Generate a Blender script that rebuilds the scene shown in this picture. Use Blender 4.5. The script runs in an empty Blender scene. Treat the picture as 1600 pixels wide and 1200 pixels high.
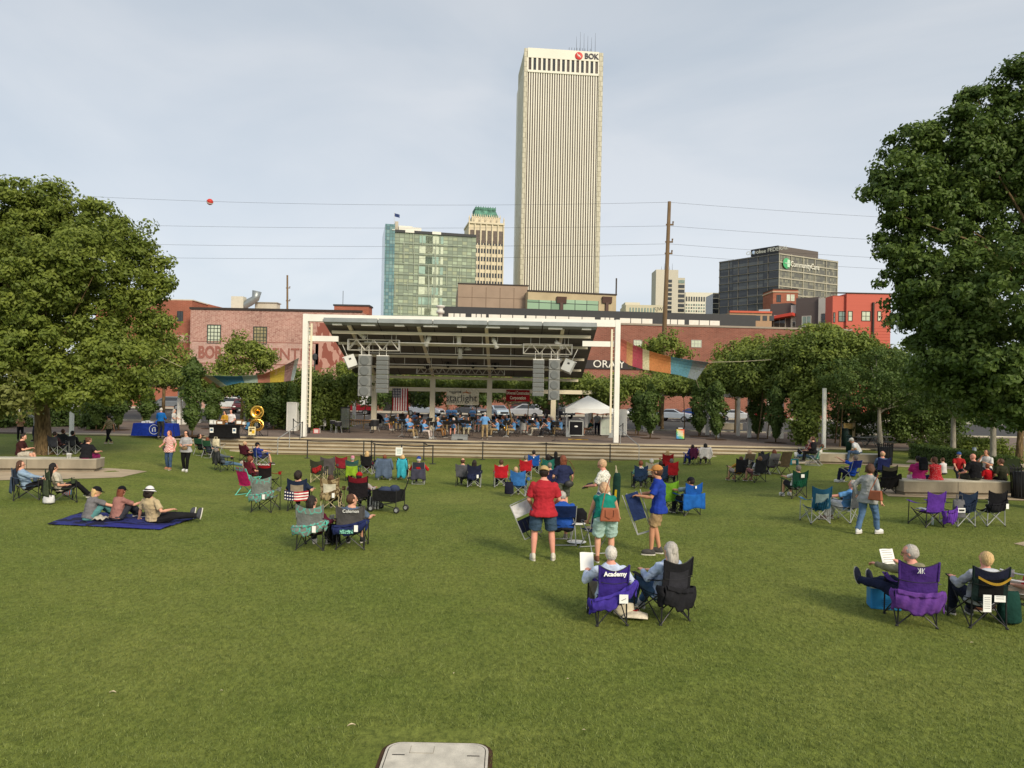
import bpy, bmesh, math, random
import numpy as np
from mathutils import Vector, Matrix, Euler
R=math.radians; PI=math.pi
random.seed(7); RNG=np.random.default_rng(11)
sc=bpy.context.scene; COL=sc.collection
# ---------------------------------------------------------------- camera, sky, sun, exposure
EYE=Vector((0,0,3.25)); F=1150.0
cam=bpy.data.cameras.new('camera'); camo=bpy.data.objects.new('camera',cam); COL.objects.link(camo)
cam.sensor_width=36; cam.lens=F/1600*36; cam.clip_start=.1; cam.clip_end=6000
CR=Matrix.Rotation(R(90.548),3,'X')@Matrix.Rotation(R(1.1),3,'Z')
camo.matrix_world=Matrix.Translation(EYE)@CR.to_4x4(); sc.camera=camo
SUN_EL=30; SUN_AZ=148    # azimuth clockwise from +Y: behind the camera, to the right
wd=bpy.data.worlds.new('World'); sc.world=wd; wd.use_nodes=True
nt=wd.node_tree; nt.nodes.clear(); N=nt.nodes; L=nt.links
out=N.new('ShaderNodeOutputWorld'); bg=N.new('ShaderNodeBackground'); bg.inputs[1].default_value=.1
sky=N.new('ShaderNodeTexSky'); sky.sky_type='NISHITA'; sky.sun_disc=False
sky.sun_elevation=R(SUN_EL); sky.sun_rotation=R(SUN_AZ); sky.dust_density=2.0
tc=N.new('ShaderNodeTexCoord'); mp=N.new('ShaderNodeMapping'); mp.inputs['Scale'].default_value=(1,1,3); mp.inputs['Rotation'].default_value=(0,.12,.5)
n1=N.new('ShaderNodeTexNoise'); n1.inputs['Scale'].default_value=1.7; n1.inputs['Detail'].default_value=6; n1.inputs['Roughness'].default_value=.5; n1.inputs['Distortion'].default_value=.6
cr=N.new('ShaderNodeValToRGB'); e=cr.color_ramp.elements
e[0].position=.36; e[0].color=(.425,.475,.53,1); e[1].position=.62; e[1].color=(.545,.57,.60,1)
m1=N.new('ShaderNodeVectorMath'); m1.operation='SCALE'; m1.inputs['Scale'].default_value=10.0
mx=N.new('ShaderNodeMix'); mx.data_type='RGBA'; mx.inputs[0].default_value=.86
# brighter toward the horizon (thin cloud)
sep=N.new('ShaderNodeSeparateXYZ'); mr=N.new('ShaderNodeMapRange'); mr.inputs[1].default_value=0; mr.inputs[2].default_value=.55; mr.inputs[3].default_value=1.13; mr.inputs[4].default_value=.88
m2=N.new('ShaderNodeVectorMath'); m2.operation='SCALE'
L.new(tc.outputs['Generated'],mp.inputs[0]); L.new(mp.outputs[0],n1.inputs['Vector']); L.new(n1.outputs[0],cr.inputs[0])
L.new(cr.outputs[0],m1.inputs[0]); L.new(tc.outputs['Generated'],sep.inputs[0]); L.new(sep.outputs[2],mr.inputs[0])
L.new(m1.outputs[0],m2.inputs[0]); L.new(mr.outputs[0],m2.inputs['Scale'])
L.new(sky.outputs[0],mx.inputs[6]); L.new(m2.outputs[0],mx.inputs[7]); L.new(mx.outputs[2],bg.inputs[0]); L.new(bg.outputs[0],out.inputs[0])
sl=bpy.data.lights.new('sun','SUN'); sl.energy=2.4; sl.angle=R(17); sl.color=(1,.88,.69)
so=bpy.data.objects.new('sun',sl); COL.objects.link(so)
sd=Vector((math.sin(R(SUN_AZ))*math.cos(R(SUN_EL)),math.cos(R(SUN_AZ))*math.cos(R(SUN_EL)),math.sin(R(SUN_EL))))
so.rotation_euler=sd.to_track_quat('Z','Y').to_euler(); so.location=(0,0,60)
sc.view_settings.view_transform='Standard'; sc.view_settings.look='None'; sc.view_settings.exposure=0.5; sc.view_settings.gamma=1
sc.cycles.max_bounces=5; sc.cycles.transparent_max_bounces=6
# ---------------------------------------------------------------- pixel helpers (photo pixels 1600x1200 -> world points)
def ray(px,py): return (CR@Vector(((px-800)/F,-(py-600)/F,-1)))
def at(px,py,D):
    d=ray(px,py); return EYE+d*(D/d.y)
def sm(a,b,t):
    t=min(1,max(0,(t-a)/(b-a))); return t*t*(3-2*t)
def zg(x,y):
    s=-.65*sm(13,34,y)
    if y>46: s*=1-sm(46,48,y)
    xl=-9-(min(max(y,18),43)-25)*.24; wl=5+(min(max(y,20),43)-25)*.27
    xr=4; wr=8+(min(max(y,20),43)-25)*.5
    w=1-sm(0,wl,xl-x) if x<xl else (1-sm(0,wr,x-xr) if x>xr else 1)
    return s*w - (.02 if y>46 else 0)
def gnd(px,py):
    d=ray(px,py); t=2.0; 
    while t<400:
        p=EYE+d*t
        if p.z<=zg(p.x,p.y): break
        t+=.05
    p=EYE+d*t; return Vector((p.x,p.y,zg(p.x,p.y)))
def onz(px,py,z):
    d=ray(px,py); t=(z-EYE.z)/d.z; return EYE+d*t
def ppm(y): return F/y       # photo pixels per metre at depth y
# ---------------------------------------------------------------- materials
MC={}
def mat(name,col,rough=.75,var=.12,scale=6,bump=0,bscale=60,metal=0,col2=None,trans=0,spec=.3,detail=4,sheen=0,stretch=None):
    if name in MC: return MC[name]
    m=bpy.data.materials.new(name); m.use_nodes=True; nt=m.node_tree; N=nt.nodes; L=nt.links
    b=N['Principled BSDF']; b.inputs['Roughness'].default_value=rough; b.inputs['Metallic'].default_value=metal
    b.inputs['Specular IOR Level'].default_value=spec
    if sheen: b.inputs['Sheen Weight'].default_value=sheen
    tc=N.new('ShaderNodeTexCoord'); no=N.new('ShaderNodeTexNoise'); no.inputs['Scale'].default_value=scale; no.inputs['Detail'].default_value=detail
    src=tc.outputs['Object']
    if stretch:
        mp=N.new('ShaderNodeMapping'); mp.inputs['Scale'].default_value=stretch; L.new(src,mp.inputs[0]); src=mp.outputs[0]
    L.new(src,no.inputs['Vector'])
    r=N.new('ShaderNodeValToRGB'); r.color_ramp.elements[0].position=.3; r.color_ramp.elements[1].position=.7
    c=Vector(col[:3]); c2=Vector(col2[:3]) if col2 else c
    a=c*(1-var); bb=c2*(1+var)
    r.color_ramp.elements[0].color=(*a,1); r.color_ramp.elements[1].color=(*[min(1,v) for v in bb],1)
    L.new(no.outputs[0],r.inputs[0]); L.new(r.outputs[0],b.inputs['Base Color'])
    if bump:
        n2=N.new('ShaderNodeTexNoise'); n2.inputs['Scale'].default_value=bscale; n2.inputs['Detail'].default_value=3
        L.new(src,n2.inputs['Vector']); bp=N.new('ShaderNodeBump'); bp.inputs['Strength'].default_value=bump; bp.inputs['Distance'].default_value=.02
        L.new(n2.outputs[0],bp.inputs['Height']); L.new(bp.outputs[0],b.inputs['Normal'])
    MC[name]=m; return m
def srgb(r,g,b):
    return tuple(((v/255)/12.92 if v/255<.04045 else ((v/255+.055)/1.055)**2.4) for v in (r,g,b))
def fab(r,g,b,k=.80):
    """cloth of the given photo colour, base colour scaled to daylight albedo"""
    c=tuple(min(.82,max(.006,v*(k if max(r,g,b)<200 or min(r,g,b)<150 else .95))) for v in srgb(r,g,b))
    return mat('cloth_%d_%d_%d'%(r,g,b),c,.9,.20,7,.9,15,spec=.15)
def pnt(r,g,b,rough=.45,metal=0): return mat('paint_%d_%d_%d_%d'%(r,g,b,int(rough*100)),srgb(r,g,b),rough,.06,2,.08,90,metal)
def pattern_mat(name,c1,c2,kind='checker',scale=10,rough=.85,mix=.5,coord='Object',stretch=(1,1,1)):
    if name in MC: return MC[name]
    m=bpy.data.materials.new(name); m.use_nodes=True; nt=m.node_tree; N=nt.nodes; L=nt.links; b=N['Principled BSDF']
    b.inputs['Roughness'].default_value=rough; b.inputs['Specular IOR Level'].default_value=.2
    tc=N.new('ShaderNodeTexCoord'); mp=N.new('ShaderNodeMapping'); mp.inputs['Scale'].default_value=stretch; L.new(tc.outputs[coord],mp.inputs[0])
    r=N.new('ShaderNodeValToRGB'); r.color_ramp.interpolation='CONSTANT'
    r.color_ramp.elements[0].color=(*c1,1); r.color_ramp.elements[1].color=(*c2,1); r.color_ramp.elements[1].position=mix
    if kind=='voronoi':
        t=N.new('ShaderNodeTexVoronoi'); t.feature='DISTANCE_TO_EDGE'; t.inputs['Scale'].default_value=scale; o=t.outputs[0]
    elif kind=='dots':
        t=N.new('ShaderNodeTexVoronoi'); t.inputs['Scale'].default_value=scale; t.inputs['Randomness'].default_value=.4; o=t.outputs[0]
    elif kind=='wave':
        t=N.new('ShaderNodeTexWave'); t.inputs['Scale'].default_value=scale; t.inputs['Distortion'].default_value=0; o=t.outputs['Fac' if 'Fac' in t.outputs else 1]
    elif kind=='noise':
        t=N.new('ShaderNodeTexNoise'); t.inputs['Scale'].default_value=scale; o=t.outputs[0]
    else:
        t=N.new('ShaderNodeTexChecker'); t.inputs['Scale'].default_value=scale; o=t.outputs[1]
    L.new(mp.outputs[0],t.inputs['Vector']); L.new(o,r.inputs[0]); L.new(r.outputs[0],b.inputs['Base Color'])
    MC[name]=m; return m
def brick_mat(name,c1,c2,mortar,var=.25,w=.42,h=.115,msize=.012,patch=None,patchamt=.5):
    m=bpy.data.materials.new(name); m.use_nodes=True; nt=m.node_tree; N=nt.nodes; L=nt.links; b=N['Principled BSDF']; b.inputs['Roughness'].default_value=.9
    b.inputs['Specular IOR Level'].default_value=.15
    tc=N.new('ShaderNodeTexCoord'); sp=N.new('ShaderNodeSeparateXYZ'); cb=N.new('ShaderNodeCombineXYZ'); ad=N.new('ShaderNodeMath'); ad.operation='ADD'
    L.new(tc.outputs['Object'],sp.inputs[0]); L.new(sp.outputs[0],ad.inputs[0]); L.new(sp.outputs[1],ad.inputs[1]); L.new(ad.outputs[0],cb.inputs[0]); L.new(sp.outputs[2],cb.inputs[1])
    br=N.new('ShaderNodeTexBrick'); br.inputs['Scale'].default_value=1; br.inputs['Brick Width'].default_value=w; br.inputs['Row Height'].default_value=h
    br.inputs['Mortar Size'].default_value=msize; br.inputs['Color1'].default_value=(*c1,1); br.inputs['Color2'].default_value=(*c2,1); br.inputs['Mortar'].default_value=(*mortar,1)
    L.new(cb.outputs[0],br.inputs['Vector'])
    no=N.new('ShaderNodeTexNoise'); no.inputs['Scale'].default_value=.35; no.inputs['Detail'].default_value=8; no.inputs['Roughness'].default_value=.62; L.new(cb.outputs[0],no.inputs['Vector'])
    r=N.new('ShaderNodeValToRGB'); r.color_ramp.elements[0].position=.35; r.color_ramp.elements[1].position=.7
    r.color_ramp.elements[0].color=(1-var,1-var,1-var,1); r.color_ramp.elements[1].color=(1+var*.5,1+var*.5,1+var*.5,1)
    L.new(no.outputs[0],r.inputs[0])
    mu=N.new('ShaderNodeMix'); mu.data_type='RGBA'; mu.blend_type='MULTIPLY'; mu.inputs[0].default_value=1
    L.new(br.outputs[0],mu.inputs[6]); L.new(r.outputs[0],mu.inputs[7]); o=mu.outputs[2]
    if patch:
        n3=N.new('ShaderNodeTexNoise'); n3.inputs['Scale'].default_value=3.5; n3.inputs['Detail'].default_value=6; n3.inputs['Roughness'].default_value=.7; L.new(cb.outputs[0],n3.inputs['Vector'])
        r3=N.new('ShaderNodeValToRGB'); r3.color_ramp.elements[0].position=.42; r3.color_ramp.elements[1].position=.62; r3.color_ramp.elements[0].color=(0,0,0,1); r3.color_ramp.elements[1].color=(patchamt,)*3+(1,)
        L.new(n3.outputs[0],r3.inputs[0]); m3=N.new('ShaderNodeMix'); m3.data_type='RGBA'; L.new(r3.outputs[0],m3.inputs[0]); L.new(o,m3.inputs[6]); m3.inputs[7].default_value=(*patch,1); o=m3.outputs[2]
    L.new(o,b.inputs['Base Color']); MC[name]=m; return m
def cell_mat(name,cw,ch,cols,line,lw=.06,rough=.2,spec=.5,metal=0,seed=0):
    """curtain-wall glass: a grid of panes, each with its own tone, divided by thin mullions"""
    m=bpy.data.materials.new(name); m.use_nodes=True; nt=m.node_tree; N=nt.nodes; L=nt.links; b=N['Principled BSDF']
    b.inputs['Roughness'].default_value=rough; b.inputs['Specular IOR Level'].default_value=spec; b.inputs['Metallic'].default_value=metal
    tc=N.new('ShaderNodeTexCoord'); sp=N.new('ShaderNodeSeparateXYZ'); ad=N.new('ShaderNodeMath'); ad.operation='ADD'
    L.new(tc.outputs['Object'],sp.inputs[0]); L.new(sp.outputs[0],ad.inputs[0]); L.new(sp.outputs[1],ad.inputs[1])
    def cell(src,size,off):
        d=N.new('ShaderNodeMath'); d.operation='DIVIDE'; d.inputs[1].default_value=size; L.new(src,d.inputs[0])
        a=N.new('ShaderNodeMath'); a.operation='ADD'; a.inputs[1].default_value=1000.0+off; L.new(d.outputs[0],a.inputs[0])
        f=N.new('ShaderNodeMath'); f.operation='FLOOR'; L.new(a.outputs[0],f.inputs[0]); g=N.new('ShaderNodeMath'); g.operation='FRACT'; L.new(a.outputs[0],g.inputs[0]); return f,g
    fx,gx=cell(ad.outputs[0],cw,.13); fz,gz=cell(sp.outputs[2],ch,.07)
    cb=N.new('ShaderNodeCombineXYZ'); L.new(fx.outputs[0],cb.inputs[0]); L.new(fz.outputs[0],cb.inputs[1]); cb.inputs[2].default_value=seed
    wn=N.new('ShaderNodeTexWhiteNoise'); L.new(cb.outputs[0],wn.inputs['Vector'])
    # low frequency variation so neighbours cluster
    ns=N.new('ShaderNodeTexNoise'); ns.inputs['Scale'].default_value=.25; L.new(cb.outputs[0],ns.inputs['Vector'])
    mxx=N.new('ShaderNodeMix'); mxx.inputs[0].default_value=.5; L.new(wn.outputs[0],mxx.inputs[2]); L.new(ns.outputs[0],mxx.inputs[3])
    r=N.new('ShaderNodeValToRGB'); r.color_ramp.interpolation='CONSTANT'; el=r.color_ramp.elements
    while len(el)<len(cols): el.new(.5)
    for i,c in enumerate(cols): el[i].position=.18+.64*i/len(cols) if i else 0; el[i].color=(*c,1)
    L.new(mxx.outputs[0],r.inputs[0])
    def edge(g,w):
        l=N.new('ShaderNodeMath'); l.operation='LESS_THAN'; l.inputs[1].default_value=w; L.new(g.outputs[0],l.inputs[0]); return l
    ex=edge(gx,lw/cw); ez=edge(gz,lw/ch); mxm=N.new('ShaderNodeMath'); mxm.operation='MAXIMUM'; L.new(ex.outputs[0],mxm.inputs[0]); L.new(ez.outputs[0],mxm.inputs[1])
    mm=N.new('ShaderNodeMix'); mm.data_type='RGBA'; L.new(mxm.outputs[0],mm.inputs[0]); L.new(r.outputs[0],mm.inputs[6]); mm.inputs[7].default_value=(*line,1)
    L.new(mm.outputs[2],b.inputs['Base Color']); MC[name]=m; return m
def leaf_mat(name,dark,light,trans=.32):
    if name in MC: return MC[name]
    m=bpy.data.materials.new(name); m.use_nodes=True; nt=m.node_tree; N=nt.nodes; L=nt.links; b=N['Principled BSDF']; b.inputs['Roughness'].default_value=.5; b.inputs['Specular IOR Level'].default_value=.25
    at_=N.new('ShaderNodeAttribute'); at_.attribute_name='tint'; r=N.new('ShaderNodeValToRGB'); r.color_ramp.elements[0].color=(*dark,1); r.color_ramp.elements[1].color=(*light,1)
    L.new(at_.outputs['Fac'],r.inputs[0]); L.new(r.outputs[0],b.inputs['Base Color'])
    tr=N.new('ShaderNodeBsdfTranslucent'); L.new(r.outputs[0],tr.inputs[0]); ms=N.new('ShaderNodeMixShader'); ms.inputs[0].default_value=trans
    L.new(b.outputs[0],ms.inputs[1]); L.new(tr.outputs[0],ms.inputs[2]); L.new(ms.outputs[0],N['Material Output'].inputs[0])
    MC[name]=m; return m
# ---------------------------------------------------------------- mesh building
def basis(d):
    d=Vector(d).normalized(); a=Vector((0,0,1)) if abs(d.z)<.95 else Vector((1,0,0)); u=d.cross(a).normalized(); return u,d.cross(u).normalized()*-1
class MB:
    def __init__(s): s.v=[]; s.f=[]; s.m=[]; s.cur=0
    def _add(s,vs,fs):
        n=len(s.v); s.v+=[tuple(v) for v in vs]; s.f+=[tuple(i+n for i in f) for f in fs]; s.m+=[s.cur]*len(fs); return s
    def box(s,c,d,rot=None,bev=0):
        x,y,z=d[0]/2,d[1]/2,d[2]/2
        vs=[Vector(p) for p in ((-x,-y,-z),(x,-y,-z),(x,y,-z),(-x,y,-z),(-x,-y,z),(x,-y,z),(x,y,z),(-x,y,z))]
        if rot is not None:
            M=rot if isinstance(rot,Matrix) else Euler(rot).to_matrix(); vs=[M@v for v in vs]
        return s._add([v+Vector(c) for v in vs],[(0,3,2,1),(4,5,6,7),(0,1,5,4),(1,2,6,5),(2,3,7,6),(3,0,4,7)])
    def bx(s,x0,x1,y0,y1,z0,z1): return s.box(((x0+x1)/2,(y0+y1)/2,(z0+z1)/2),(x1-x0,y1-y0,z1-z0))
    def bar(s,a,b,w,h=None,up=(0,0,1)):
        a=Vector(a); b=Vector(b); d=b-a; l=d.length
        if l<1e-6: return s
        y=d/l; up=Vector(up)
        if abs(y.dot(up))>.98: up=Vector((0,1,0)) if abs(y.y)<.9 else Vector((1,0,0))
        x=y.cross(up).normalized(); z=x.cross(y); M=Matrix((x,y,z)).transposed()
        return s.box((a+b)/2,(w,l,h or w),M)
    def tube(s,a,b,r0,r1=None,n=8,cap=True):
        return s.path([a,b],[r0,r0 if r1 is None else r1],n,cap)
    def path(s,pts,rs,n=8,cap=True,sq=None):
        pts=[Vector(p) for p in pts]
        if not isinstance(rs,(list,tuple)): rs=[rs]*len(pts)
        k=len(pts); rings=[]; u=None
        for i,p in enumerate(pts):
            d=(pts[min(i+1,k-1)]-pts[max(i-1,0)])
            if d.length<1e-9: d=Vector((0,0,1))
            d.normalize()
            if u is None: u,w=basis(d)
            else:
                u=(u-d*u.dot(d)); u=u.normalized() if u.length>1e-6 else basis(d)[0]
                w=d.cross(u)
            if i==0: w=d.cross(u)
            r=rs[i]; ru,rv=(r if isinstance(r,(tuple,list)) else (r,r))
            rings.append([p+u*math.cos(2*PI*j/n)*ru+w*math.sin(2*PI*j/n)*rv for j in range(n)])
        vs=[q for rg in rings for q in rg]; fs=[]
        for i in range(k-1):
            for j in range(n): fs.append((i*n+j,i*n+(j+1)%n,(i+1)*n+(j+1)%n,(i+1)*n+j))
        if cap: fs.append(tuple(range(n-1,-1,-1))); fs.append(tuple((k-1)*n+j for j in range(n)))
        return s._add(vs,fs)
    def ell(s,c,r,n=12,m=8,rot=None,lo=-1,hi=1):
        """ellipsoid, optionally only the part between lo..hi of its height"""
        M=Euler(rot).to_matrix() if rot is not None and not isinstance(rot,Matrix) else rot
        vs=[];fs=[]; t0=math.asin(lo); t1=math.asin(hi)
        for i in range(m+1):
            t=t0+(t1-t0)*i/m
            for j in range(n):
                a=2*PI*j/n; p=Vector((r[0]*math.cos(t)*math.cos(a),r[1]*math.cos(t)*math.sin(a),r[2]*math.sin(t)))
                if M is not None: p=M@p
                vs.append(p+Vector(c))
        for i in range(m):
            for j in range(n): fs.append((i*n+j,i*n+(j+1)%n,(i+1)*n+(j+1)%n,(i+1)*n+j))
        fs.append(tuple(range(n-1,-1,-1))); fs.append(tuple(m*n+j for j in range(n)))
        return s._add(vs,fs)
    def lathe(s,prof,c=(0,0,0),n=16,M=None):
        vs=[];k=len(prof)
        for r,z in prof:
            for j in range(n):
                p=Vector((r*math.cos(2*PI*j/n),r*math.sin(2*PI*j/n),z)); p=M@p if M is not None else p; vs.append(p+Vector(c))
        fs=[(i*n+j,i*n+(j+1)%n,(i+1)*n+(j+1)%n,(i+1)*n+j) for i in range(k-1) for j in range(n)]
        return s._add(vs,fs)
    def prism(s,poly,z0,z1):
        n=len(poly); return s._add([(x,y,z0) for x,y in poly]+[(x,y,z1) for x,y in poly],[tuple(range(n-1,-1,-1)),tuple(range(n,2*n))]+[(i,(i+1)%n,n+(i+1)%n,n+i) for i in range(n)])
    def prism_x(s,poly,x0,x1):
        """polygon of (y,z) extruded along x"""
        n=len(poly); return s._add([(x0,y,z) for y,z in poly]+[(x1,y,z) for y,z in poly],[tuple(range(n-1,-1,-1)),tuple(range(n,2*n))]+[(i,(i+1)%n,n+(i+1)%n,n+i) for i in range(n)])
    def cloth(s,fn,nu,nv,th=.004):
        """sheet fn(u,v)->point, given a small real thickness"""
        P=[[Vector(fn(i/nu,j/nv)) for j in range(nv+1)] for i in range(nu+1)]
        vs=[];N=[]
        for i in range(nu+1):
            for j in range(nv+1):
                du=P[min(i+1,nu)][j]-P[max(i-1,0)][j]; dv=P[i][min(j+1,nv)]-P[i][max(j-1,0)]; n=du.cross(dv); n=n.normalized() if n.length>1e-9 else Vector((0,0,1)); N.append(n); vs.append(P[i][j])
        k=len(vs); vs=[v+n*th/2 for v,n in zip(vs,N)]+[v-n*th/2 for v,n in zip(vs,N)]; fs=[]; W=nv+1
        for i in range(nu):
            for j in range(nv):
                a=i*W+j; q=(a,a+W,a+W+1,a+1); fs.append(q); fs.append(tuple(x+k for x in reversed(q)))
        for i in range(nu):
            for e_ in (0,nv):
                a=i*W+e_; q=(a,a+W,a+W+k,a+k); fs.append(q if e_ else q[::-1])
        for j in range(nv):
            for e_ in (0,nu):
                a=e_*W+j; q=(a,a+1,a+1+k,a+k); fs.append(q[::-1] if e_ else q)
        return s._add(vs,fs)
    def build(s,name,m,parent=None,smooth=False,loc=None):
        me=bpy.data.meshes.new(name); me.from_pydata(s.v,[],s.f)
        ms=m if isinstance(m,(list,tuple)) else [m]
        for q in ms: me.materials.append(q)
        if len(ms)>1: me.polygons.foreach_set('material_index',s.m)
        if smooth: me.polygons.foreach_set('use_smooth',[True]*len(me.polygons))
        me.update()
        o=bpy.data.objects.new(name,me); COL.objects.link(o)
        if parent is not None: o.parent=parent
        if loc is not None: o.location=loc
        return o
def tag(o,label,cat,group=None):
    o['label']=label; o['category']=cat
    if group: o['group']=group
    return o
def thing(name,label,cat,loc=(0,0,0),rz=0,group=None,rot=None):
    o=bpy.data.objects.new(name,None); COL.objects.link(o); o.location=loc; o.rotation_euler=rot or (0,0,rz); o.empty_display_size=.2
    return tag(o,label,cat,group)
def struct(o): o['kind']='structure'; return o
def stuff(o): o['kind']='stuff'; return o
def kids(o): return [c for c in o.children]
def copy_tree(o,parent=None):
    c=o.copy(); COL.objects.link(c)
    if parent is not None: c.parent=parent
    for k in kids(o):
        copy_tree(k,c)
    return c
def text(s,name,m,loc,size,rot=(PI/2,0,0),parent=None,ext=.01,align='CENTER',sx=1,off=0):
    cu=bpy.data.curves.new(name,'FONT'); cu.body=s; cu.size=size; cu.extrude=ext; cu.align_x=align; cu.align_y='CENTER'; cu.offset=off; cu.resolution_u=3
    o0=bpy.data.objects.new(name,cu); COL.objects.link(o0); bpy.context.view_layer.update()
    me=bpy.data.meshes.new_from_object(o0.evaluated_get(bpy.context.evaluated_depsgraph_get())); bpy.data.objects.remove(o0); bpy.data.curves.remove(cu)
    me.name=name; me.materials.clear(); me.materials.append(m)
    o=bpy.data.objects.new(name,me); COL.objects.link(o); o.location=loc; o.rotation_euler=rot; o.scale=(sx,1,1)
    if parent is not None: o.parent=parent
    return o
def sheet(poly,dz,name,m,step=1.0,th=0):
    """flat polygon laid on the terrain"""
    bm=bmesh.new(); bm.faces.new([bm.verts.new((x,y,0)) for x,y in poly])
    xs=[p[0] for p in poly]; ys=[p[1] for p in poly]
    for ax,lo,hi in ((0,min(xs),max(xs)),(1,min(ys),max(ys))):
        t=lo+step
        while t<hi:
            n=[0,0,0]; n[ax]=1; c=[0,0,0]; c[ax]=t
            bmesh.ops.bisect_plane(bm,geom=bm.verts[:]+bm.edges[:]+bm.faces[:],plane_co=c,plane_no=n); t+=step
    for v in bm.verts: v.co.z=zg(v.co.x,v.co.y)+dz
    bmesh.ops.recalc_face_normals(bm,faces=bm.faces[:])
    for f in bm.faces:
        if f.normal.z<0: f.normal_flip()
    me=bpy.data.meshes.new(name); bm.to_mesh(me); bm.free(); me.materials.append(m); o=bpy.data.objects.new(name,me); COL.objects.link(o); return o
# leaves: many small bent faces through a crown
def leaf_mesh(name,C,Nn,size,tint,m,parent=None,rng=RNG,aspect=1.5):
    """C centres (n,3), Nn normals (n,3): one folded leaf of 2 quads each"""
    n=len(C); a=rng.normal(size=(n,3)); u=np.cross(Nn,a); u/=np.linalg.norm(u,axis=1)[:,None]+1e-9; v=np.cross(Nn,u)
    s=(size*(.65+.7*rng.random(n)))[:,None]
    P=np.stack([C-u*s*aspect*.5, C-v*s*.42+Nn*s*.12-u*s*.08, C+u*s*aspect*.5-Nn*s*.15, C+v*s*.42+Nn*s*.12-u*s*.08],axis=1).reshape(-1,3)
    me=bpy.data.meshes.new(name); me.vertices.add(4*n); me.vertices.foreach_set('co',P.astype(np.float32).ravel())
    idx=np.arange(n)[:,None]*4
    T=np.concatenate([idx+np.array([[0,1,2]]),idx+np.array([[0,2,3]])],axis=1).reshape(-1,3)
    me.loops.add(T.size); me.loops.foreach_set('vertex_index',T.ravel().astype(np.int32)); me.polygons.add(len(T))
    me.polygons.foreach_set('loop_start',(np.arange(len(T))*3).astype(np.int32)); me.polygons.foreach_set('loop_total',np.full(len(T),3,np.int32))
    me.update(); at_=me.attributes.new('tint','FLOAT','FACE'); at_.data.foreach_set('value',np.repeat(np.clip(tint,0,1),2).astype(np.float32))
    me.materials.append(m); o=bpy.data.objects.new(name,me); COL.objects.link(o)
    if parent is not None: o.parent=parent
    return o
def unit(a): return a/(np.linalg.norm(a,axis=1)[:,None]+1e-9)
def crown_pts(lobes,nclump,nleaf,crad,rng,shell=.55,flat=.7):
    """leaf positions in clumps spread through ellipsoid lobes (mostly in their outer part)"""
    vol=np.array([l[1][0]*l[1][1]*l[1][2] for l in lobes])**.75; pick=rng.choice(len(lobes),nclump,p=vol/vol.sum())
    lc=np.array([l[0] for l in lobes],float)[pick]; lr=np.array([l[1] for l in lobes],float)[pick]
    d=unit(rng.normal(size=(nclump,3))); r=(shell+(1-shell)*rng.random(nclump)**.7)[:,None]*(.9+.2*rng.random(nclump))[:,None]
    cc=lc+d*lr*r; ct=rng.random(nclump); cs=crad*(.6+.8*rng.random(nclump))
    per=np.repeat(np.arange(nclump),nleaf); g=unit(rng.normal(size=(len(per),3)))*(rng.random(len(per))**.45)[:,None]*1.55*np.array([1,1,flat])
    P=cc[per]+g*cs[per][:,None]*.5
    Nn=unit(g*.62+d[per]*.25+np.array([0,0,.30])+rng.normal(size=(len(per),3))*.42)
    t=.12+.42*ct[per]+.34*rng.random(len(per))+.14*g[:,2]
    return P,Nn,t,cc
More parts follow.
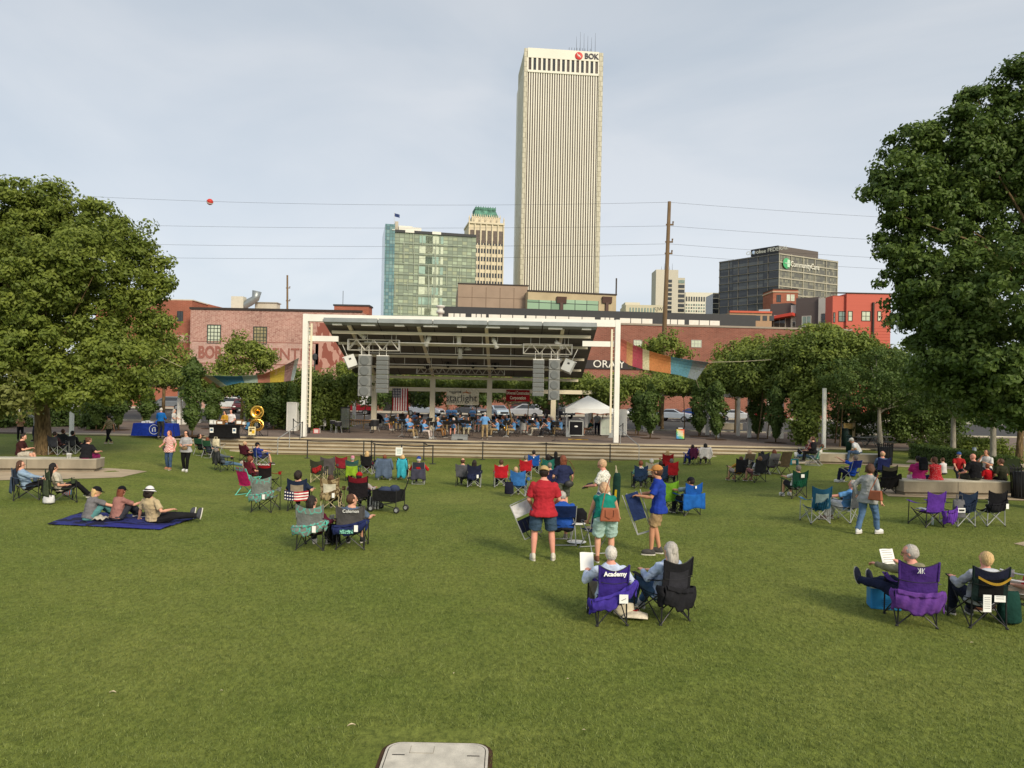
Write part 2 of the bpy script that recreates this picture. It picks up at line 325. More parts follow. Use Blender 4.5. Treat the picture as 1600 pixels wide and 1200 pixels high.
# ================================================================ THE SETTING
# ---- lawn: one sheet to the horizon, with the bowl in front of the stage
def grass_mat():
    m=bpy.data.materials.new('turf'); m.use_nodes=True; nt=m.node_tree; N=nt.nodes; L=nt.links; b=N['Principled BSDF']; b.inputs['Roughness'].default_value=.85; b.inputs['Specular IOR Level'].default_value=.12
    tc=N.new('ShaderNodeTexCoord')
    def noise(sc_,det,rough=.6,st=None):
        n=N.new('ShaderNodeTexNoise'); n.inputs['Scale'].default_value=sc_; n.inputs['Detail'].default_value=det; n.inputs['Roughness'].default_value=rough
        if st: mp=N.new('ShaderNodeMapping'); mp.inputs['Scale'].default_value=st; L.new(tc.outputs['Object'],mp.inputs[0]); L.new(mp.outputs[0],n.inputs['Vector'])
        else: L.new(tc.outputs['Object'],n.inputs['Vector'])
        return n
    def ramp(n,p0,c0,p1,c1):
        r=N.new('ShaderNodeValToRGB'); r.color_ramp.elements[0].position=p0; r.color_ramp.elements[1].position=p1; r.color_ramp.elements[0].color=(*c0,1); r.color_ramp.elements[1].color=(*c1,1); L.new(n.outputs[0],r.inputs[0]); return r
    big=ramp(noise(.28,5),.34,(.124,.164,.030),.68,(.192,.212,.050))
    mid=ramp(noise(2.2,6,.65),.3,(.86,.86,.86),.7,(1.12,1.12,1.10))
    fine=ramp(noise(15,6,.82,(1,.5,1)),.38,(.60,.63,.58),.62,(1.40,1.36,1.3))
    def mul(a,b_):
        x=N.new('ShaderNodeMix'); x.data_type='RGBA'; x.blend_type='MULTIPLY'; x.inputs[0].default_value=1; x.clamp_result=False; L.new(a,x.inputs[6]); L.new(b_,x.inputs[7]); return x.outputs[2]
    c=mul(mul(big.outputs[0],mid.outputs[0]),fine.outputs[0]); wr=ramp(noise(.9,7,.7,(1,1.6,1)),.60,(0,0,0),.74,(.38,.38,.38)); wm=N.new('ShaderNodeMix'); wm.data_type='RGBA'; L.new(wr.outputs[0],wm.inputs[0]); L.new(c,wm.inputs[6]); wm.inputs[7].default_value=(.17,.155,.06,1); c=wm.outputs[2];
    dk=ramp(noise(3.4,5,.7,(1,.7,1)),.30,(.74,.78,.76),.46,(1,1,1)); c=mul(c,dk.outputs[0]); L.new(c,b.inputs['Base Color'])
    bp=N.new('ShaderNodeBump'); bp.inputs['Strength'].default_value=.7; bp.inputs['Distance'].default_value=.03; L.new(noise(34,3,.8).outputs[0],bp.inputs['Height']); L.new(bp.outputs[0],b.inputs['Normal'])
    return m
GM=grass_mat()
xs=[-2500,-900,-300,-120,-60]+[-40+.6*i for i in range(134)]+[60,120,300,900,2500]
ys=[-60,-20,0,5,10]+[13+.6*i for i in range(60)]+[50,60,80,200,700,2500,5000]
me=bpy.data.meshes.new('lawn'); W_=len(ys)
me.from_pydata([(x,y,zg(x,y)) for x in xs for y in ys],[],[(i*W_+j,(i+1)*W_+j,(i+1)*W_+j+1,i*W_+j+1) for i in range(len(xs)-1) for j in range(W_-1)])
me.materials.append(GM); me.polygons.foreach_set('use_smooth',[True]*len(me.polygons)); lawn=struct(bpy.data.objects.new('lawn',me)); COL.objects.link(lawn)
# blades of grass near the camera
def blades():
    rng=np.random.default_rng(3); n=230000
    y=5.2+ (rng.random(n)**1.35)*15; x=(rng.random(n)*2-1)*(y*.72+.4)
    keep=~((np.abs(x+.65*0-(-.75))<.62)&(y<7.1)&(y>4.4)); x=x[keep]; y=y[keep]; n=len(x)
    z=np.array([zg(a,b) for a,b in zip(x,y)]); h=.018+.022*rng.random(n)*(1+.2*np.sin(x*3)); a=rng.random(n)*2*PI; w=.0035+.0012*(y/8); lean=rng.normal(size=(n,2))*.016
    B=np.stack([x,y,z-.004],1); d=np.stack([np.cos(a)*w,np.sin(a)*w,0*a],1); T=B+np.stack([lean[:,0],lean[:,1],h],1)
    P=np.stack([B-d,B+d,T],1).reshape(-1,3)
    me=bpy.data.meshes.new('grass'); me.vertices.add(3*n); me.vertices.foreach_set('co',P.astype(np.float32).ravel()); me.loops.add(3*n); me.loops.foreach_set('vertex_index',np.arange(3*n,dtype=np.int32))
    me.polygons.add(n); me.polygons.foreach_set('loop_start',(np.arange(n)*3).astype(np.int32)); me.polygons.foreach_set('loop_total',np.full(n,3,np.int32)); me.update()
    at_=me.attributes.new('tint','FLOAT','FACE'); at_.data.foreach_set('value',np.clip(rng.normal(.45,.25,n),0,1).astype(np.float32))
    me.materials.append(leaf_mat('blade',(.090,.132,.024),(.25,.29,.08),.15)); o=bpy.data.objects.new('grass',me); COL.objects.link(o); tag(o,'short dense green turf blades covering the lawn nearest the viewer','grass'); return stuff(o)
blades()
# ---- concrete and paving
CONC=mat('concrete',srgb(172,166,150),.9,.16,1.3,.35,40,col2=srgb(190,184,166)); CONCD=mat('concrete_worn',srgb(150,140,122),.92,.28,1.6,.4,30,stretch=(1,1,.35),detail=8)
STEP=mat('step_stone',srgb(176,162,136),.92,.1,.9,.3,30,col2=srgb(190,177,150)); STEPD=mat('step_stone_shaded',srgb(138,122,96),.95,.2,.9,.3,30,stretch=(1,1,3)); PLAZA=brick_mat('plaza_paving',srgb(122,107,98),srgb(134,119,108),srgb(105,94,86),.14,.8,.4,.012)  # risers darker than treads: their shade is put into the stone colour
nt=PLAZA.node_tree
for n in nt.nodes:      # lay the paver grid in plan
    if n.bl_idname=='ShaderNodeCombineXYZ':
        for l in list(nt.links):
            if l.to_node==n: nt.links.remove(l)
        sp=[k for k in nt.nodes if k.bl_idname=='ShaderNodeSeparateXYZ'][0]; nt.links.new(sp.outputs[0],n.inputs[0]); nt.links.new(sp.outputs[1],n.inputs[1])
SZ=.10; YF=45.6
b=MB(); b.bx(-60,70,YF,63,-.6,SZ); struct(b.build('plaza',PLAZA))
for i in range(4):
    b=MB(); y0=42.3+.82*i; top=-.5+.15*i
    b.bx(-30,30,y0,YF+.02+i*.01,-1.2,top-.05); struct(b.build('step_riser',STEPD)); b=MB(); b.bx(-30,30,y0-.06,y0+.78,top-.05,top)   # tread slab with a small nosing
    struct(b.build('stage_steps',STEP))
b=MB(); b.bx(-30,30,YF-.06,YF+.0,.03,.099); struct(b.build('plaza_edge',STEP))
b=MB(); b.bx(-30,30,YF-.03,YF+.5,SZ,SZ+.004); struct(b.build('plaza_edge',STEP))
b=MB(); b.bx(-9.6,-1.5,YF+.55,YF+.6,SZ,SZ+.004)
# road beyond the pergola, with parking
ASPH=mat('asphalt',(.062,.06,.057),.93,.2,2,.3,50); b=MB(); b.bx(-160,160,63,97,-.05,SZ-.02); struct(b.build('road',ASPH))
b=MB(); b.bx(-160,160,62.7,63.0,-.05,SZ+.1); struct(b.build('kerb',CONC)); b=MB(); b.bx(-160,160,96,104,-.05,SZ+.06); struct(b.build('pavement',CONC))
WL=pnt(225,222,212,.7); b=MB()
for i in range(34): x=-45+i*2.8; b.bx(x,x+.1,84,89.5,SZ-.018,SZ-.016)
struct(b.build('road_markings',WL))
# pale path round the left bench, paths on the right
def P2(l): return [tuple(gnd(x,y)[:2]) for x,y in l]
PATH=mat('path_concrete',srgb(176,158,132),.9,.15,1.2,.2,30)
struct(sheet(P2([(-60,752),(150,748),(190,746),(230,737),(170,732),(-60,732)]),.012,'path',PATH))
struct(sheet(P2([(1388,776),(1700,786),(1700,766),(1560,762),(1400,756),(1375,766)]),.012,'path',PATH))
struct(sheet(P2([(1200,725),(1700,745),(1700,739),(1420,726),(1290,720),(1215,720)]),.012,'path',PATH))
struct(sheet(P2([(1415,723),(1500,728),(1700,736),(1700,728),(1500,722),(1420,719)]),.016,'path',PATH))
struct(sheet(P2([(1584,850),(1600,847),(1640,847),(1640,856),(1600,854)]),.012,'path',PATH))
# valve hatch in the foreground
h0=gnd(683,1176); hx,hy=h0.x,h0.y-.42
HM=mat('hatch_concrete',srgb(206,199,184),.92,.2,7,.6,120,detail=10); HD=mat('hatch_edge',srgb(150,140,122),.9,.2,9); SOIL=mat('soil',srgb(70,50,34),1,.3,12,.6,60)
def rrect(w,d,r,n=5):
    P=[]
    for cx,cy,a0 in ((w/2-r,d/2-r,0),(-w/2+r,d/2-r,90),(-w/2+r,-d/2+r,180),(w/2-r,-d/2+r,270)):
        for i in range(n+1): a=R(a0+90*i/n); P.append((cx+r*math.cos(a),cy+r*math.sin(a)))
    return P
HW=.92
t=thing('utility_hatch','pale rounded concrete utility hatch set in the grass at the very front','hatch',(hx,hy,0))
MB().prism(rrect(HW+.08,1.18,.18),-.05,.006).build('soil_rim',SOIL,t); MB().prism(rrect(HW,1.1,.14),0,.022).build('frame',HM,t)
MB().prism(rrect(HW-.045,1.055,.12),.01,.024).build('gap',mat('gap_dark',(.02,.018,.015),1),t); lid=MB().prism(rrect(HW-.06,1.04,.115),.012,.027).build('lid',HM,t)
for s in (-1,1): MB().bx(s*.33-.055,s*.33+.055,.30,.31,.02,.030).build('lifting_slot',mat('gap_dark',(.02,.018,.015),1),lid)
b=MB(); b.bx(-.24,-.03,.34,.345,.027,.029); b.bx(-.24,-.236,.34,.47,.027,.029); b.bx(-.03,-.026,.34,.47,.027,.029); b.build('name_panel',HD,lid)
# fallen leaves and litter on the grass
LM=mat('dry_leaf',srgb(205,190,160),.8,.2,20)
def litter(px,py,s,lab,rot):
    s*=.62
    p=gnd(px,py); b=MB(); b.cloth(lambda u,v:((u-.5)*s*2.2,(v-.5)*s*(1-abs(u-.5)*1.5),.02+s*.35*math.sin(u*3)+s*.2*math.cos(v*5)),6,3,.003); o=b.build('fallen_leaf',LM); o.location=(p.x,p.y,p.z); o.rotation_euler=(0,0,rot); tag(o,lab,'leaf','dry leaves fallen on the lawn')
litter(549,1137,.055,'curled pale dry leaf on the grass up and left of the concrete hatch',.3)
litter(709,1056,.02,'small brown leaf on the grass straight above the concrete hatch',1.3)
litter(887,1064,.02,'tiny orange leaf on the grass to the upper right of the concrete hatch',.3)
litter(176,1086,.05,'greyish dry leaf lying alone on the grass at lower left',0)
litter(1518,1008,.03,'tiny pale leaf on the grass in front of the purple chair by the cooler',0)
litter(1330,772,.05,'small pale scrap on the grass behind the green chair',0) if 0 else None
litter(346,1084,.02,'tiny pale leaf on the bare grass between the grey leaf and the hatch',0)
litter(912,1147,.02,'tiny pale leaf to the right of the concrete hatch',0)
litter(1446,797,.05,'flat white scrap on the grass left of the empty purple chair',0) if 0 else None
# low seat walls (benches)
def seatwall(label,A,B,depth,h,grp='concrete seat walls around the lawn',over=.06,baseh=.14,marks=0):
    """A,B: ground points of the front lower edge (camera side); top slab cantilevers a little past a recessed base"""
    A=Vector(A);B=Vector(B); d=(B-A); l=d.length; rz=math.atan2(d.y,d.x); t=thing('seat_wall',label,'bench',(A.x,A.y,min(A.z,B.z)-.02),rz,grp)
    MB().bx(over*2,l-over*2,over*2,depth-over,0,baseh+.02).build('base',CONCD,t); s=MB(); s.bx(0,l,0,depth,baseh,h); o=s.build('seat_block',CONCD,t)
    bv=o.modifiers.new('b','BEVEL'); bv.width=.012; bv.segments=1; MB().bx(-.004,l+.004,-.004,depth+.004,h,h+.03).build('top_slab',CONC,t)
    k=int(l/1.6)
    for i in range(1,k): MB().bx(i*l/k-.008,i*l/k+.008,-.003,.01,baseh+.002,h-.003).build('joint',mat('joint_dark',(.06,.055,.045),1),t)
    return t
seatwall('long weathered concrete bench under the big left tree',gnd(-70,737),gnd(150,738),.75,.47)
seatwall('long stained concrete bench at right with people sitting in a row',gnd(1412,775),gnd(1581,777),.8,.50)
seatwall('plain concrete bench with a man in white shirt, in front of the right post',gnd(1280,725),gnd(1391,726),.7,.52)
# ================================================================ BUILDINGS
class Bld:
    """a building standing on a front line A-B; local x runs along the front, local y into the building"""
    def __init__(s,name,label,A,B,depth,m,cat='building',z0=-.3,group=None,zt=None,k=1.0):
        pa=at(*A); pb=at(*B); d=Vector((pb.x-pa.x,pb.y-pa.y,0)); s.k=k; s.w=d.length/k; rz=math.atan2(d.y,d.x)
        s.o=Vector((pa.x,pa.y,0)); s.dx=d.normalized(); s.dy=Vector((-s.dx.y,s.dx.x,0)); s.h=(pa.z+pb.z)/2/k; s.dep=depth; s.rz=rz; s.z0=z0
        s.t=thing(name,label,cat,(pa.x,pa.y,0),rz,group); s.t.scale=(k,k,k)
        if m: MB().bx(0,s.w,0,depth,z0,s.h).build('wall',m,s.t)
    def l(s,px,py,off=0):
        d=ray(px,py); n=s.dy; t=((s.o+n*off*s.k-EYE).dot(n))/d.dot(n); p=EYE+d*t; return (p-s.o).dot(s.dx)/s.k,p.z/s.k
    def box(s,px0,py0,px1,py1,y0,y1,name,m,parent=None):
        x0,z1=s.l(px0,py0,y0); x1,z0=s.l(px1,py1,y0); return MB().bx(x0,x1,y0,y1,z0,z1).build(name,m,parent or s.t)
GLS=mat('window_glass',srgb(120,140,130),.12,.3,1.2,spec=.8); GLD=mat('dark_glass',(.03,.034,.038),.1,.3,1.2,spec=.7); GLL=mat('lit_glass',srgb(196,204,180),.25,.15,.8,spec=.5)
def window(t,x,z,w,h,nx=2,nz=3,fm=None,gm=None,y=0,fr=.06,sub=True,share={}):
    fm=fm or pnt(70,72,66); gm=gm or GLS; b=MB()
    for a in (0,1): b.bx(x+a*(w-fr),x+a*(w-fr)+fr,y-.05,y+.02,z,z+h); b.bx(x+fr,x+w-fr,y-.05,y+.02,z+a*(h-fr),z+a*(h-fr)+fr)
    for i in range(1,nx): q=x+w*i/nx; b.bx(q-fr*.35,q+fr*.35,y-.04,y+.01,z+fr,z+h-fr)
    for i in range(1,nz): q=z+h*i/nz; b.bx(x+fr,x+w-fr,y-.036,y+.008,q-fr*.35,q+fr*.35)
    o=b.build('window',fm,t)
    MB().bx(x+fr*.5,x+w-fr*.5,y-.012,y-.002,z+fr*.5,z+h-fr*.5).build('pane',gm,o); return o
# ---- pinkish brick hall with the faded painted sign
BRP=brick_mat('faded_brick',srgb(150,96,86),srgb(172,124,112),srgb(196,166,152),.26,.42,.13,.02,patch=srgb(198,164,150),patchamt=.75)
BRR=brick_mat('orange_brick',srgb(150,86,66),srgb(164,98,78),srgb(160,116,98),.18,.4,.12,.016); BRD=brick_mat('red_brick',srgb(122,74,62),srgb(140,90,76),srgb(150,116,102),.24,.42,.125,.018,patch=srgb(160,104,86),patchamt=.3)
CAP=pnt(60,52,48,.7); DK=pnt(58,60,62,.6)
B=Bld('brick_building','wide faded pink brick hall with painted wall lettering behind the left trees',(298,483,100),(566,488.5,100),22,BRP,k=1.3)
MB().bx(-.1,B.w,-.12,.25,B.h,B.h+.22).build('parapet_cap',CAP,B.t)
WF=pnt(62,70,64)
for (x0,y0,x1,y1,g) in ((324,507,345,537,GLL),(396,510,417,538,mat('amber_glass',srgb(150,140,104),.2,.4,1.5)),(476,512,488,539,GLL)):
    xa,za=B.l(x0,y0); xb,zb=B.l(x1,y1); window(B.t,xa,zb,xb-xa,za-zb,4,5,WF,g,fr=.09)
xa,za=B.l(305,534); xb,zb=B.l(497,576)
PB=brick_mat('sign_band',srgb(186,152,142),srgb(196,164,152),srgb(202,176,162),.2,.42,.13,.02,patch=srgb(168,118,106),patchamt=.5)
s_=MB(); s_.bx(xa-.3,xb,-.03,-.004,zb+.3,za+.1); sb=s_.build('painted_sign',PB,B.t)
RL=brick_mat('sign_red',srgb(122,62,52),srgb(138,76,64),srgb(150,96,84),.3,.42,.13,.02,patch=srgb(176,128,116),patchamt=.5)
xt,zt_=B.l(328,551.5); text('BOB',"lettering",RL,(xt,-.05,zt_),1.75,(PI/2,0,0),sb,.015,sx=.72,off=.07)
xt,zt_=B.l(379,552.5); text('WILLS',"lettering",RL,(xt,-.05,zt_),1.7,(PI/2,0,0),sb,.015,sx=.78,off=.02)
xt,zt_=B.l(451,554.5); text('CENTER',"lettering",RL,(xt,-.05,zt_),1.75,(PI/2,0,0),sb,.015,sx=.88,off=.02)
for dz in (0,1): b=MB(); b.bx(xa-.3,xb,-.036,-.03,(za+.02 if dz else zb+.32),(za+.10 if dz else zb+.40)); b.build('sign_line',RL,sb)
# faded mural: abstract pale and dark patches only
MU=pattern_mat('mural_faded',srgb(142,86,74),srgb(184,142,128),'noise',.9,.95,.5,'Object',(1.6,1,.7)); xa,za=B.l(494,497); xb,zb=B.l(536,588); MB().bx(xa,xb,-.03,-.004,zb,za-.5).build('faded_mural',MU,B.t)
MET=pnt(150,156,156,.4,.6)
r=thing('roof_duct','curved grey metal ventilation duct on the pink brick roof','duct',tuple(at(383,482,104))); r.scale=(1.3,1.3,1.3)
b=MB(); b.path([(-.2,0,0),(0,0,.4),(.5,0,.7),(1.1,0,1.1),(1.25,0,1.9)],[.42,.45,.45,.42,.5],12); b.build('duct_elbow',MET,r,True); MB().box((-.7,0,.6),(1.3,1,1.3)).build('housing',pnt(205,200,184,.6),r)
r=thing('rooftop_unit','low beige box unit on the pink brick roof','roof unit',tuple(at(418,484,106))); r.scale=(1.3,1.3,1.3); MB().box((0,0,.35),(2.4,1.2,.6)).build('casing',pnt(190,184,168,.7),r); MB().box((0,0,.72),(2.6,1.4,.1)).build('lid',pnt(150,146,134,.7),r)
r=thing('stair_bulkhead','small red brick box with dark cap on the roof above the stage','roof hut',tuple(at(549,490,110))); r.scale=(1.3,1.3,1.3); MB().box((0,1,.4),(4,2,.9)).build('wall',BRR,r); MB().box((0,1,.95),(4.2,2.2,.18)).build('cap',DK,r); MB().tube((-1,0,.9),(-1,0,2.6),.03).build('antenna',DK,r)
# orange brick neighbour at left with a gable
B=Bld('brick_building','taller orange brick building between the left tree and the pink hall',(150,466,102.5),(300,470,102.5),18,BRR,k=1.3)
xa,za=B.l(277,486); xb,zb=B.l(286,502); window(B.t,xa,zb,xb-xa,za-zb,2,2,DK,GLD)
xa,za=B.l(262,523); xb,zb=B.l(297,535); s=MB().bx(xa,xb,-.04,0,zb,za).build('painted_sign',PB,B.t); MB().bx(xa+.1,xb-.1,-.05,-.04,zb+.1,za-.1).build('sign_border',RL,s); b=MB(); b.ell(((xa+xb)/2+.45,-.06,(za+zb)/2),(.55,.02,.28),16,6); b.build('sign_oval',PB,s)
text('CO.','lettering',PB,((xa+xb)/2-.75,-.07,(za+zb)/2),.6,parent=s)
b=MB(); w0=B.w; b.prism_x([(0,B.h),(18,B.h),(18,B.h+.1),(0,B.h+.1)],-.1,w0+.1); b.build('parapet_cap',pnt(205,196,176,.8),B.t)
g=MB(); g._add([(w0,4,0),(w0+5.2,4,0),(w0+5.2,4,B.h-1.05),(w0,4,B.h+.1),(w0,14,0),(w0+5.2,14,0),(w0+5.2,14,B.h-1.05),(w0,14,B.h+.1)],[(0,1,2,3),(7,6,5,4),(3,2,6,7),(1,5,6,2)]); g.build('side_wing',BRR,B.t)
# ---- long red brick hall at right with the dark name board
B=Bld('brick_building','long low red brick hall running behind the stage to the right',(566,494.6,102.5),(1330,519,108),20,BRD,k=1.3); BH=B
MB().bx(0,B.w+.1,-.1,.3,B.h,B.h+.2).build('parapet_cap',pnt(150,140,126,.8),B.t)
for (x0,y0,x1,y1) in ((1080,531,1096,543),(990,531,1003,541)): xa,za=B.l(x0,y0); xb,zb=B.l(x1,y1); window(B.t,xa,zb,xb-xa,za-zb,3,2,pnt(170,170,160),GLL)
xa,za=B.l(896,562); xb,zb=B.l(968,577); s=MB().bx(xa,xb+3,-.15,-.01,zb,za).build('name_board',pnt(52,48,48,.6),B.t)
LW=pnt(226,222,210,.6); xt,zt_=B.l(951,569.5); text('ORA Y','lettering',LW,(xt,-.17,zt_),1.15,parent=s,sx=1.05)
xt,zt_=B.l(1218,547); text('ROC','lettering',pnt(214,206,188,.7),(xt,-.12,zt_),1.2,parent=B.t)
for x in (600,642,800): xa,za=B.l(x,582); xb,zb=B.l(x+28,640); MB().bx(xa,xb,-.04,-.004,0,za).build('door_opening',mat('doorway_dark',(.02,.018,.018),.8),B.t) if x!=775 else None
for (x0,x1,y0,y1) in ((1236,1246,625,668),(1200,1216,640,672)): xa,za=B.l(x0,y0); xb,zb=B.l(x1,y1); window(B.t,xa,.4,xb-xa,za-.4,2,3,DK,GLD)
# dark clerestory building behind it
B=Bld('clerestory_building','long dark grey roof band with a row of white clerestory panels above the brick hall',(690,479,131),(1181,492,136),16,DK,z0=0,k=1.3)
b=MB()
k=0
WP=pnt(225,222,210,.5)
for i,(x0,x1) in enumerate(((700,728),(736,760),(763,820),(822,868),(868,930),(938,960),(968,1020),(1036,1070),(1076,1125))):
    xa,za=B.l(x0,494); xb,_=B.l(x1,494); n=3; w=(xb-xa)/n
    for j in range(n): MB().bx(xa+j*w+.06,xa+(j+1)*w-.06,-.06,-.004,B.h-1.9,B.h-.95).build('clerestory_panel',WP,B.t)
r=thing('roof_vent','round white metal vent at the left end of the dark roof band','roof vent',tuple(at(688,496,130))); r.scale=(1.3,1.3,1.3); MB().lathe([(.3,0),(.3,.5),(.55,.55),(.55,.9),(.35,1.0),(.35,1.3),(.6,1.4),(.6,1.6),(0,1.7)]).build('vent_cap',pnt(205,205,198,.4),r,True)
# beige stucco blocks
STU=mat('stucco_tan',srgb(158,138,120),.92,.08,.4,.2,20); STB=mat('stucco_beige',srgb(182,166,134),.92,.1,.5,.3,14)
B=Bld('office_block','plain tan stucco block in front of the glass office building',(716,443,162),(825,448,163.5),20,STU,k=1.3)
for i in range(1,5): MB().bx(B.w*i/5-.05,B.w*i/5+.05,-.03,.02,B.h-8,B.h-.4).build('panel_joint',mat('joint_tan',srgb(126,108,92),.9),B.t)
for z in (2.2,4.6): MB().bx(0,B.w,-.028,.015,B.h-z-.04,B.h-z+.04).build('panel_joint',MC['joint_tan'],B.t)
MB().bx(-.1,B.w+.1,-.1,.3,B.h,B.h+.2).build('parapet_cap',CAP,B.t)
B=Bld('office_block','beige rough block with green ribbon windows and brown downpipes below the tallest tower',(825,456,161),(963,461,165),20,STB,k=1.3)
GG=cell_mat('green_ribbon',2.1,1.6,[srgb(120,150,122),srgb(140,170,140),srgb(150,180,150)],srgb(40,48,44),.12)
for (x0,x1) in ((824,876),(879,935)):
    xa,za=B.l(x0,468); xb,zb=B.l(x1,487); MB().bx(xa,xb,-.05,.0,zb-1,za).build('ribbon_window',GG,B.t)
for px in (877,948):
    xa,za=B.l(px,464); b=MB(); b.bx(xa-.25,xa+.25,-.35,-.06,0,za-1.0); b.prism_x([(-.5,za),(-.06,za),(-.06,za-1.1),(-.3,za-1.1)],xa-.85,xa+.85); b.build('downpipe',pnt(84,62,54,.6),B.t)
MB().bx(-.1,B.w+.1,-.12,.3,B.h,B.h+.25).build('parapet_cap',CAP,B.t); MB().bx(B.w-.1,B.w+.1,0,.2,B.h,B.h+3).build('mast',CAP,B.t)
# ---- glass office building
GC=[srgb(136,148,132),srgb(150,162,140),srgb(143,154,137),srgb(160,168,142),srgb(130,142,128),srgb(168,182,158),srgb(146,158,138)]
GT=cell_mat('glass_curtain',2.2,1.55,GC,srgb(120,128,114),.30,.6,.12); GB=cell_mat('glass_corner',1.4,1.55,[srgb(84,122,130),srgb(100,138,142),srgb(120,150,150),srgb(92,128,128)],srgb(80,100,100),.2,.15,.7)
B=Bld('glass_office','broad green glass office building with a taller blue glass corner',(617,363,330),(744,371,338),34,GT,z0=-2); GO=B
MB().bx(0,B.w,-.5,1,B.h,B.h+1.2).build('roof_edge',DK,B.t)
for px in (640,682): xa,za=B.l(px,366); MB().bx(xa-2,xa+2,-.8,-.5,B.h+.1,B.h+1.3).build('roof_light',WP,B.t)
fl=MB()
for i in range(1,11): z=B.h-4.65*i; fl.bx(0,B.w,-.3,-.02,z-.2,z+.2)
fl.build('floor_edge',pnt(140,150,136,.6),B.t)
fn=MB()
rr=random.Random(4)
for i in range(60):
    x=rr.random()*B.w; z=B.h-rr.random()*B.h*.95; l=rr.choice((4.5,9,9,14)); fn.bx(x,x+.22,-.45,-.02,max(0,z-l),z)
fn.build('mullion',pnt(160,168,152,.6),B.t)
for i in range(9):
    for j,xf in enumerate((.30,.375,.45,.56)):
        z=B.h-4.65*(i+1)+.6; MB().bx(B.w*xf,B.w*xf+(6 if j<3 else 1.2),-.12,-.02,z,z+3.3).build('window',GLL if (i+j)%3 else mat('glass_pale',srgb(150,178,164),.15,.2,.4,spec=.7),B.t) if j!=2 else None
x0,zc=B.l(602,350); MB().bx(x0,0,-.6,30,-2,zc).build('corner_tower',GB,B.t)
MB().bx(.2,1.6,2,10,B.h,zc+2).build('lift_tower',pnt(186,176,158,.7),B.t); b=MB(); b.bx(1.8,8,2,12,B.h+.02,zc+.2); b.bx(8,12,2,12,B.h+.02,B.h+3.2); b.build('roof_plant',WP,B.t)
b=MB(); b.bar((x0+3,-.7,zc-2.5),(0,-.7,B.h+1),.5,.5); b.build('roof_brace',pnt(190,200,196,.5),B.t)
fp=thing('flagpole','thin roof flagpole with a small blue flag on the glass building','flag',tuple(at(616,352,336))); MB().tube((0,0,0),(0,0,6),.09).build('pole',pnt(190,190,190),fp); MB().cloth(lambda u,v:(u*2.4,.25*math.sin(u*6),5.6-v*1.5-u*.7),8,3,.03).build('flag',fab(70,84,130),fp)
# ---- cream stepped tower with green copper roof
CR_=mat('terracotta_cream',srgb(210,198,172),.8,.08,.2,.2,4); COP=mat('green_copper',srgb(66,104,92),.8,.35,.5,col2=srgb(90,134,116),detail=8)
B=Bld('ornate_tower','slim cream tower with a green copper roof behind the glass office',(733,349,420),(787,349,424),20,CR_,z0=0)
w0=B.w; wn=MB()
for c in range(6):
    for r_ in range(13):
        x=w0*(c+.5)/6+.1; z=B.h-12.6-5.05*r_*.92; b=MB(); 
        for q in (-1,1): b.bx(x+q*.85-.55,x+q*.85+.55,-.12,-.01,z,z+2.6)
        b.build('window',GLD,B.t)
for c in range(6):
    x=w0*(c+.5)/6+.1; b=MB(); b.bx(x-1.05,x+1.05,-.2,-.01,B.h-11.5,B.h-4.2); o=b.build('arched_window',mat('old_glass',srgb(96,84,76),.3,.3,1),B.t); MB().prism([(0,0)],0,0) if 0 else None
    p=MB(); p.bx(w0*c/6-.25,w0*c/6+.35,-.8,-.005,0,B.h+1.4); p.build('pier',CR_,B.t)
MB().bx(w0-.3,w0+.3,-.8,-.005,0,B.h+1.4).build('pier',CR_,B.t)
MB().bx(-.4,w0+.4,-1.0,20,B.h-.6,B.h+.4).build('cornice',CR_,B.t); MB().bx(1.8,w0-1.8,1.5,18,B.h+.4,B.h+4.0).build('upper_stage',CR_,B.t)
b=MB()
for c in range(14): x=1.8+(w0-3.6)*c/13; b.lathe([(.28,0),(.28,1.2),(0,2.3)],(x,1.4,B.h+3.4),5)
b.build('pinnacle',CR_,B.t)
b=MB()
for c in range(7): x=w0*c/6; b.lathe([(.4,0),(.4,1.6),(0,3.0)],(x,-.4,B.h+1.2),5)
b.build('pinnacle',CR_,B.t)
b=MB(); a=B.h+4.0; b._add([(2.6,2,a),(w0-2.6,2,a),(w0-2.6,17,a),(2.6,17,a),(4.2,4,a+4.5),(w0-4.2,4,a+4.5),(w0-4.2,15,a+4.5),(4.2,15,a+4.5)],[(0,1,5,4),(1,2,6,5),(2,3,7,6),(3,0,4,7)]); b.bx(4.0,w0-4.0,3.8,15.2,a+4.5,a+6.0); b.build('roof',COP,B.t)
b=MB()
for c in range(9): x=4.4+(w0-8.8)*c/8; b.bx(x-.2,x+.2,3.6,3.8,a+4.5,a+6.6)
b.build('roof_cresting',COP,B.t)
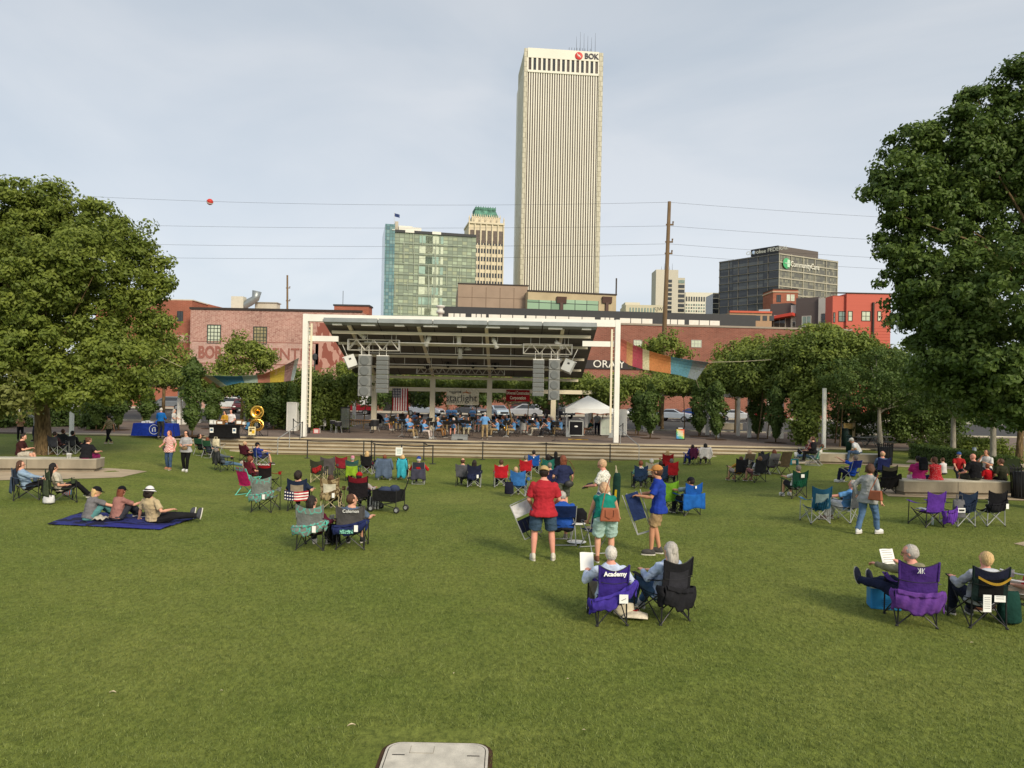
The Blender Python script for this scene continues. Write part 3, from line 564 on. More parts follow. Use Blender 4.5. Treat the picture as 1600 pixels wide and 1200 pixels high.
# ---- the tallest tower: cream piers and dark window strips
CW=mat('tower_marble',srgb(226,221,205),.7,.05,.05,.1,3); TW=mat('tower_window',srgb(66,54,50),.35,.3,.6)
B=Bld('skyscraper','tallest tower, cream striped office skyscraper with a red emblem at its top right','' or (820,76,434),(940,82.5,438.5),44,None,z0=0); w0=B.w; H=B.h; D_=B.w
b=MB(); b.bx(0,w0,0,36,0,H-.6); sd_=brick_mat('tower_side',srgb(196,190,170),srgb(202,196,176),srgb(166,160,142),.06,2.4,3.0,.2); b.build('wall',[sd_],B.t)
MB().bx(1.7,w0-1.7,-1.2,-.02,H-5.7,H).build('crown_band',CW,B.t)
for s in (0,1): MB().bx(-.3 if s==0 else w0-1.5,1.5 if s==0 else w0+.8,-1.3,0,0,H-.4).build('corner_pier',sd_,B.t)
sp=(w0-3.4)/15
for i in range(15):
    MB().bx(1.7+sp*i+.6,1.7+sp*(i+1)-.55,-.5,-.02,H-13.0,H-5.7).build('tall_window',GLD if i%2 else TW,B.t)
b=MB()
for i in range(16): x=1.7+sp*i; b.bx(x-.58,x+.62,-1.1,-.021,H-13.0,H-5.7)
b.bx(1.7,w0-1.7,-1.2,-.02,H-14.3,H-13.0); 
n=30; s2=(w0-3.4)/n
for i in range(n+1): x=1.7+s2*i; b.bx(max(1.7,x-.36),min(w0-1.7,x+.36),-.75,-.025,0,H-14.3)
b.build('pier',CW,B.t)
for i in range(n):
    x=1.7+s2*i; MB().bx(x+.36,x+s2-.36,-.3,-.02,0,H-14.3).build('window_strip',TW if i%3 else mat('tower_window_b',srgb(82,68,60),.3,.5,.15),B.t)
fl=MB()
for k in range(1,54): z=H-14.3-3.6*k; fl.bx(1.7,w0-1.7,-.40,-.30,z-.22,z+.22)
fl.build('spandrel',mat('tower_spandrel',srgb(84,72,62),.6),B.t)
b=MB()
for k in range(1,22): b.bx(-.1,-.02,2*k,2*k+.9,0,H-10)
b.build('side_rib',CW,B.t)
x,z=B.l(904.5,87.5,-1.3); b=MB(); b.ell((x,-1.5,z),(2.3,.3,2.3),24,8); em=b.build('emblem',pnt(200,52,48,.5),B.t,True)
b=MB()
for q in (-1,1): b.box((x+q*.65,-1.86,z-q*.65),(1.5,.1,.28),(0,R(45),0)); b.box((x+q*.8,-1.86,z-q*.75+.25*q),(.3,.1,1.0),(0,R(45),0))
b.ell((x,-1.8,z),(.55,.16,.55),12,6); b.build('emblem_mark',WP,em)
x,z=B.l(924.3,88.6,-1.3); tx=text('BOK','lettering',pnt(66,62,72,.6),(x,-1.4,z),4.5,parent=B.t,ext=.2,sx=.92,off=.1)
MB().bx(w0*.60,w0*.93,6,20,H,H+3.2).build('roof_plant',CW,B.t)
b=MB()
for k in range(6): b.tube((w0*(.7+.05*k),8,H+3),(w0*(.7+.05*k),8,H+13+((k*7)%4)),.14,.05,5)
for k in range(9): b.tube((w0*(.6+.035*k),7,H+3),(w0*(.6+.035*k),7,H+5.5),.12,.12,5)
b.build('antenna',DK,B.t)
# ---- right hand group
B=Bld('office_tower','white concrete tower with rooftop antennas just behind the utility pole',(1025,421,520),(1060,422,520),16,pnt(196,190,176,.8),z0=0); w0=B.w
MB().bx(0,w0*.48,-.4,0,0,B.h-.02).build('blank_wall',pnt(204,198,184,.8),B.t)
for k in range(10): MB().bx(w0*.5,w0*.72,-.3,-.02,B.h-9-3.1*k,B.h-7-3.1*k).build('window_band',GLD,B.t)
B2=MB(); B2.bx(w0,w0*1.33,2,16,0,B.h-5.2); B2.build('side_wing',pnt(190,184,168,.8),B.t)
for k in range(9): MB().bx(w0+.6,w0*1.31,1.7,1.98,B.h-9-3.4*k-(0),B.h-6.8-3.4*k).build('window_band',GLD if k else GLS,B.t)
b=MB()
for k in range(5): b.tube((w0*(.3+.12*k),4,B.h),(w0*(.3+.12*k),4,B.h+3+2.2*(k%3)),.16,.06,5)
b.build('antenna',DK,B.t)
B=Bld('office_block','low white office block with rows of square windows, right of the white tower',(1071,456,540),(1114,458,540),16,pnt(214,210,196,.8),z0=0); w0=B.w
for i in range(11):
    MB().bx(w0*(i+.25)/11,w0*(i+.8)/11,-.2,-.01,B.h-6.6,B.h-3.2).build('window',GLD,B.t)
    for k in range(5): MB().bx(w0*(i+.25)/11,w0*(i+.8)/11,-.2,-.01,B.h-9.8-2.3*k,B.h-8.6-2.3*k).build('window',GLS if (i+k)%3 else GLD,B.t)
B=Bld('office_block','low beige concrete block with short wall lettering left of the utility pole',(978,475,300),(1036,478,300),16,pnt(196,188,164,.85),z0=0); w0=B.w
text('KJW','lettering',pnt(60,58,54,.6),(w0*.87,-.05,B.h-1.6),2.0,parent=B.t); b=MB(); b.bx(w0*.0,w0*.4,2,12,B.h,B.h+1.2); b.build('roof_plant',pnt(206,200,180,.8),B.t)
for i in range(9): MB().bx(w0*.1+i*1.2,w0*.1+i*1.2+.6,-.1,-.01,B.h-3.2,B.h-1.2).build('window',GLS,B.t)
# hotel-like dark tower with white grid: two faces meeting at a corner
lx=at(1125,404,400); cx=at(1217,395,372); rx=at(1308,398,392)
t=thing('office_tower','wide dark glass tower with white grid lines and a green round emblem','building',(cx.x,cx.y,0)); Hc=cx.z
DG=cell_mat('dark_curtain',1.6,1.7,[srgb(58,60,66),srgb(48,50,56),srgb(72,74,78),srgb(90,92,92)],srgb(40,42,46),.14,.15,.6,seed=3); DG2=cell_mat('sunlit_curtain',1.5,1.7,[srgb(108,106,94),srgb(124,122,106),srgb(96,94,86),srgb(136,132,114)],srgb(80,80,74),.18,.2,.6,seed=5)  # second, lighter glass paints the sunlight on the tower's right face
LN=pnt(172,166,150,.7); LN_SHADED=pnt(118,114,108,.7); ub=(rx-cx); ub.z=0; vb=(lx-cx); vb.z=0; wr=ub.length; wl=vb.length; u=ub.normalized(); v=vb.normalized()  # darker copy of the line paint: left face's shade put into colour
b=MB(); P0=Vector((0,0,0)); q=[P0,ub,ub+vb,vb]; b.prism([(p.x,p.y) for p in q][::1],0,Hc); b.build('wall',DG,t)
nu_=Vector((u.y,-u.x,0)); nv_=Vector((-v.y,v.x,0))
def facebox(o_,d_,n_,a,b_,o0,o1,z0,z1,mb):
    p=[o_+d_*a+n_*o0,o_+d_*b_+n_*o0,o_+d_*b_+n_*o1,o_+d_*a+n_*o1]; mb.prism([(k.x,k.y) for k in p],z0,z1)
b=MB(); facebox(P0,u,nu_,0,wr,0.0,.15,0,Hc-.1,b); b.build('curtain_wall',DG2,t)
for k in range(16):
    z=Hc-.4-4.05*k
    if z<2: break
    b=MB(); facebox(P0,u,nu_,-.3,wr+.3,.15,.6,z-.45,z+.1,b); b.build('floor_edge',LN,t); b=MB(); facebox(P0,v,nv_,0,wl+.3,.02,.5,z-.26,z+.04,b); b.build('floor_edge',LN_SHADED,t)
for k in range(6): b=MB(); facebox(P0,u,nu_,wr*k/5-.15,wr*k/5+.2,.15,.5,0,Hc,b); b.build('mullion',LN,t)
for k in range(1,7): b=MB(); facebox(P0,v,nv_,wl*k/6-.1,wl*k/6+.1,.02,.4,0,Hc,b); b.build('mullion',LN_SHADED,t)
# rooftop box + sign on left face
rb=MB(); ro=ub*.18+vb*.55; 
rp=[ub*.015+vb*.46,ub*.015+vb*.015,ub*.68+vb*.015,ub*.68+vb*.46]; b=MB(); b.prism([(p.x,p.y) for p in rp],Hc,Hc+3.7); b.build('penthouse',pnt(98,90,86,.7),t)
sg=thing('x','x','x') if 0 else None
ang=math.atan2(-v.y,-v.x)
d1=(rp[1]-rp[0]).normalized(); a1=math.atan2(d1.y,d1.x); n1_=Vector((d1.y,-d1.x,0)); L1=(rp[1]-rp[0]).length
c_=rp[0]+n1_*.4
b=MB(); facebox(rp[0],d1,n1_,-.3,L1*.99,.05,.3,Hc+.2,Hc+3.9,b); sb=b.build('sign_board',pnt(46,46,50,.5),t)
pc=rp[0]+d1*(L1*.57)+n1_*.42; text('Cherokee FEDERAL','lettering',WP,(pc.x,pc.y,Hc+2.1),2.7,(PI/2,0,a1),sb,.05,sx=L1*.068,off=.02); pc=rp[0]+d1*(L1*.1)+n1_*.42; b=MB(); b.ell((pc.x,pc.y,Hc+2.1),(1.0,.3,1.0),12,6); b.build('emblem',pnt(150,170,200,.6),sb)
au=math.atan2(u.y,u.x); pc=u*(wr*.11)+nu_*.85; b=MB(); b.ell((0,0,0),(2.7,.2,2.7),20,8); e_=b.build('emblem',pnt(76,166,112,.5),t,True); e_.location=(pc.x,pc.y,Hc-5); e_.rotation_euler=(0,0,au); b=MB(); b.bx(.1,1.9,-.35,-.2,-1.9,1.9); b.bx(-1.6,2.2,-.36,-.21,-.25,.25); b.build('emblem_mark',pnt(190,220,196,.5),e_)
pc=u*(wr*.42)+nu_*.75; text('CommunityCare','lettering',WP,(pc.x,pc.y,Hc-5),4.0,(PI/2,0,au),t,.08,sx=.78,off=.03)
B=Bld('office_block','narrow dark block tucked left of the white grid tower',(1114,459,430),(1128,459,430),16,DG,z0=0)
for k in range(4): MB().bx(0,B.w,-.2,-.01,B.h-3-3*k,B.h-2.5-3*k).build('floor_edge',LN,B.t)
MB().bx(0,B.w,-.25,.1,B.h,B.h+.5).build('parapet_cap',LN,B.t)
# brick tower + modern flats
B=Bld('brick_tower','small square red brick tower house in front of the white grid tower',(1208,453,195),(1247,452,195),6,BRR,z0=0,k=1.3); w0=B.w
MB().bx(-.15,w0+.15,-.15,6.1,B.h-.6,B.h-.35).build('stone_band',pnt(186,160,136,.8),B.t); MB().bx(-.1,w0+.1,-.1,6.1,B.h,B.h+.2).build('parapet_cap',CAP,B.t)
for x in (.55,.72): window(B.t,w0*x,B.h-2.3,.7,1.3,2,2,WP,GLL)
window(B.t,w0*.14,B.h-2.6,.9,1.5,2,2,CAP,GLD)
GR1=mat('siding_charcoal',srgb(92,84,82),.8,.06,1,.2,3,stretch=(.1,.1,6)); GR2=mat('siding_lightgrey',srgb(178,176,170),.8,.05,1); RD=mat('siding_red',srgb(192,98,82),.75,.05,1,.3,3,stretch=(.05,.05,8))
B=Bld('apartment_building','charcoal and light grey clad flats left of the red building',(1203,474,166),(1300,466,158),14,None,z0=0,k=1.3); w0=B.w; H=B.h
def px_block(B,x0,x1,ytop,off,m,name,dep=4):
    xa,za=B.l(x0,ytop,off); xb,_=B.l(x1,ytop,off); return MB().bx(xa,xb,off,off+dep,0,za).build(name,m,B.t),xa,xb,za
o,xa,xb,za=px_block(B,1204,1236,475,0.6,GR1,'side_wing'); window(B.t,xa+.6,za-4.2,2.0,2.2,2,1,WP,GLD,y=.6)
o,xa,xb,za=px_block(B,1236,1244,477,.3,GR2,'corner_wall'); window(B.t,xa+.2,za-4.4,.6,1.6,1,2,WP,GLD,y=.3)
o,xa,xb,za=px_block(B,1244,1279,466,0,GR1,'wall'); window(B.t,xa+1.0,za-4.9,1.5,1.8,2,1,WP,GLS,y=0); 
o,xa,xb,za=px_block(B,1279,1301,466,-.3,GR2,'end_wall'); window(B.t,xa+.5,za-4.6,.9,2.0,1,2,CAP,GLD,y=-.3)
b=MB(); xa,za=B.l(1183,498,-1.5); xb,zb=B.l(1238,488,-1.5); b._add([(xa,-1.5,za-.5),(xb,-1.5,zb-.5),(xb,3,zb-.5),(xa,3,za-.5),(xa,-1.5,za),(xb,-1.5,zb),(xb,3,zb),(xa,3,za)],[(0,3,2,1),(4,5,6,7),(0,1,5,4),(1,2,6,5),(2,3,7,6),(3,0,4,7)]); b.build('red_canopy',pnt(196,74,60,.6),B.t)
xa,za=B.l(1186,484,-1); xb,zb=B.l(1203,496,-1); s=MB().bx(xa,xb,-1.2,-1,zb,za).build('hanging_sign',pnt(190,200,204,.6),B.t); text('VEGAN','lettering',pnt(120,134,150,.6),((xa+xb)/2,-1.25,(za+zb)/2),.75,parent=s,sx=.8)
B=Bld('apartment_building','bright red clad flats at the edge of the big right tree',(1300,459,145),(1399,459,145),14,None,z0=0,k=1.3); w0=B.w; H=B.h
xm,_=B.l(1323,459); xr,_=B.l(1392,459); MB().bx(.3,xm,.4,3,0,H-.3).build('wall',RD,B.t); MB().bx(xm,xr,0,3,0,H).build('bay_wall',RD,B.t)
MB().bx(-.1,xr+.1,-.12,.3,H,H+.15).build('roof_trim',CAP,B.t)
for (x0,y0,x1,y1,n) in ((1310,486,1322,503,2),(1325,486,1332,502,1),(1346,486,1360,502,2),(1371,486,1377,502,1),(1302,488,1305,504,1),(1347,518,1354,534,1),(1323,518,1330,534,1)):
    off=.4 if x1<1324 else 0; xa,za=B.l(x0,y0,off); xb,zb=B.l(x1,y1,off); window(B.t,xa,zb,xb-xa,za-zb,n,2,CAP,GLS if x0<1324 else GLL,y=off,fr=.09)
xa,_=B.l(1364,468); MB().bx(xa-.12,xa+.12,-.3,-.01,0,H-1.3).build('downpipe',CAP,B.t)
b=MB()
for k in range(30): b.bx(xm,xr,-.02,-.001,k*.45,k*.45+.025)
b.build('siding_joint',mat('joint_red',srgb(150,60,48),.8),B.t)
B=Bld('storefront','pale low shop roof seen between the dark roof band and the flats',(1140,492,153),(1206,486,153),8,pnt(170,140,112,.85),z0=0,k=1.3); MB().bx(0,B.w,-.2,.4,B.h,B.h+.3).build('parapet_cap',pnt(196,96,72,.7),B.t)
for k in range(5): MB().bx(2+k*1.1,2.7+k*1.1,-.05,-.005,B.h-1.2,B.h-.4).build('window',GLD,B.t)
# ---- utility poles and wires
WOOD=mat('pole_wood',srgb(112,92,68),.9,.25,3,.5,10,stretch=(4,4,.4)); WIRE=mat('wire_dark',(.05,.05,.05),.6)
def pole(label,px,pt,pb,D,r=.18,lean=0,arms=()):
    T=at(px,pt,D); p=at(pb[0],pb[1],D); t=thing('utility_pole',label,'utility pole',(p.x,p.y,0),0,'wooden utility poles'); dx=(T.x-p.x)/(T.z-p.z); d=(dx,0,1)
    z1=T.z; b=MB(); b.path([(-p.z*dx,0,-.3),(dx*(z1-p.z),0,z1)],[r*1.25,r*.75],10); b.build('pole',WOOD,t,True)
    for z in arms: zz=at(px,z,D).z; xx=dx*(zz-p.z); b=MB(); b.box((xx+.12,0,zz),(.75,.1,.14)); b.tube((xx+.42,0,zz),(xx+.45,0,zz+.32),.05,.09,6); b.build('insulator_arm',WOOD,t)
    return t
pole('tall leaning wooden utility pole right of the tallest tower',1046,315,(1038,518),72,.22,arms=(351,378,396))
pole('thin distant wooden pole above the pink brick roof',449,430,(449,482),132,.2,arms=(450,470))
def wire(name_lab,pts,D=(72,72),sag=0,r=.014,nm='power_line'):
    a=at(pts[0][0],pts[0][1],D[0]); c=at(pts[1][0],pts[1][1],D[1]); b=MB(); n=24
    b.path([a.lerp(c,i/n)-Vector((0,0,4*sag*(i/n)*(1-i/n))) for i in range(n+1)],r,5); o=b.build(nm,WIRE); tag(o,name_lab,'wire','power lines across the sky')
for (y,yl,yr,lab) in ((315,301,345,'topmost'),(352,350,380,'second'),(380,380,408,'third'),(397,404,425,'lowest')):
    wire('%s thin power line left of the tall utility pole'%lab,((-60,yl-6 if y!=397 else yl-8),(1045,y+1)),(84,72),.5 if y!=315 else .9,.012)
    wire('%s thin power line right of the tall utility pole'%lab,((1045,y+1),(1700,yr+8)),(72,84),.3,.012)
p=at(328,315.5,80); t=thing('marker_ball','red and white ball hanging on the top power line in the sky','wire marker',tuple(p)); MB().ell((0,0,0),(.34,.34,.34),16,10).build('ball',pnt(196,52,40,.5),t,True); MB().lathe([(.345,-.07),(.352,0),(.345,.07)],n=20,M=Euler((.6,.5,0)).to_matrix()).build('white_band',WP,t)
# street lamps behind pergola
for (px,py,pb) in ((492,553,612),(873,578,640)):
    a=at(px,py,66); t=thing('street_lamp','black street lamp post %s the stage canopy'%('left of' if px<600 else 'under the right end of'),'street lamp',(a.x,66,0),0,'black street lamps'); MB().lathe([(.12,0),(.12,.6),(.06,.7),(.06,a.z-.6)],n=8).build('post',DK,t); MB().lathe([(.06,a.z-.6),(.2,a.z-.5),(.24,a.z-.1),(.1,a.z),(0,a.z+.1)],n=10).build('lantern',DK,t)
# ================================================================ STAGE
CRM=mat('cream_steel',srgb(228,218,192),.55,.04,1,.05,20); WST=mat('white_steel',srgb(236,234,226),.5,.05,1,.05,20); DECK=mat('canopy_underside',srgb(98,94,88),.7,.15,1.5,stretch=(1,6,1)); FAS=mat('canopy_fascia',srgb(134,140,140),.5,.15,1.2)
fx0=at(474.5,683,47).x; fx1=at(962,690,47).x; FD=47.0; ZT=7.92
t=thing('stage','covered stage frame of white steel with a sloping dark canopy','stage canopy',((fx0+fx1)/2,FD,SZ)); cx=(fx0+fx1)/2; hw=(fx1-fx0)/2; st=t
for s in (-1,1):
    b=MB(); b.bx(s*hw-.155,s*hw+.155,-.2,.2,0,ZT-SZ); o=b.build('post',WST,t); b=MB(); b.bx(s*(hw-.36)-.06,s*(hw-.36)+.06,-.05,.05,.6,ZT-SZ-.6)
    for k in range(24): b.bx(s*(hw-.28)-.1,s*(hw-.28)+.1,-.02,.02,.8+k*.27,.83+k*.27)
    b.build('cable_ladder',CRM,o)
z=ZT-SZ
b=MB(); b.bx(-hw+.155,hw-.155,-.18,.18,z-.46,z-.02); b.build('front_beam',WST,t)
for k in range(9): b=MB(); x=-hw+2.0+k*(2*hw-4)/8; b.bx(x-.45 if k%2 else x-.3,x+.45 if k%2 else x+.3,-.15,.19,z-.68,z-.46); b.build('hanger_plate',WST,t)
def W2(p): return Vector((p.x-cx,p.y-FD,p.z-SZ))
c=[W2(at(506,503,46.9)),W2(at(933,512.5,46.9)),W2(at(897,590,56.5)),W2(at(541,584,56.5))]
zf=(c[0].z+c[1].z)/2; zr=(c[2].z+c[3].z)/2; c[0].z=c[1].z=zf; c[2].z=c[3].z=zr
# the canopy is one rigid sloping plane of constant width
xl=(c[0].x+c[3].x)/2; xr=(c[1].x+c[2].x)/2; xl=c[0].x; xr=c[1].x
yr=c[2].y; yf=c[0].y; sl_=(zr-zf)/(yr-yf)
def cp(x,y,dz=0): return (x,y,zf+sl_*(y-yf)+dz)
b=MB(); b._add([cp(xl,yf),cp(xr,yf),cp(xr,yr),cp(xl,yr),cp(xl,yf,.25),cp(xr,yf,.25),cp(xr,yr,.25),cp(xl,yr,.25)],[(0,3,2,1),(4,5,6,7),(0,1,5,4),(1,2,6,5),(2,3,7,6),(3,0,4,7)])
roof=b.build('canopy',DECK,t); b=MB()
nseg=5
for k in range(nseg): x0=xl+(xr-xl)*k/nseg; x1=xl+(xr-xl)*(k+1)/nseg; b.box(((x0+x1)/2,yf-.02,zf+.08),(x1-x0-.08,.5,.28),(-.3,0,0))
b.build('fascia',FAS,roof)
b=MB()
for k in range(1,10): x=xl+(xr-xl)*k/10; b._add([cp(x-.02,yf+.1,-.012),cp(x+.02,yf+.1,-.012),cp(x+.02,yr,-.012),cp(x-.02,yr,-.012)],[(0,1,2,3)])
b.build('panel_seam',mat('seam_dark',(.02,.02,.018),.8),roof)
for f,w in ((.10,.19),(.30,.17),(.53,.17),(.76,.16),(.985,.2)):
    y=yf+(yr-yf)*f; b=MB(); b.bx(xl+.3,xr-.3,y-.09,y+.09,zf+sl_*(y-yf)-.14-w,zf+sl_*(y-yf)-.14); b.build('purlin',CRM,t)
for f in (.16,.36,.58):
    y=yf+(yr-yf)*f; zz=zf+sl_*(y-yf)-.62; b=MB(); b.tube((xl+2.3,y,zz),(xr-1.5,y,zz),.035,n=6)
    for k in range(8): x=xl+2.5+k*(xr-xl-4.2)/7; b.tube((x,y,zz),(x,y,zz+.5),.02,n=5)
    b.build('lighting_pipe',WST,t)
pil=[]
for pxr in (585,676,765,865):
    xr_=W2(at(pxr,606,56.3)).x; x0=xr_*1.0
    b=MB(); b.bar(cp(xr_,yf+.2,-.07),cp(xr_,yr,-.07),.22,.12); b.build('rafter',CRM,t); b=MB(); b.bx(xr_-.19,xr_+.19,yr-.3,yr-.0,0,zr-.1); b.build('pillar',CRM,t); pil.append(xr_)
b=MB(); zb=3.18; b.bx(pil[0]-2.6,pil[-1]+2.2,yr-.33,yr-.02,zb-.15,zb+.14) if 0 else None
for i,(x0,x1) in enumerate(((pil[0]-1.8,pil[0]-.2),(pil[0]+.2,pil[1]-.2),(pil[1]+.2,pil[2]-.2),(pil[2]+.2,pil[3]-.2),(pil[3]+.2,pil[3]+3.2))):
    b=MB(); b.bx(x0,x1,yr-.28,yr-.03,zb-.18,zb+.12); b.build('cross_beam',CRM,t)
for s in (-1,1):
    xe=xl if s<0 else xr; b=MB(); zz=zf-1.03; b.bx(min(s*(hw-.21),xe+s*-.9),max(s*(hw-.21),xe+s*-.9),.0,.2,zz-.17,zz+.17); b.build('side_strut',WST,t)
# hung things under the canopy
def truss(label,px0,px1,py0,py1,D,n=4,m=None):
    a=at(px0,py0,D); c_=at(px1,py1,D); w=c_.x-a.x; h=a.z-c_.z+.12; t=thing('lighting_truss',label,'truss',(a.x,D,c_.z),0,'silver trusses hung from the canopy'); m=m or pnt(196,194,186,.35,.5); r=.035
    for y in (0,.34):
        b=MB()
        for z in (0,h): b.tube((0,y,z),(w,y,z),r,n=6)
        for e_ in (0,w): b.tube((e_,y,0),(e_,y,h),r,n=6)
        b.build('chord_frame',m,t)
        b=MB()
        for k in range(n): x0=w*k/n; x1=w*(k+.5)/n; x2=w*(k+1)/n; b.tube((x0,y,0),(x1,y,h),r*.75,n=5); b.tube((x1,y,h),(x2,y,0),r*.75,n=5)
        b.build('lattice',m,t)
    b=MB()
    for e_ in (.15,.85):
        zt=zf+SZ+sl_*(D-FD-yf)-c_.z; b.tube((w*e_,.17,h),(w*e_,.17,zt),.02,n=5)
    for z in (0,h):
        for e_ in (0,w): b.tube((e_,0,z),(e_,.34,z),r,n=6)
    b.build('hanging_cable',m,t); return t
truss('short silver truss holding the left pair of loudspeaker columns',543.5,623,533,548,48.2,3)
truss('short silver truss holding the right pair of loudspeaker columns',818,893.5,540,554,48.2,3)
truss('long thin silver truss at the back of the canopy',651,788,577,586,54.5,12)
SPK=mat('speaker_grey',srgb(128,130,128),.6,.12,6); SPF=mat('speaker_grille',srgb(108,112,112),.7,.1,30)
def array(label,px0,px1,py0,py1,D,kind):
    a=at(px0,py0,D); c_=at(px1,py1,D); w=c_.x-a.x; h=a.z-c_.z; t=thing('loudspeaker_column',label,'loudspeaker',((a.x+c_.x)/2,D,c_.z),0,'grey loudspeaker columns hung under the canopy')
    n=4 if kind=='round' else 8
    for k in range(n):
        z0=h*k/n; s=MB(); s.bx(-w/2,w/2,0,.55,z0+.012,z0+h/n-.012); o=s.build('speaker_box',SPK,t)
        bv=o.modifiers.new('b','BEVEL'); bv.width=.02; bv.segments=1
        b=MB()
        if kind=='round':
            b.lathe([(w*.38,0),(w*.38,.02),(w*.33,.03),(w*.15,.0),(0,.01)],(0,-.004,z0+h/n/2),18,Matrix.Rotation(PI/2,3,'X')); b.build('driver',SPF,o,True)
        else: b.bx(-w*.44,w*.44,-.012,0,z0+.05,z0+h/n-.05); b.build('grille',SPF,o)
    zt=at(px0,py0-14,D).z-c_.z
    b=MB(); b.tube((-w*.3,.2,h),(-w*.3,.2,zt),.02,n=5); b.tube((w*.3,.2,h),(w*.3,.2,zt),.02,n=5); b.bx(-w/2,w/2,.1,.4,h,h+.05); b.build('hanging_bracket',WST,t); return t
array('outer left loudspeaker column with four round drivers',560,578,555,619.5,48,'round'); array('slatted loudspeaker column just right of the left round-driver column',588,605.5,556,614.5,48.2,'slat')
array('slatted loudspeaker column just left of the right round-driver column',833,849.5,562,619.5,48.2,'slat'); array('outer right loudspeaker column with four round drivers',858,874,562,625.5,48,'round')
for px,py,s in ((547,566,1),(889,573,-1)):
    p=at(px,py,48.4); t=thing('loudspeaker','angled white loudspeaker box hanging beside the %s columns'%('left' if s>0 else 'right'),'loudspeaker',tuple(p),0,'angled white loudspeakers',rot=(R(-18),R(-20*s),R(28*s)))
    b=MB(); b.prism([(-.34,-.3),(.34,-.3),(.22,.3),(-.22,.3)],-.4,.4); b.build('cabinet',pnt(196,198,194,.5),t); MB().bx(-.08,.08,-.315,-.3,.08,.2).build('badge',DK,t); b=MB(); b.bx(-.36,.36,-.03,.03,.42,.46); b.tube((0,0,.46),(0,0,1.3),.02); b.build('bracket',WST,t)
LB=mat('lamp_black',(.03,.03,.03),.5)
k=0
spots=[(563,518,-30,'white'),(565,545,-20,'white'),(669,528,15,'white'),(717,525,0,'white'),(719,547,0,'white'),(773,531,-15,'white'),(873,534,-35,'white'),(870,555,-30,'white')]
pos=['upper one at the far left of the canopy','lower one just above the left loudspeaker columns','left of centre','upper one at the centre','lower one at the centre','right of centre','upper one at the right end','lower one just above the right loudspeaker columns']
for (px,py,an,c_),ps in zip(spots,pos):
    D=48.5 if py<536 else 50.5; p=at(px,py,D); t=thing('spotlight','white stage spotlight under the canopy, %s'%ps,'spotlight',tuple(p),0,'white spotlights'); Ry=Matrix.Rotation(R(an*1.6),3,'Y')@Matrix.Rotation(R(25),3,'X')
    MB().lathe([(0,.3),(.12,.3),(.14,.1),(.14,-.25),(.19,-.42),(.17,-.42),(.1,-.2)],(0,0,-.15),12,Ry).build('lamp_can',WST,t,True); b=MB(); b.bx(-.2,-.17,-.03,.03,-.15,.25); b.bx(.17,.2,-.03,.03,-.15,.25); b.bx(-.2,.2,-.03,.03,.25,.28); b.tube((0,0,.28),(0,0,.6),.025); b.build('yoke',WST,t)
for i,(px,py) in enumerate(((668,572),(700,570),(739,571),(774,572))):
    p=at(px,py,53.6); t=thing('spotlight','black moving-head lamp on the long back truss, number %s from the left'%['one','two','three','four'][i],'spotlight',tuple(p),0,'black lamps on the back truss'); MB().ell((0,0,0),(.16,.16,.22),10,8).build('lamp_head',LB,t,True); b=MB(); b.bx(-.24,-.19,-.05,.05,-.1,.5); b.bx(.19,.24,-.05,.05,-.1,.5); b.bx(-.24,.24,-.08,.08,.45,.6); b.tube((0,0,.6),(0,0,1.1),.03); b.build('yoke',LB,t)
# rewritten labels so each lamp can be pointed to
lb=['leftmost black lamp standing over the long back truss','second black lamp from the left over the long back truss','third black lamp from the left over the long back truss','rightmost black lamp over the long back truss']
for o,l in zip([o for o in COL.objects if o.get('group')=='black lamps on the back truss'],lb): o['label']=l
p=at(731,545,50.5); t=thing('pendant_lamp','small white bell-shaped lamp hanging at the middle of the canopy','lamp',tuple(p)); MB().lathe([(.26,-.1),(.2,.02),(.06,.1),(.05,.2)],n=12).build('lamp_shade',WST,t,True); MB().tube((0,0,.2),(0,0,.7),.015).build('cord',WST,t)
# banners on the cross beam
yb=FD+yr-.42
def flat(name,label,cat,px0,px1,py0,py1,D,m,wob=.04,hang=True):
    a=at(px0,py0,D); c_=at(px1,py1,D); t=thing(name,label,cat,(a.x,D,c_.z)); w=c_.x-a.x; h=a.z-c_.z
    fn=lambda u,v:(u*w,wob*math.sin(u*9+v*2)*v,h*(1-v)); return t,w,h,fn
t,w,h,fn=flat('flag','American flag hanging vertically from the cross beam behind the band','flag',613.5,637,606.5,642,yb,None)
RS=fab(186,40,52); WS=fab(236,230,226); BS=fab(48,52,84)
fr=MB(); fw=MB(); 
for k in range(13):
    g=(lambda k:(lambda u,v:fn((k+u)/13,v)))(k); (fr if k%2==0 else fw).cloth(g,2,8,.01)
fr.build('red_stripes',RS,t); fw.build('white_stripes',WS,t)
ca=MB().cloth(lambda u,v:tuple(Vector(fn(u*.54,v*.42))+Vector((0,-.012,0))),6,4,.012).build('canton',BS,t); b=MB()
for i in range(5):
    for j in range(6): b.ell((w*.54*(i+.6)/5.2,-.04,h-(h*.42)*(j+.5)/6),(.04,.012,.04),6,4)
b.build('stars',WS,ca)
t,w,h,fn=flat('banner','cream starlight concerts banner with a trumpet drawing behind the band','banner',698,748,606.5,633,yb,None,.03)
ban=MB().cloth(fn,12,5,.01).build('banner_cloth',fab(226,218,192),t); IK=mat('ink_dark',srgb(84,82,80),.8)
text('starlight','lettering',IK,(w*.46,-.04,h*.40),.74,parent=ban,sx=1.0); text('CONCERTS','lettering',IK,(w*.26,-.04,h*.14),.24,parent=ban,sx=1.0)
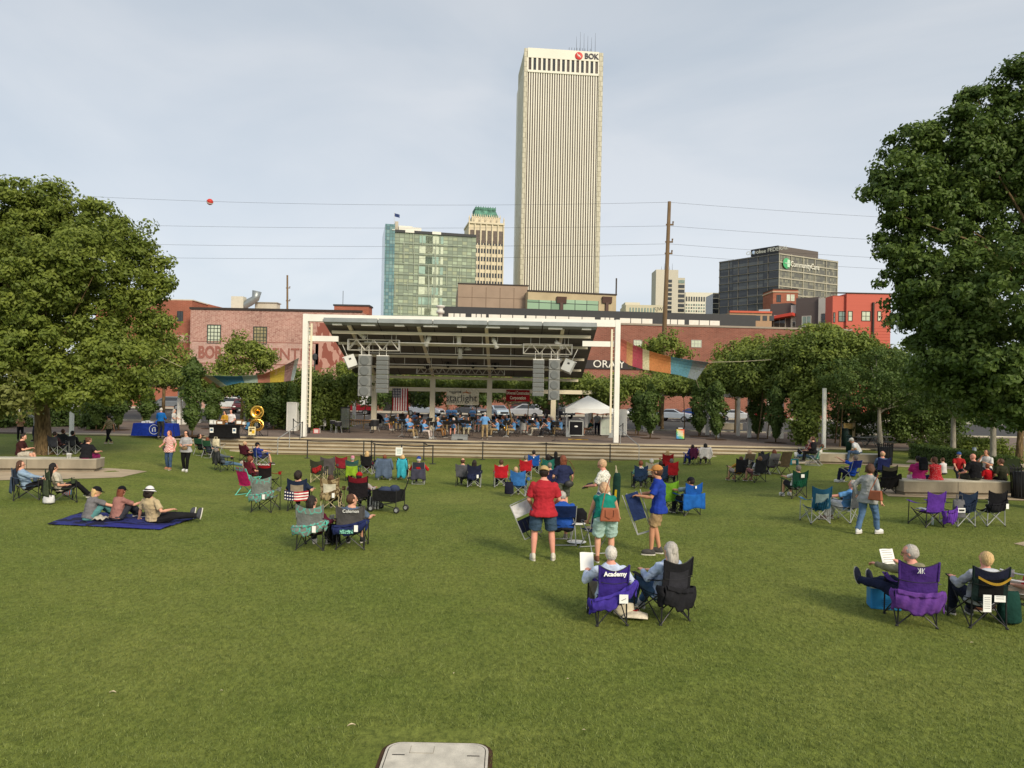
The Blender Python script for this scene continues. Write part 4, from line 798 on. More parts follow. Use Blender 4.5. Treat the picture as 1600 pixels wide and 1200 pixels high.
b=MB(); b.tube((w*.08,-.05,h*.78),(w*.38,-.05,h*.78),.025,.025); b.lathe([(.025,0),(.05,.1),(.12,.17)],(w*.38,-.05,h*.78),8,Matrix.Rotation(PI/2,3,'Y')); b.path([(w*.17,-.05,h*.78),(w*.17,-.05,h*.68),(w*.27,-.05,h*.68),(w*.27,-.05,h*.78)],.018,6); b.build('trumpet_drawing',IK,ban)
b=MB(); b.path([(w*.5,-.05,h*.72),(w*.58,-.05,h*.78),(w*.66,-.05,h*.72),(w*.76,-.05,h*.74)],.03,6); b.path([(w*.62,-.05,h*.9),(w*.6,-.05,h*.8),(w*.68,-.05,h*.76)],.025,6); b.build('orange_swoosh',fab(206,120,60),ban)
b=MB()
for k in range(5): b.bx(w*(.84+.03*k),w*(.845+.03*k),-.045,-.035,h*.05,h*.6)
b.build('thin_lines',fab(206,180,130),ban)
t,w,h,fn=flat('banner','red banner with cream lettering on the cross beam behind the band','banner',791,827.5,609,627.5,yb,None,.03)
ban=MB().cloth(fn,10,4,.01).build('banner_cloth',fab(160,34,40),t); CL=fab(232,216,190)
text('Universal Construction','lettering',CL,(w/2,-.04,h*.72),.33,parent=ban,sx=.56,off=.008); text('Corporation','lettering',CL,(w/2,-.04,h*.30),.33,parent=ban,sx=.72,off=.008)
# pergola behind: beams, columns
for i,(x0,x1,yy,D) in enumerate(((40,300,600,58),(300,560,604,58.6),(930,1130,613,58.6),(1128,1236,616,55))):
    a=at(x0,0,D).x; c_=at(x1,0,D).x; t=thing('pergola','white pergola beam on posts %s'%['at far left behind the blue table','behind the sousaphone and white table','right of the stage above parked cars','at the foot of the vine wall'][i],'pergola',(a,D,SZ),0,'white pergola frames round the plaza')
    MB().bx(0,c_-a,-.15,.15,3.0,3.3).build('beam',WST,t); MB().bx(0,c_-a,2.6,2.9,3.0,3.3).build('beam',WST,t)
    n=max(2,int((c_-a)/4.6))
    for k in range(n+1):
        for y in (0,2.75): MB().bx(k*(c_-a-.4)/n+.05,k*(c_-a-.4)/n+.3,y-.12,y+.12,0,3.0).build('post',WST,t)
    b=MB()
    for k in range(int((c_-a)/1.1)): b.bx(.3+k*1.1,.36+k*1.1,-.5,3.3,3.3,3.46)
    b.build('rafters',WST,t)
for px,pb,pt,lab in ((111.5,681,590,'tall white steel post beside the big left tree trunk'),(1287,701,604,'tall white steel post at the corner of the vine wall')):
    p=onz(px,pb,zg(*onz(px,pb,0)[:2])+.08); T=at(px,pt,p.y); t=thing('pergola_post',lab,'post',(p.x,p.y,p.z-.1)); MB().bx(-.09,.09,-.1,.1,0,T.z-p.z).build('column',WST,t); MB().bx(-.2,.2,-.2,.2,0,.06).build('base_plate',CONC,t)
# coloured net sails
def sail(label,P,cols,D0,D1):
    """P: top edge points and bottom edge points in photo pixels"""
    t=thing('shade_net',label,'shade sail',(0,0,0),0,'coloured patchwork net sails'); top,bot=P
    def cur(pl,u): 
        k=u*(len(pl)-1); i=min(int(k),len(pl)-2); f=k-i; return pl[i][0]*(1-f)+pl[i+1][0]*f, pl[i][1]*(1-f)+pl[i+1][1]*f
    n=len(cols); us=[c[0] for c in cols]+[1]
    loc=at(*top[0],D0); t.location=tuple(loc)
    for i,(u0,c) in enumerate(cols):
        u1=us[i+1]
        def fn(u,v):
            uu=u0+(u1-u0)*u; a=cur(top,uu); b_=cur(bot,uu); D=D0+(D1-D0)*uu; sk=.12*math.sin(PI*v); px=a[0]*(1-v)+b_[0]*v; py=a[1]*(1-v)+b_[1]*v; return at(px,py,D+.5*math.sin(v*PI)+.08*math.sin(uu*26+v*4))-loc
        MB().cloth(fn,6,6,.01).build('net_panel',net_mat(c),t)
    return t
def net_mat(c,al=.88):
    n='net_%d_%d_%d'%c
    if n in MC: return MC[n]
    m=mat(n,srgb(*c),.9,.12,8,.4,20); nt=m.node_tree; N=nt.nodes; L=nt.links; b=N['Principled BSDF']; tc=N.new('ShaderNodeTexCoord'); v=N.new('ShaderNodeTexNoise'); v.inputs['Scale'].default_value=22; L.new(tc.outputs['Object'],v.inputs['Vector']); r=N.new('ShaderNodeMath'); r.operation='GREATER_THAN'; r.inputs[1].default_value=.41; L.new(v.outputs[0],r.inputs[0]); L.new(r.outputs[0],b.inputs['Alpha']); return m
sail('left patchwork net sail in orange, teal and yellow',([(306,583),(328,587),(370,588),(410,585),(440,573),(467,559)],[(337,606),(352,603),(375,598),(410,598),(440,597),(459,594)]),[(0,(185,143,94)),(.10,(165,169,138)),(.22,(62,116,137)),(.44,(151,166,151)),(.56,(168,110,90)),(.68,(194,167,61)),(.84,(154,117,110)),(.95,(174,183,174))],54,47.5)
sail('right patchwork net sail in red, orange and blue',([(966,527),(985,536),(1004,545),(1030,553),(1060,560),(1107,566)],[(966,560),(984,571),(1004,577),(1030,581),(1060,586),(1088,594)]),[(0,(164,92,78)),(.14,(168,127,84)),(.24,(147,61,74)),(.40,(178,173,141)),(.48,(169,111,65)),(.72,(78,122,136)),(.9,(109,118,122))],47.3,52)
for (a,b_,D,lab) in (((306,583),(225,545),(54,50),'rope from the left net sail up into the big tree'),((1107,566),(1205,562),(52,50),'rope from the right net sail to the vine wall'),((1088,594),(1092,606),(52,54),'short rope at the lower corner of the right net sail'),((459,594),(470,588),(47.5,47),'short rope tying the left net sail to the white post')):
    bb=MB(); bb.path([at(*a,D[0]),at((a[0]+b_[0])/2,(a[1]+b_[1])/2+1,(D[0]+D[1])/2),at(*b_,D[1])],.018,5); tag(bb.build('rope',pnt(200,190,160,.8)),lab,'rope')
# ================================================================ VEGETATION
BARK=mat('bark',srgb(74,60,42),.95,.4,7,1.0,16,stretch=(3,3,.5),col2=srgb(120,100,70)); BARKG=mat('bark_grey',srgb(140,134,122),.9,.25,7,.5,20,stretch=(3,3,.6))
LV_MAPLE=leaf_mat('leaf_maple',(.082,.125,.020),(.26,.31,.055)); LV_DARK=leaf_mat('leaf_deep',(.048,.092,.018),(.150,.215,.045)); LV_LIME=leaf_mat('leaf_lime',(.11,.155,.025),(.30,.35,.07)); LV_VINE=leaf_mat('leaf_vine',(.080,.125,.024),(.255,.315,.062)); LV_COL=leaf_mat('leaf_column',(.048,.090,.020),(.140,.200,.045)); LV_YEL=leaf_mat('leaf_pale',(.12,.14,.03),(.27,.29,.09))
def tree(label,base,r,crown,lv,nclump,nleaf,crad,lsize,group=None,trunk_h=None,name='tree',bark=BARK,limbs=9,seed=1,shell=.5,forks=1,flat=.7,cat='tree'):
    """base: ground point, crown: list of (centre offset, radii) lobes relative to the base"""
    rng=np.random.default_rng(seed); rr=random.Random(seed); t=thing(name,label,cat,tuple(base),0,group)
    P,Nn,tt,cc=crown_pts(crown,nclump,nleaf,crad,rng,shell,flat)
    top=max(c[0][2] for c in crown); low=min(c[0][2]-c[1][2] for c in crown); th=trunk_h or max(.8,low+.4)
    b=MB(); ax=crown[0][0][0]*.15; b.path([(0,0,-.25),(0,0,.08),(ax*.2,0,th*.45),(ax*.6,.02,th),(ax,0,(th+top)/2),(crown[0][0][0]*.6,crown[0][0][1]*.6,top)],[r*1.75,r*1.18,r*.95,r*.8,r*.32,r*.06],14)
    for i in range(5):
        a=i*1.257+.3; b.path([(math.cos(a)*r*2.0,math.sin(a)*r*2.0,-.1),(math.cos(a)*r*.9,math.sin(a)*r*.9,.12),(math.cos(a)*r*.4,math.sin(a)*r*.4,.6)],[r*.25,r*.4,r*.3],6)
    b.build('trunk',bark,t,True); b=MB()
    for i in range(limbs):
        e_=Vector(cc[rr.randrange(len(cc))]); z0=th*(.9+.1*rr.random())+(top-th)*.35*rr.random(); p0=Vector((ax*.6,0,z0)); m_=p0.lerp(e_,.5)+Vector((0,0,.12*(e_-p0).length*rr.random()))
        b.path([p0,p0.lerp(m_,.6),m_,e_],[r*.30,r*.2,r*.12,r*.03],6)
    b.build('limbs',bark,t,True)
    leaf_mesh('crown',P,Nn,lsize,tt,lv,t,rng); return t
def pt(px,py,D): return at(px,py,D)
def lobes_px(base,L_,D):
    """lobes as (px,py,rx_px,rz_px,dy,ry) -> relative metres"""
    out=[]; 
    for l in L_:
        px,py,rx,rz=l[:4]; dy=l[4] if len(l)>4 else 0; Dd=D+dy; c=at(px,py,Dd)-base; k=Dd/F; rxm=rx*k; rzm=rz*k; out.append(((c.x,c.y,c.z),(rxm,l[5] if len(l)>5 else rxm*.9,rzm)))
    return out
# big left tree
g=gnd(68,710); base=Vector((g.x,g.y,g.z)); D=g.y
tree('big spreading leafy tree with a dark ridged trunk at left, growing beside the concrete bench',base,.33,lobes_px(base,[(20,420,120,120,1.5),(62,325,44,50,1),(10,330,50,50,1),(115,335,40,38,2),(160,352,34,46,1),(200,390,30,44,.5),(222,372,20,38,2),(246,420,26,44,1.5),(232,470,38,50,1),(150,430,75,90,0),(60,430,90,110,3),(50,440,70,70,-2),(120,400,50,50,-2),(245,520,28,36,1),(100,545,100,60,-1),(180,560,62,48,-1),(20,565,90,48,-2),(120,605,80,28,-1.5),(200,600,45,24,-.5),(-50,430,80,120,0),(70,600,60,24,-2)],D),LV_MAPLE,1800,95,.60,.12,trunk_h=3.2,seed=3,limbs=10,group='big trees framing the lawn',shell=.45)
# big right tree (nearer)
g=gnd(1660,800); base=Vector((g.x,g.y,g.z)); D=g.y
tree('huge dark leafy tree filling the right edge of the view',base,.3,lobes_px(base,[(1630,320,150,160,2),(1470,370,80,100,1),(1385,290,36,44,1),(1425,232,40,36,1.2),(1480,205,40,46,1),(1535,170,40,46,1.5),(1592,135,40,44,1.2),(1640,130,50,50,1),(1420,300,55,60,.5),(1400,370,36,50,.5),(1430,440,50,50,0),(1540,260,90,80,1.5),(1600,480,150,110,-1),(1500,500,95,75,0),(1425,500,34,34,.3),(1610,575,140,55,-1.2),(1480,570,76,44,-.4),(1530,620,60,26,-.6),(1600,640,80,28,-1)],D),LV_DARK,1700,90,.42,.10,trunk_h=3.6,seed=5,limbs=14,group='big trees framing the lawn',shell=.42)
# pale small tree at far left, low tree in front of the vine wall, right-hand middle trees
def simple(label,px,pb,D_,crown,lv,r,ncl,nl,cr_,ls,seed,group=None,th=None,bark=BARK,z=None,shell=.4,name='tree'):
    base=gnd(px,pb) if D_ is None else Vector((at(px,pb,D_).x,D_,SZ if z is None else z)); return tree(label,base,r,lobes_px(base,crown,base.y),lv,ncl,nl,cr_,ls,group,th,seed=seed,bark=bark,shell=shell,name=name)
simple('small pale leafed tree at the far left edge in front of the hedge',-18,720,None,[(0,612,48,36),(30,632,26,18),(-40,610,40,40)],LV_YEL,.12,70,55,.7,.15,21,th=2.5)
G1='trees growing behind the pergola'
simple('light green street tree in front of the painted wall lettering',378,640,66,[(382,565,42,38),(410,560,24,24),(352,575,24,22),(370,540,20,20)],LV_LIME,.13,120,42,.9,.20,31,G1)
simple('light green tree between the big left tree and the pink hall',255,640,64,[(262,555,36,40),(235,560,40,46),(290,575,26,26),(210,530,30,60)],LV_LIME,.15,150,42,1.0,.2,32,G1)
simple('low light green tree left of the canopy behind the angled loudspeaker',545,640,64,[(545,580,26,20),(575,590,26,14)],LV_LIME,.1,60,40,.8,.19,33,G1)
simple('green tree seen under the canopy behind the middle of the band',700,640,66,[(690,590,50,16),(740,590,36,16),(655,596,30,14)],LV_LIME,.12,110,40,.8,.18,34,G1)
simple('leafy street tree behind the flag and the left half of the band',640,652,69,[(600,622,34,16),(650,620,34,16),(690,618,26,14)],LV_COL,.1,110,42,.8,.18,48,G1)
simple('leafy street tree behind the red banner and the right half of the band',800,655,69,[(740,622,34,15),(785,618,24,12),(855,622,36,16),(895,628,20,16)],LV_COL,.1,120,42,.8,.18,49,G1)
simple('light green tree right of the stage behind the net sail',1035,650,66,[(1038,545,34,26),(1010,555,26,24),(1062,552,18,14),(1040,575,44,20)],LV_LIME,.12,120,42,.8,.19,35,G1)
simple('light green tree hugging the right end of the stage canopy',925,650,64,[(912,594,14,12),(932,603,26,8),(962,594,14,12)],LV_LIME,.1,70,42,.7,.18,36,G1)
simple('yellow green tree rising left of the vine wall',1150,655,62,[(1150,560,34,26),(1180,548,28,20),(1125,585,24,22)],LV_LIME,.12,110,42,.9,.2,37,G1)
simple('light green tree with a pointed top in front of the red flats',1275,655,60,[(1270,530,26,28),(1300,530,30,22),(1255,545,22,24),(1318,545,22,20)],LV_LIME,.13,120,42,.8,.19,38,G1)
simple('wide low dark branching tree in front of the vine wall at right',1376,705,None,[(1350,600,62,38),(1400,620,55,34),(1310,590,38,30,1),(1430,590,60,50,2),(1390,575,60,30,1)],LV_COL,.16,300,55,.62,.11,41,th=1.6,shell=.35,bark=BARKG)
simple('slim pale trunked tree behind the bench with the family',1489,723,None,[(1490,610,60,45),(1460,590,50,40,1),(1530,600,60,50)],LV_DARK,.13,230,50,.7,.12,42,'slender trees at the right of the lawn',th=2.4,bark=BARKG)
simple('slim grey trunked tree behind the bald man in black',1551,740,None,[(1560,600,70,55),(1600,610,60,60),(1520,620,45,30)],LV_DARK,.13,230,50,.7,.12,43,'slender trees at the right of the lawn',th=2.4,bark=BARKG)
simple('dark trunked tree at the far right behind the children on the bench',1592,722,None,[(1600,620,50,50,2),(1560,610,50,50,2)],LV_DARK,.16,130,50,.8,.14,44,'slender trees at the right of the lawn',th=2.6)
simple('dense dark evergreen mass between the low tree and the hedge',1440,712,52,[(1440,650,40,45),(1480,650,35,42),(1400,660,30,40),(1420,620,40,30)],LV_DARK,.15,300,50,.8,.14,45,z=-.1,shell=.3,th=.6)
simple('dark bushy evergreen filling the gap behind the low tree and the vine tower',1335,705,56,[(1330,650,40,40),(1370,640,50,45),(1420,610,60,40),(1300,640,26,40),(1460,600,60,50)],LV_COL,.12,380,50,.8,.15,47,z=0,shell=.3,th=.6)
# columnar trees on the plaza
def column(label,px,pb,pt_,w,seed,lv=LV_COL):
    p=onz(px,pb,SZ); h=(at(px,pt_,p.y).z-SZ); t=thing('columnar_tree',label,'tree',(p.x,p.y,SZ),0,'narrow columnar trees on the plaza'); rng=np.random.default_rng(seed); n=2600; r=w*p.y/F/2
    zz=.45+(h-.45)*rng.random(n); f=np.clip(np.minimum((zz-.2)/1.2,(h-zz)/.9+.22),.22,1); a=rng.random(n)*2*PI; wob=1+.28*np.sin(zz*4.3+seed)+.22*np.sin(a*3+zz*2.2+seed)
    rad=r*f*wob*(.55+.5*rng.random(n)); P=np.stack([rad*np.cos(a),rad*np.sin(a),zz+rng.normal(size=n)*.05],1); Nn=unit(np.stack([np.cos(a),np.sin(a),.45+0*a],1)+rng.normal(size=(n,3))*.5)
    tt=.25+.35*rng.random(n)+.25*np.sin(zz*5+a*2+seed)*.6; b=MB(); b.path([(0,0,-.05),(.02,0,h*.5),(0,0,h*.92)],[.05,.04,.015],8); b.build('trunk',BARK,t,True); leaf_mesh('crown',P,Nn,.15,tt,lv,t,rng)
    b=MB(); b.lathe([(.75,0),(.7,.03),(0,.035)],n=14); b.build('mulch_ring',SOIL,t); return t
cols=[(150,672,616,30,'behind the walking man in camouflage shirt'),(185,672,606,26,'left of the blue table'),(229,668,606,24,'behind the man seated at the blue table'),(300,681,560,28,'right of the blue table, the tallest one there'),(331,670,600,26,'behind the black vendor table'),(398,660,590,24,'directly behind the raised bell of the sousaphone'),(427,671,590,30,'just right of the sousaphone'),(456,672,600,22,'behind the tall white box left of the stage'),
 (997,680,612,24,'right of the stage, left one of the first pair'),(1016,685,602,27,'right of the stage, front one of the first pair'),(1092,682,598,26,'right of the rainbow sandwich board'),(1119,687,597,27,'second one right of the rainbow sandwich board'),(1183,685,596,27,'left one of the last pair before the vine wall'),(1212,692,598,26,'right one of the last pair before the vine wall')]
for i,(px,pb,pt_,w,l) in enumerate(cols): column('narrow leafy columnar tree '+l,px,pb,pt_,w,50+i)
# climbing vines
def vine(label,L_,n,lsize=.16,seed=1,lv=LV_VINE,per=60,crad=.8,flat=.9,shell=.3,name='climbing_vine'):
    """L_: lobes (px,py,rx_px,rz_px,D,ry_m) in world; one tangled plant with its stems"""
    rng=np.random.default_rng(seed); rr=random.Random(seed); p0=at(L_[0][0],L_[0][1],L_[0][4]); t=thing(name,label,'vine',(p0.x,p0.y,SZ),0,'climbing vines over the pergola'); o_=Vector((p0.x,p0.y,SZ)); lo=[]
    for (px,py,rx,rz,D,ry) in L_: c=at(px,py,D)-o_; lo.append(((c.x,c.y,c.z),(rx*D/F,ry,rz*D/F)))
    P,Nn,tt,cc=crown_pts(lo,n,per,crad,rng,shell,flat); k=P[:,2]>.02; P,Nn,tt=P[k],Nn[k],tt[k]
    leaf_mesh('foliage',P,Nn,lsize,tt,lv,t,rng); b=MB()
    for i in range(3):
        e_=Vector(cc[rr.randrange(len(cc))]); q=Vector((e_.x+rr.uniform(-.4,.4),e_.y,0)); b.path([q,q.lerp(e_,.5)+Vector((.1,0,.0)),e_],[.05,.035,.02],5)
    b.build('stems',BARK,t); return t
vine('vine hanging over the pergola beam behind the blue table',[(px,591+(px-200)*.012,26,9,58,1.6) for px in range(70,330,28)]+[(300,600,26,22,57,1.2),(350,604,26,14,58,1.2)],330,seed=61)
vine('dark ivy screen behind the big left tree trunk',[(20,660,60,40,52,.8),(90,655,45,35,53,.8),(150,655,22,34,50.5,.8),(-40,650,60,45,50,1)],330,seed=62,lv=LV_COL)
vine('vine curtain behind the sousaphone and tall white box',[(370,603,30,13,58,1.3),(410,612,30,20,57,1.2),(440,620,30,32,56,1.1),(448,645,24,34,55,.9),(405,640,20,30,56,.9)],300,seed=63)
vine('thick vine curtain left under the canopy behind the white table',[(480,600,28,22,55,1.2),(505,606,34,26,55,1.2),(495,640,26,30,54,.9),(520,645,26,34,55,1.0),(536,612,30,20,56,1.1),(565,597,34,11,57,1.2)],360,seed=64)
vine('vine along the cross beam behind the middle of the band',[(px,598+(px-600)*.012,34,8,58.3,1.3) for px in range(600,900,34)],230,seed=65)
vine('vine mass over the white tent right under the canopy',[(905,608,30,12,58,1.3),(935,608,30,14,57,1.2),(955,618,22,22,56,1.0),(985,604,30,12,58,1.2)],210,seed=66)
vine('vine running along the pergola above the parked cars at right',[(px,603+(px-1000)*.018,28,9,58,1.6) for px in range(1000,1150,24)]+[(1060,590,50,14,62,1.4)],260,seed=67)
vine('high vine wall rising right of the columnar trees',[(1150,585,34,32,55,1.5),(1190,570,40,36,54,1.5),(1230,565,40,40,52,1.5),(1215,600,40,18,52,1.4),(1165,605,40,12,54,1.4),(1120,590,34,18,56,1.4),(1200,590,46,26,52,1.4),(1245,598,30,24,50,1.3)],560,seed=68)
vine('tall thick vine tower draped to the ground beside the white corner post',[(1270,560,46,42,49,1.6),(1310,560,46,40,48,1.6),(1262,620,26,40,48,1.1),(1258,665,20,34,47.5,.9),(1350,570,40,40,50,1.5),(1300,590,40,22,48,1.4),(1390,575,40,40,52,1.6),(1330,540,40,20,49,1.4)],620,seed=69)
# clipped hedge and low planting at right
def hedge(label,pts,D,h,w,seed,lv=LV_COL,nm='hedge'):
    a=onz(*pts[0],-.0); c=onz(*pts[1],-.0); d=c-a; l=d.length; rz=math.atan2(d.y,d.x); t=thing(nm,label,'hedge',(a.x,a.y,zg(a.x,a.y)),rz); rng=np.random.default_rng(seed); n=int(l*900)
    f=rng.integers(0,3,n); x=rng.random(n)*l; y=np.where(f==0,0,np.where(f==1,w,rng.random(n)*w))+rng.normal(size=n)*.03; z=np.where(f==2,h,rng.random(n)*h)+rng.normal(size=n)*.03
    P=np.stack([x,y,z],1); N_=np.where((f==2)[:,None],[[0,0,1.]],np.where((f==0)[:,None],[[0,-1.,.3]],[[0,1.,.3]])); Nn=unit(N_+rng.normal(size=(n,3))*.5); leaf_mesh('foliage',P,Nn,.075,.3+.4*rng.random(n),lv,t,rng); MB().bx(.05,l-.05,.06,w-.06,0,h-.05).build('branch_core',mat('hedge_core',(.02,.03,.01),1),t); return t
hedge('long clipped green hedge behind the grey bollard at right',[(1420,716),(1560,742)],0,.75,1.0,71)
hedge('low planting strip at the foot of the ivy screen at left',[(60,692),(106,690)],0,.3,.5,72) if 0 else None
simple('feathery green shrub bed behind the clipped hedge',1500,712,44,[(1490,697,40,16),(1530,697,36,16),(1455,700,26,14),(1570,700,26,14)],LV_MAPLE,.04,150,50,.5,.10,46,z=-.1,th=.3,name='shrub')
# ================================================================ PARKED CARS
def car(label,px,pb,D,kind,col,rz,z=SZ-.02):
    """parked vehicle; local x forward, origin on the ground at its middle"""
    D=86+(D-64.5)*1.1; p=at(px,pb,D); t=thing('parked_car',label,'car',(p.x,p.y,z),rz,'cars parked beyond the pergola'); body=pnt(*col,.25,.3) ; gl=GLD
    if kind=='suv': pr=[(-2.25,.45),(-2.28,.85),(-2.1,1.15),(-1.95,1.62),(-1.2,1.70),(.1,1.68),(.55,1.5),(1.15,1.12),(2.0,1.0),(2.28,.8),(2.3,.45)]; L_=2.3; wd=.92; win=[(-1.85,1.16),(-1.7,1.56),(.1,1.58),(.9,1.15)]
    elif kind=='sedan': pr=[(-2.25,.4),(-2.28,.75),(-2.15,1.0),(-1.5,1.08),(-.85,1.42),(.1,1.44),(.95,1.05),(1.95,.92),(2.3,.68),(2.32,.4)]; wd=.88; win=[(-1.35,1.07),(-.8,1.36),(.08,1.37),(.78,1.06)]
    elif kind=='pickup': pr=[(-2.8,.55),(-2.8,1.15),(-.75,1.18),(-.7,1.75),(-.4,1.85),(.6,1.83),(1.25,1.3),(2.5,1.15),(2.75,.9),(2.75,.5)]; wd=.98; win=[(-.6,1.25),(-.55,1.7),(.5,1.72),(1.0,1.28)]
    else: pr=[(-3.2,.6),(-3.2,2.9),(1.4,2.9),(1.45,2.0),(2.0,1.9),(2.6,1.35),(3.0,1.2),(3.1,.6)]; wd=1.05; win=[(1.5,1.3),(1.5,1.85),(1.95,1.82),(2.4,1.32)]
    b=MB(); n=len(pr)
    for (y0,y1,ins) in ((-wd,wd,0),):
        vs=[];
        for y,f in ((-wd,0),(-wd*.86,1),(wd*.86,1),(wd,0)):
            for (x,z_) in pr: vs.append((x,y,z_-(0 if f or z_<1.02 else .05)))
        # tumblehome: narrow the glasshouse
        vs=[(x,y*(1-.13*max(0,min(1,(z_-1.0)/.6))) if kind!='truck' else y,z_) for x,y,z_ in vs]; fs=[tuple(range(n)),tuple(reversed(range(3*n,4*n)))]
        for k in range(3):
            for i in range(n): a=k*n+i; c_=k*n+(i+1)%n; fs.append((a,a+n,c_+n,c_))
        b._add(vs,fs)
    o=b.build('body',body,t); bv=o.modifiers.new('b','BEVEL'); bv.width=.05; bv.segments=2; bv.limit_method='ANGLE'
    tf=lambda x,y,z_: (x,y*(1-.13*max(0,min(1,(z_-1.0)/.6))) if kind!='truck' else y,z_)
    for s in (-1,1):
        b=MB(); b._add([tf(x,s*(wd+.012),z_) for x,z_ in win]+[tf(x,s*(wd-.05),z_) for x,z_ in win],[(0,1,2,3) if s>0 else (3,2,1,0),(0,4,5,1),(1,5,6,2),(2,6,7,3)]); b.build('side_window',gl,t)
    i=[k for k in range(n) if pr[k][1]==max(q[1] for q in pr)][-1]; (xa,za),(xb,zb)=(pr[-5],pr[-4]) if kind!='truck' else ((2.0,1.9),(2.6,1.35)); xa,za=[q for q in pr if q[1]>1.3][-1]; xb,zb=pr[pr.index((xa,za))+1]
    nx,nz=(za-zb),(xb-xa); l=math.hypot(nx,nz); nx/=l; nz/=l; q=lambda f,y:tuple(Vector(tf(xa+(xb-xa)*f,y,za+(zb-za)*f))+Vector((nx*.015,0,nz*.015)))
    MB()._add([q(.08,-wd*.8),q(.92,-wd*.86),q(.92,wd*.86),q(.08,wd*.8)],[(0,1,2,3)]).build('windscreen',gl,t)
    xa,za=[q_ for q_ in pr if q_[1]>1.3][0]; xb,zb=pr[pr.index((xa,za))-1]
    if kind!='truck': MB()._add([(xa-.02-.0,-wd*.72,za-.06),(xb-.02,-wd*.84,zb+.05),(xb-.02,wd*.84,zb+.05),(xa-.02,wd*.72,za-.06)],[(0,3,2,1)]).build('rear_window',gl,t)
    xf=pr[-1][0]; 
    for s in (-1,1):
        MB().ell((xf-.06,s*wd*.72,pr[-2][1]-.02),(.1,.2,.08),8,5).build('headlight',pnt(220,222,216,.2),t,True); MB().box((pr[0][0]-.01,s*wd*.8,.95),(.06,.16,.2)).build('tail_light',pnt(130,20,20,.3),t)
    MB().box((xf+.005,0,.62),(.05,wd*1.1,.22)).build('grille',mat('car_black',(.015,.015,.016),.5),t); MB().box((xf+.03,0,.42),(.02,.34,.11)).build('number_plate',pnt(205,205,200,.6),t)
    wb=1.38 if kind in('suv','sedan') else 1.75
    for x in (-wb,wb):
        for s in (-1,1):
            M=Matrix.Rotation(PI/2,3,'X'); w=MB(); w.lathe([(.2,-.1),(.33,-.11),(.345,0),(.33,.11),(.2,.1)],(x,s*(wd-.08),.345),16,M); o=w.build('wheel',mat('tyre',(.02,.02,.02),.9),t,True); w=MB(); w.lathe([(0,-.08),(.2,-.07),(.22,-.12),(.22,.12),(.2,.07),(0,.08)],(x,s*(wd-.06),.345),12,M); w.build('rim',pnt(150,152,155,.35,.6),o)
    return t
car('white suv behind the dark red car left of the sousaphone',352,640,73,'suv',(215,216,214),R(185)); car('dark red suv behind the vendor table, nose toward the lawn',378,650,64.5,'suv',(92,36,44),R(-75)); car('pale blue van roof behind the column tree near the sousaphone',392,636,75,'truck',(150,180,186),R(180)) 
car('red pickup behind the marimba and tall chimes',550,650,66,'pickup',(132,30,38),R(180)); car('white box truck parked behind the left loudspeaker columns',545,640,72,'truck',(222,222,220),R(180)); car('silver hatchback behind the flag',663,650,66,'sedan',(168,174,184),R(-20)); car('grey sedan behind the starlight banner',737,650,68,'sedan',(110,112,116),R(-50)); car('pale blue saloon behind the conductor',778,652,66,'sedan',(172,188,200),R(-70)); car('silver suv side-on behind the red banner',817,650,65.5,'suv',(178,180,184),R(180)); car('dark red car roof beyond the silver suv',805,645,71,'sedan',(128,34,44),R(180)); car('black suv behind the white tent',872,650,66,'suv',(36,38,42),R(-60))
car('white sedan just right of the stage post',985,655,65,'sedan',(216,218,220),R(185)); car('light silver sedan between the first columnar trees',1054,660,64.5,'sedan',(184,194,204),R(-30)); car('bright blue car behind the light silver sedan',1085,652,70,'sedan',(30,62,128),R(-15)); car('white sedan half hidden right of the bench planter',1152,660,68,'sedan',(205,208,210),R(-15)); car('red car behind the last pair of columnar trees',1200,662,72,'sedan',(170,50,52),R(-15)); car('white suv far left behind the blue table',262,650,70,'suv',(120,124,128),R(185))
# ================================================================ PEOPLE
SKINS={'fair':mat('skin_fair',srgb(214,160,134),.6,.05,8,spec=.3),'tan':mat('skin_tan',srgb(192,138,108),.6,.05,8),'brown':mat('skin_brown',srgb(128,84,62),.6,.05,8),'pink':mat('skin_pink',srgb(216,152,132),.6,.06,8)}
HAIRC={'grey':(178,172,164),'white':(214,208,198),'dark':(40,30,26),'brown':(84,56,40),'red':(120,66,44),'blonde':(206,172,120),'lightbrown':(134,100,70),'black':(22,18,18),'saltpepper':(120,112,104),'sand':(196,160,124)}
def hairm(n):
    if 'hair_'+n in MC: return MC['hair_'+n]
    return mat('hair_'+n,srgb(*HAIRC[n]),.6,.3,22,.8,30,stretch=(3,3,.4),spec=.35)
EYEM=mat('eye_dark',(.02,.018,.016),.3); LIPM=mat('lip',srgb(160,92,84),.6)
from mathutils import noise as NZ
CLOTHES=('shirt','trousers','shorts','skirt')
QUEUE=[]   # (object, MB, voxel, extra MB with material slots)
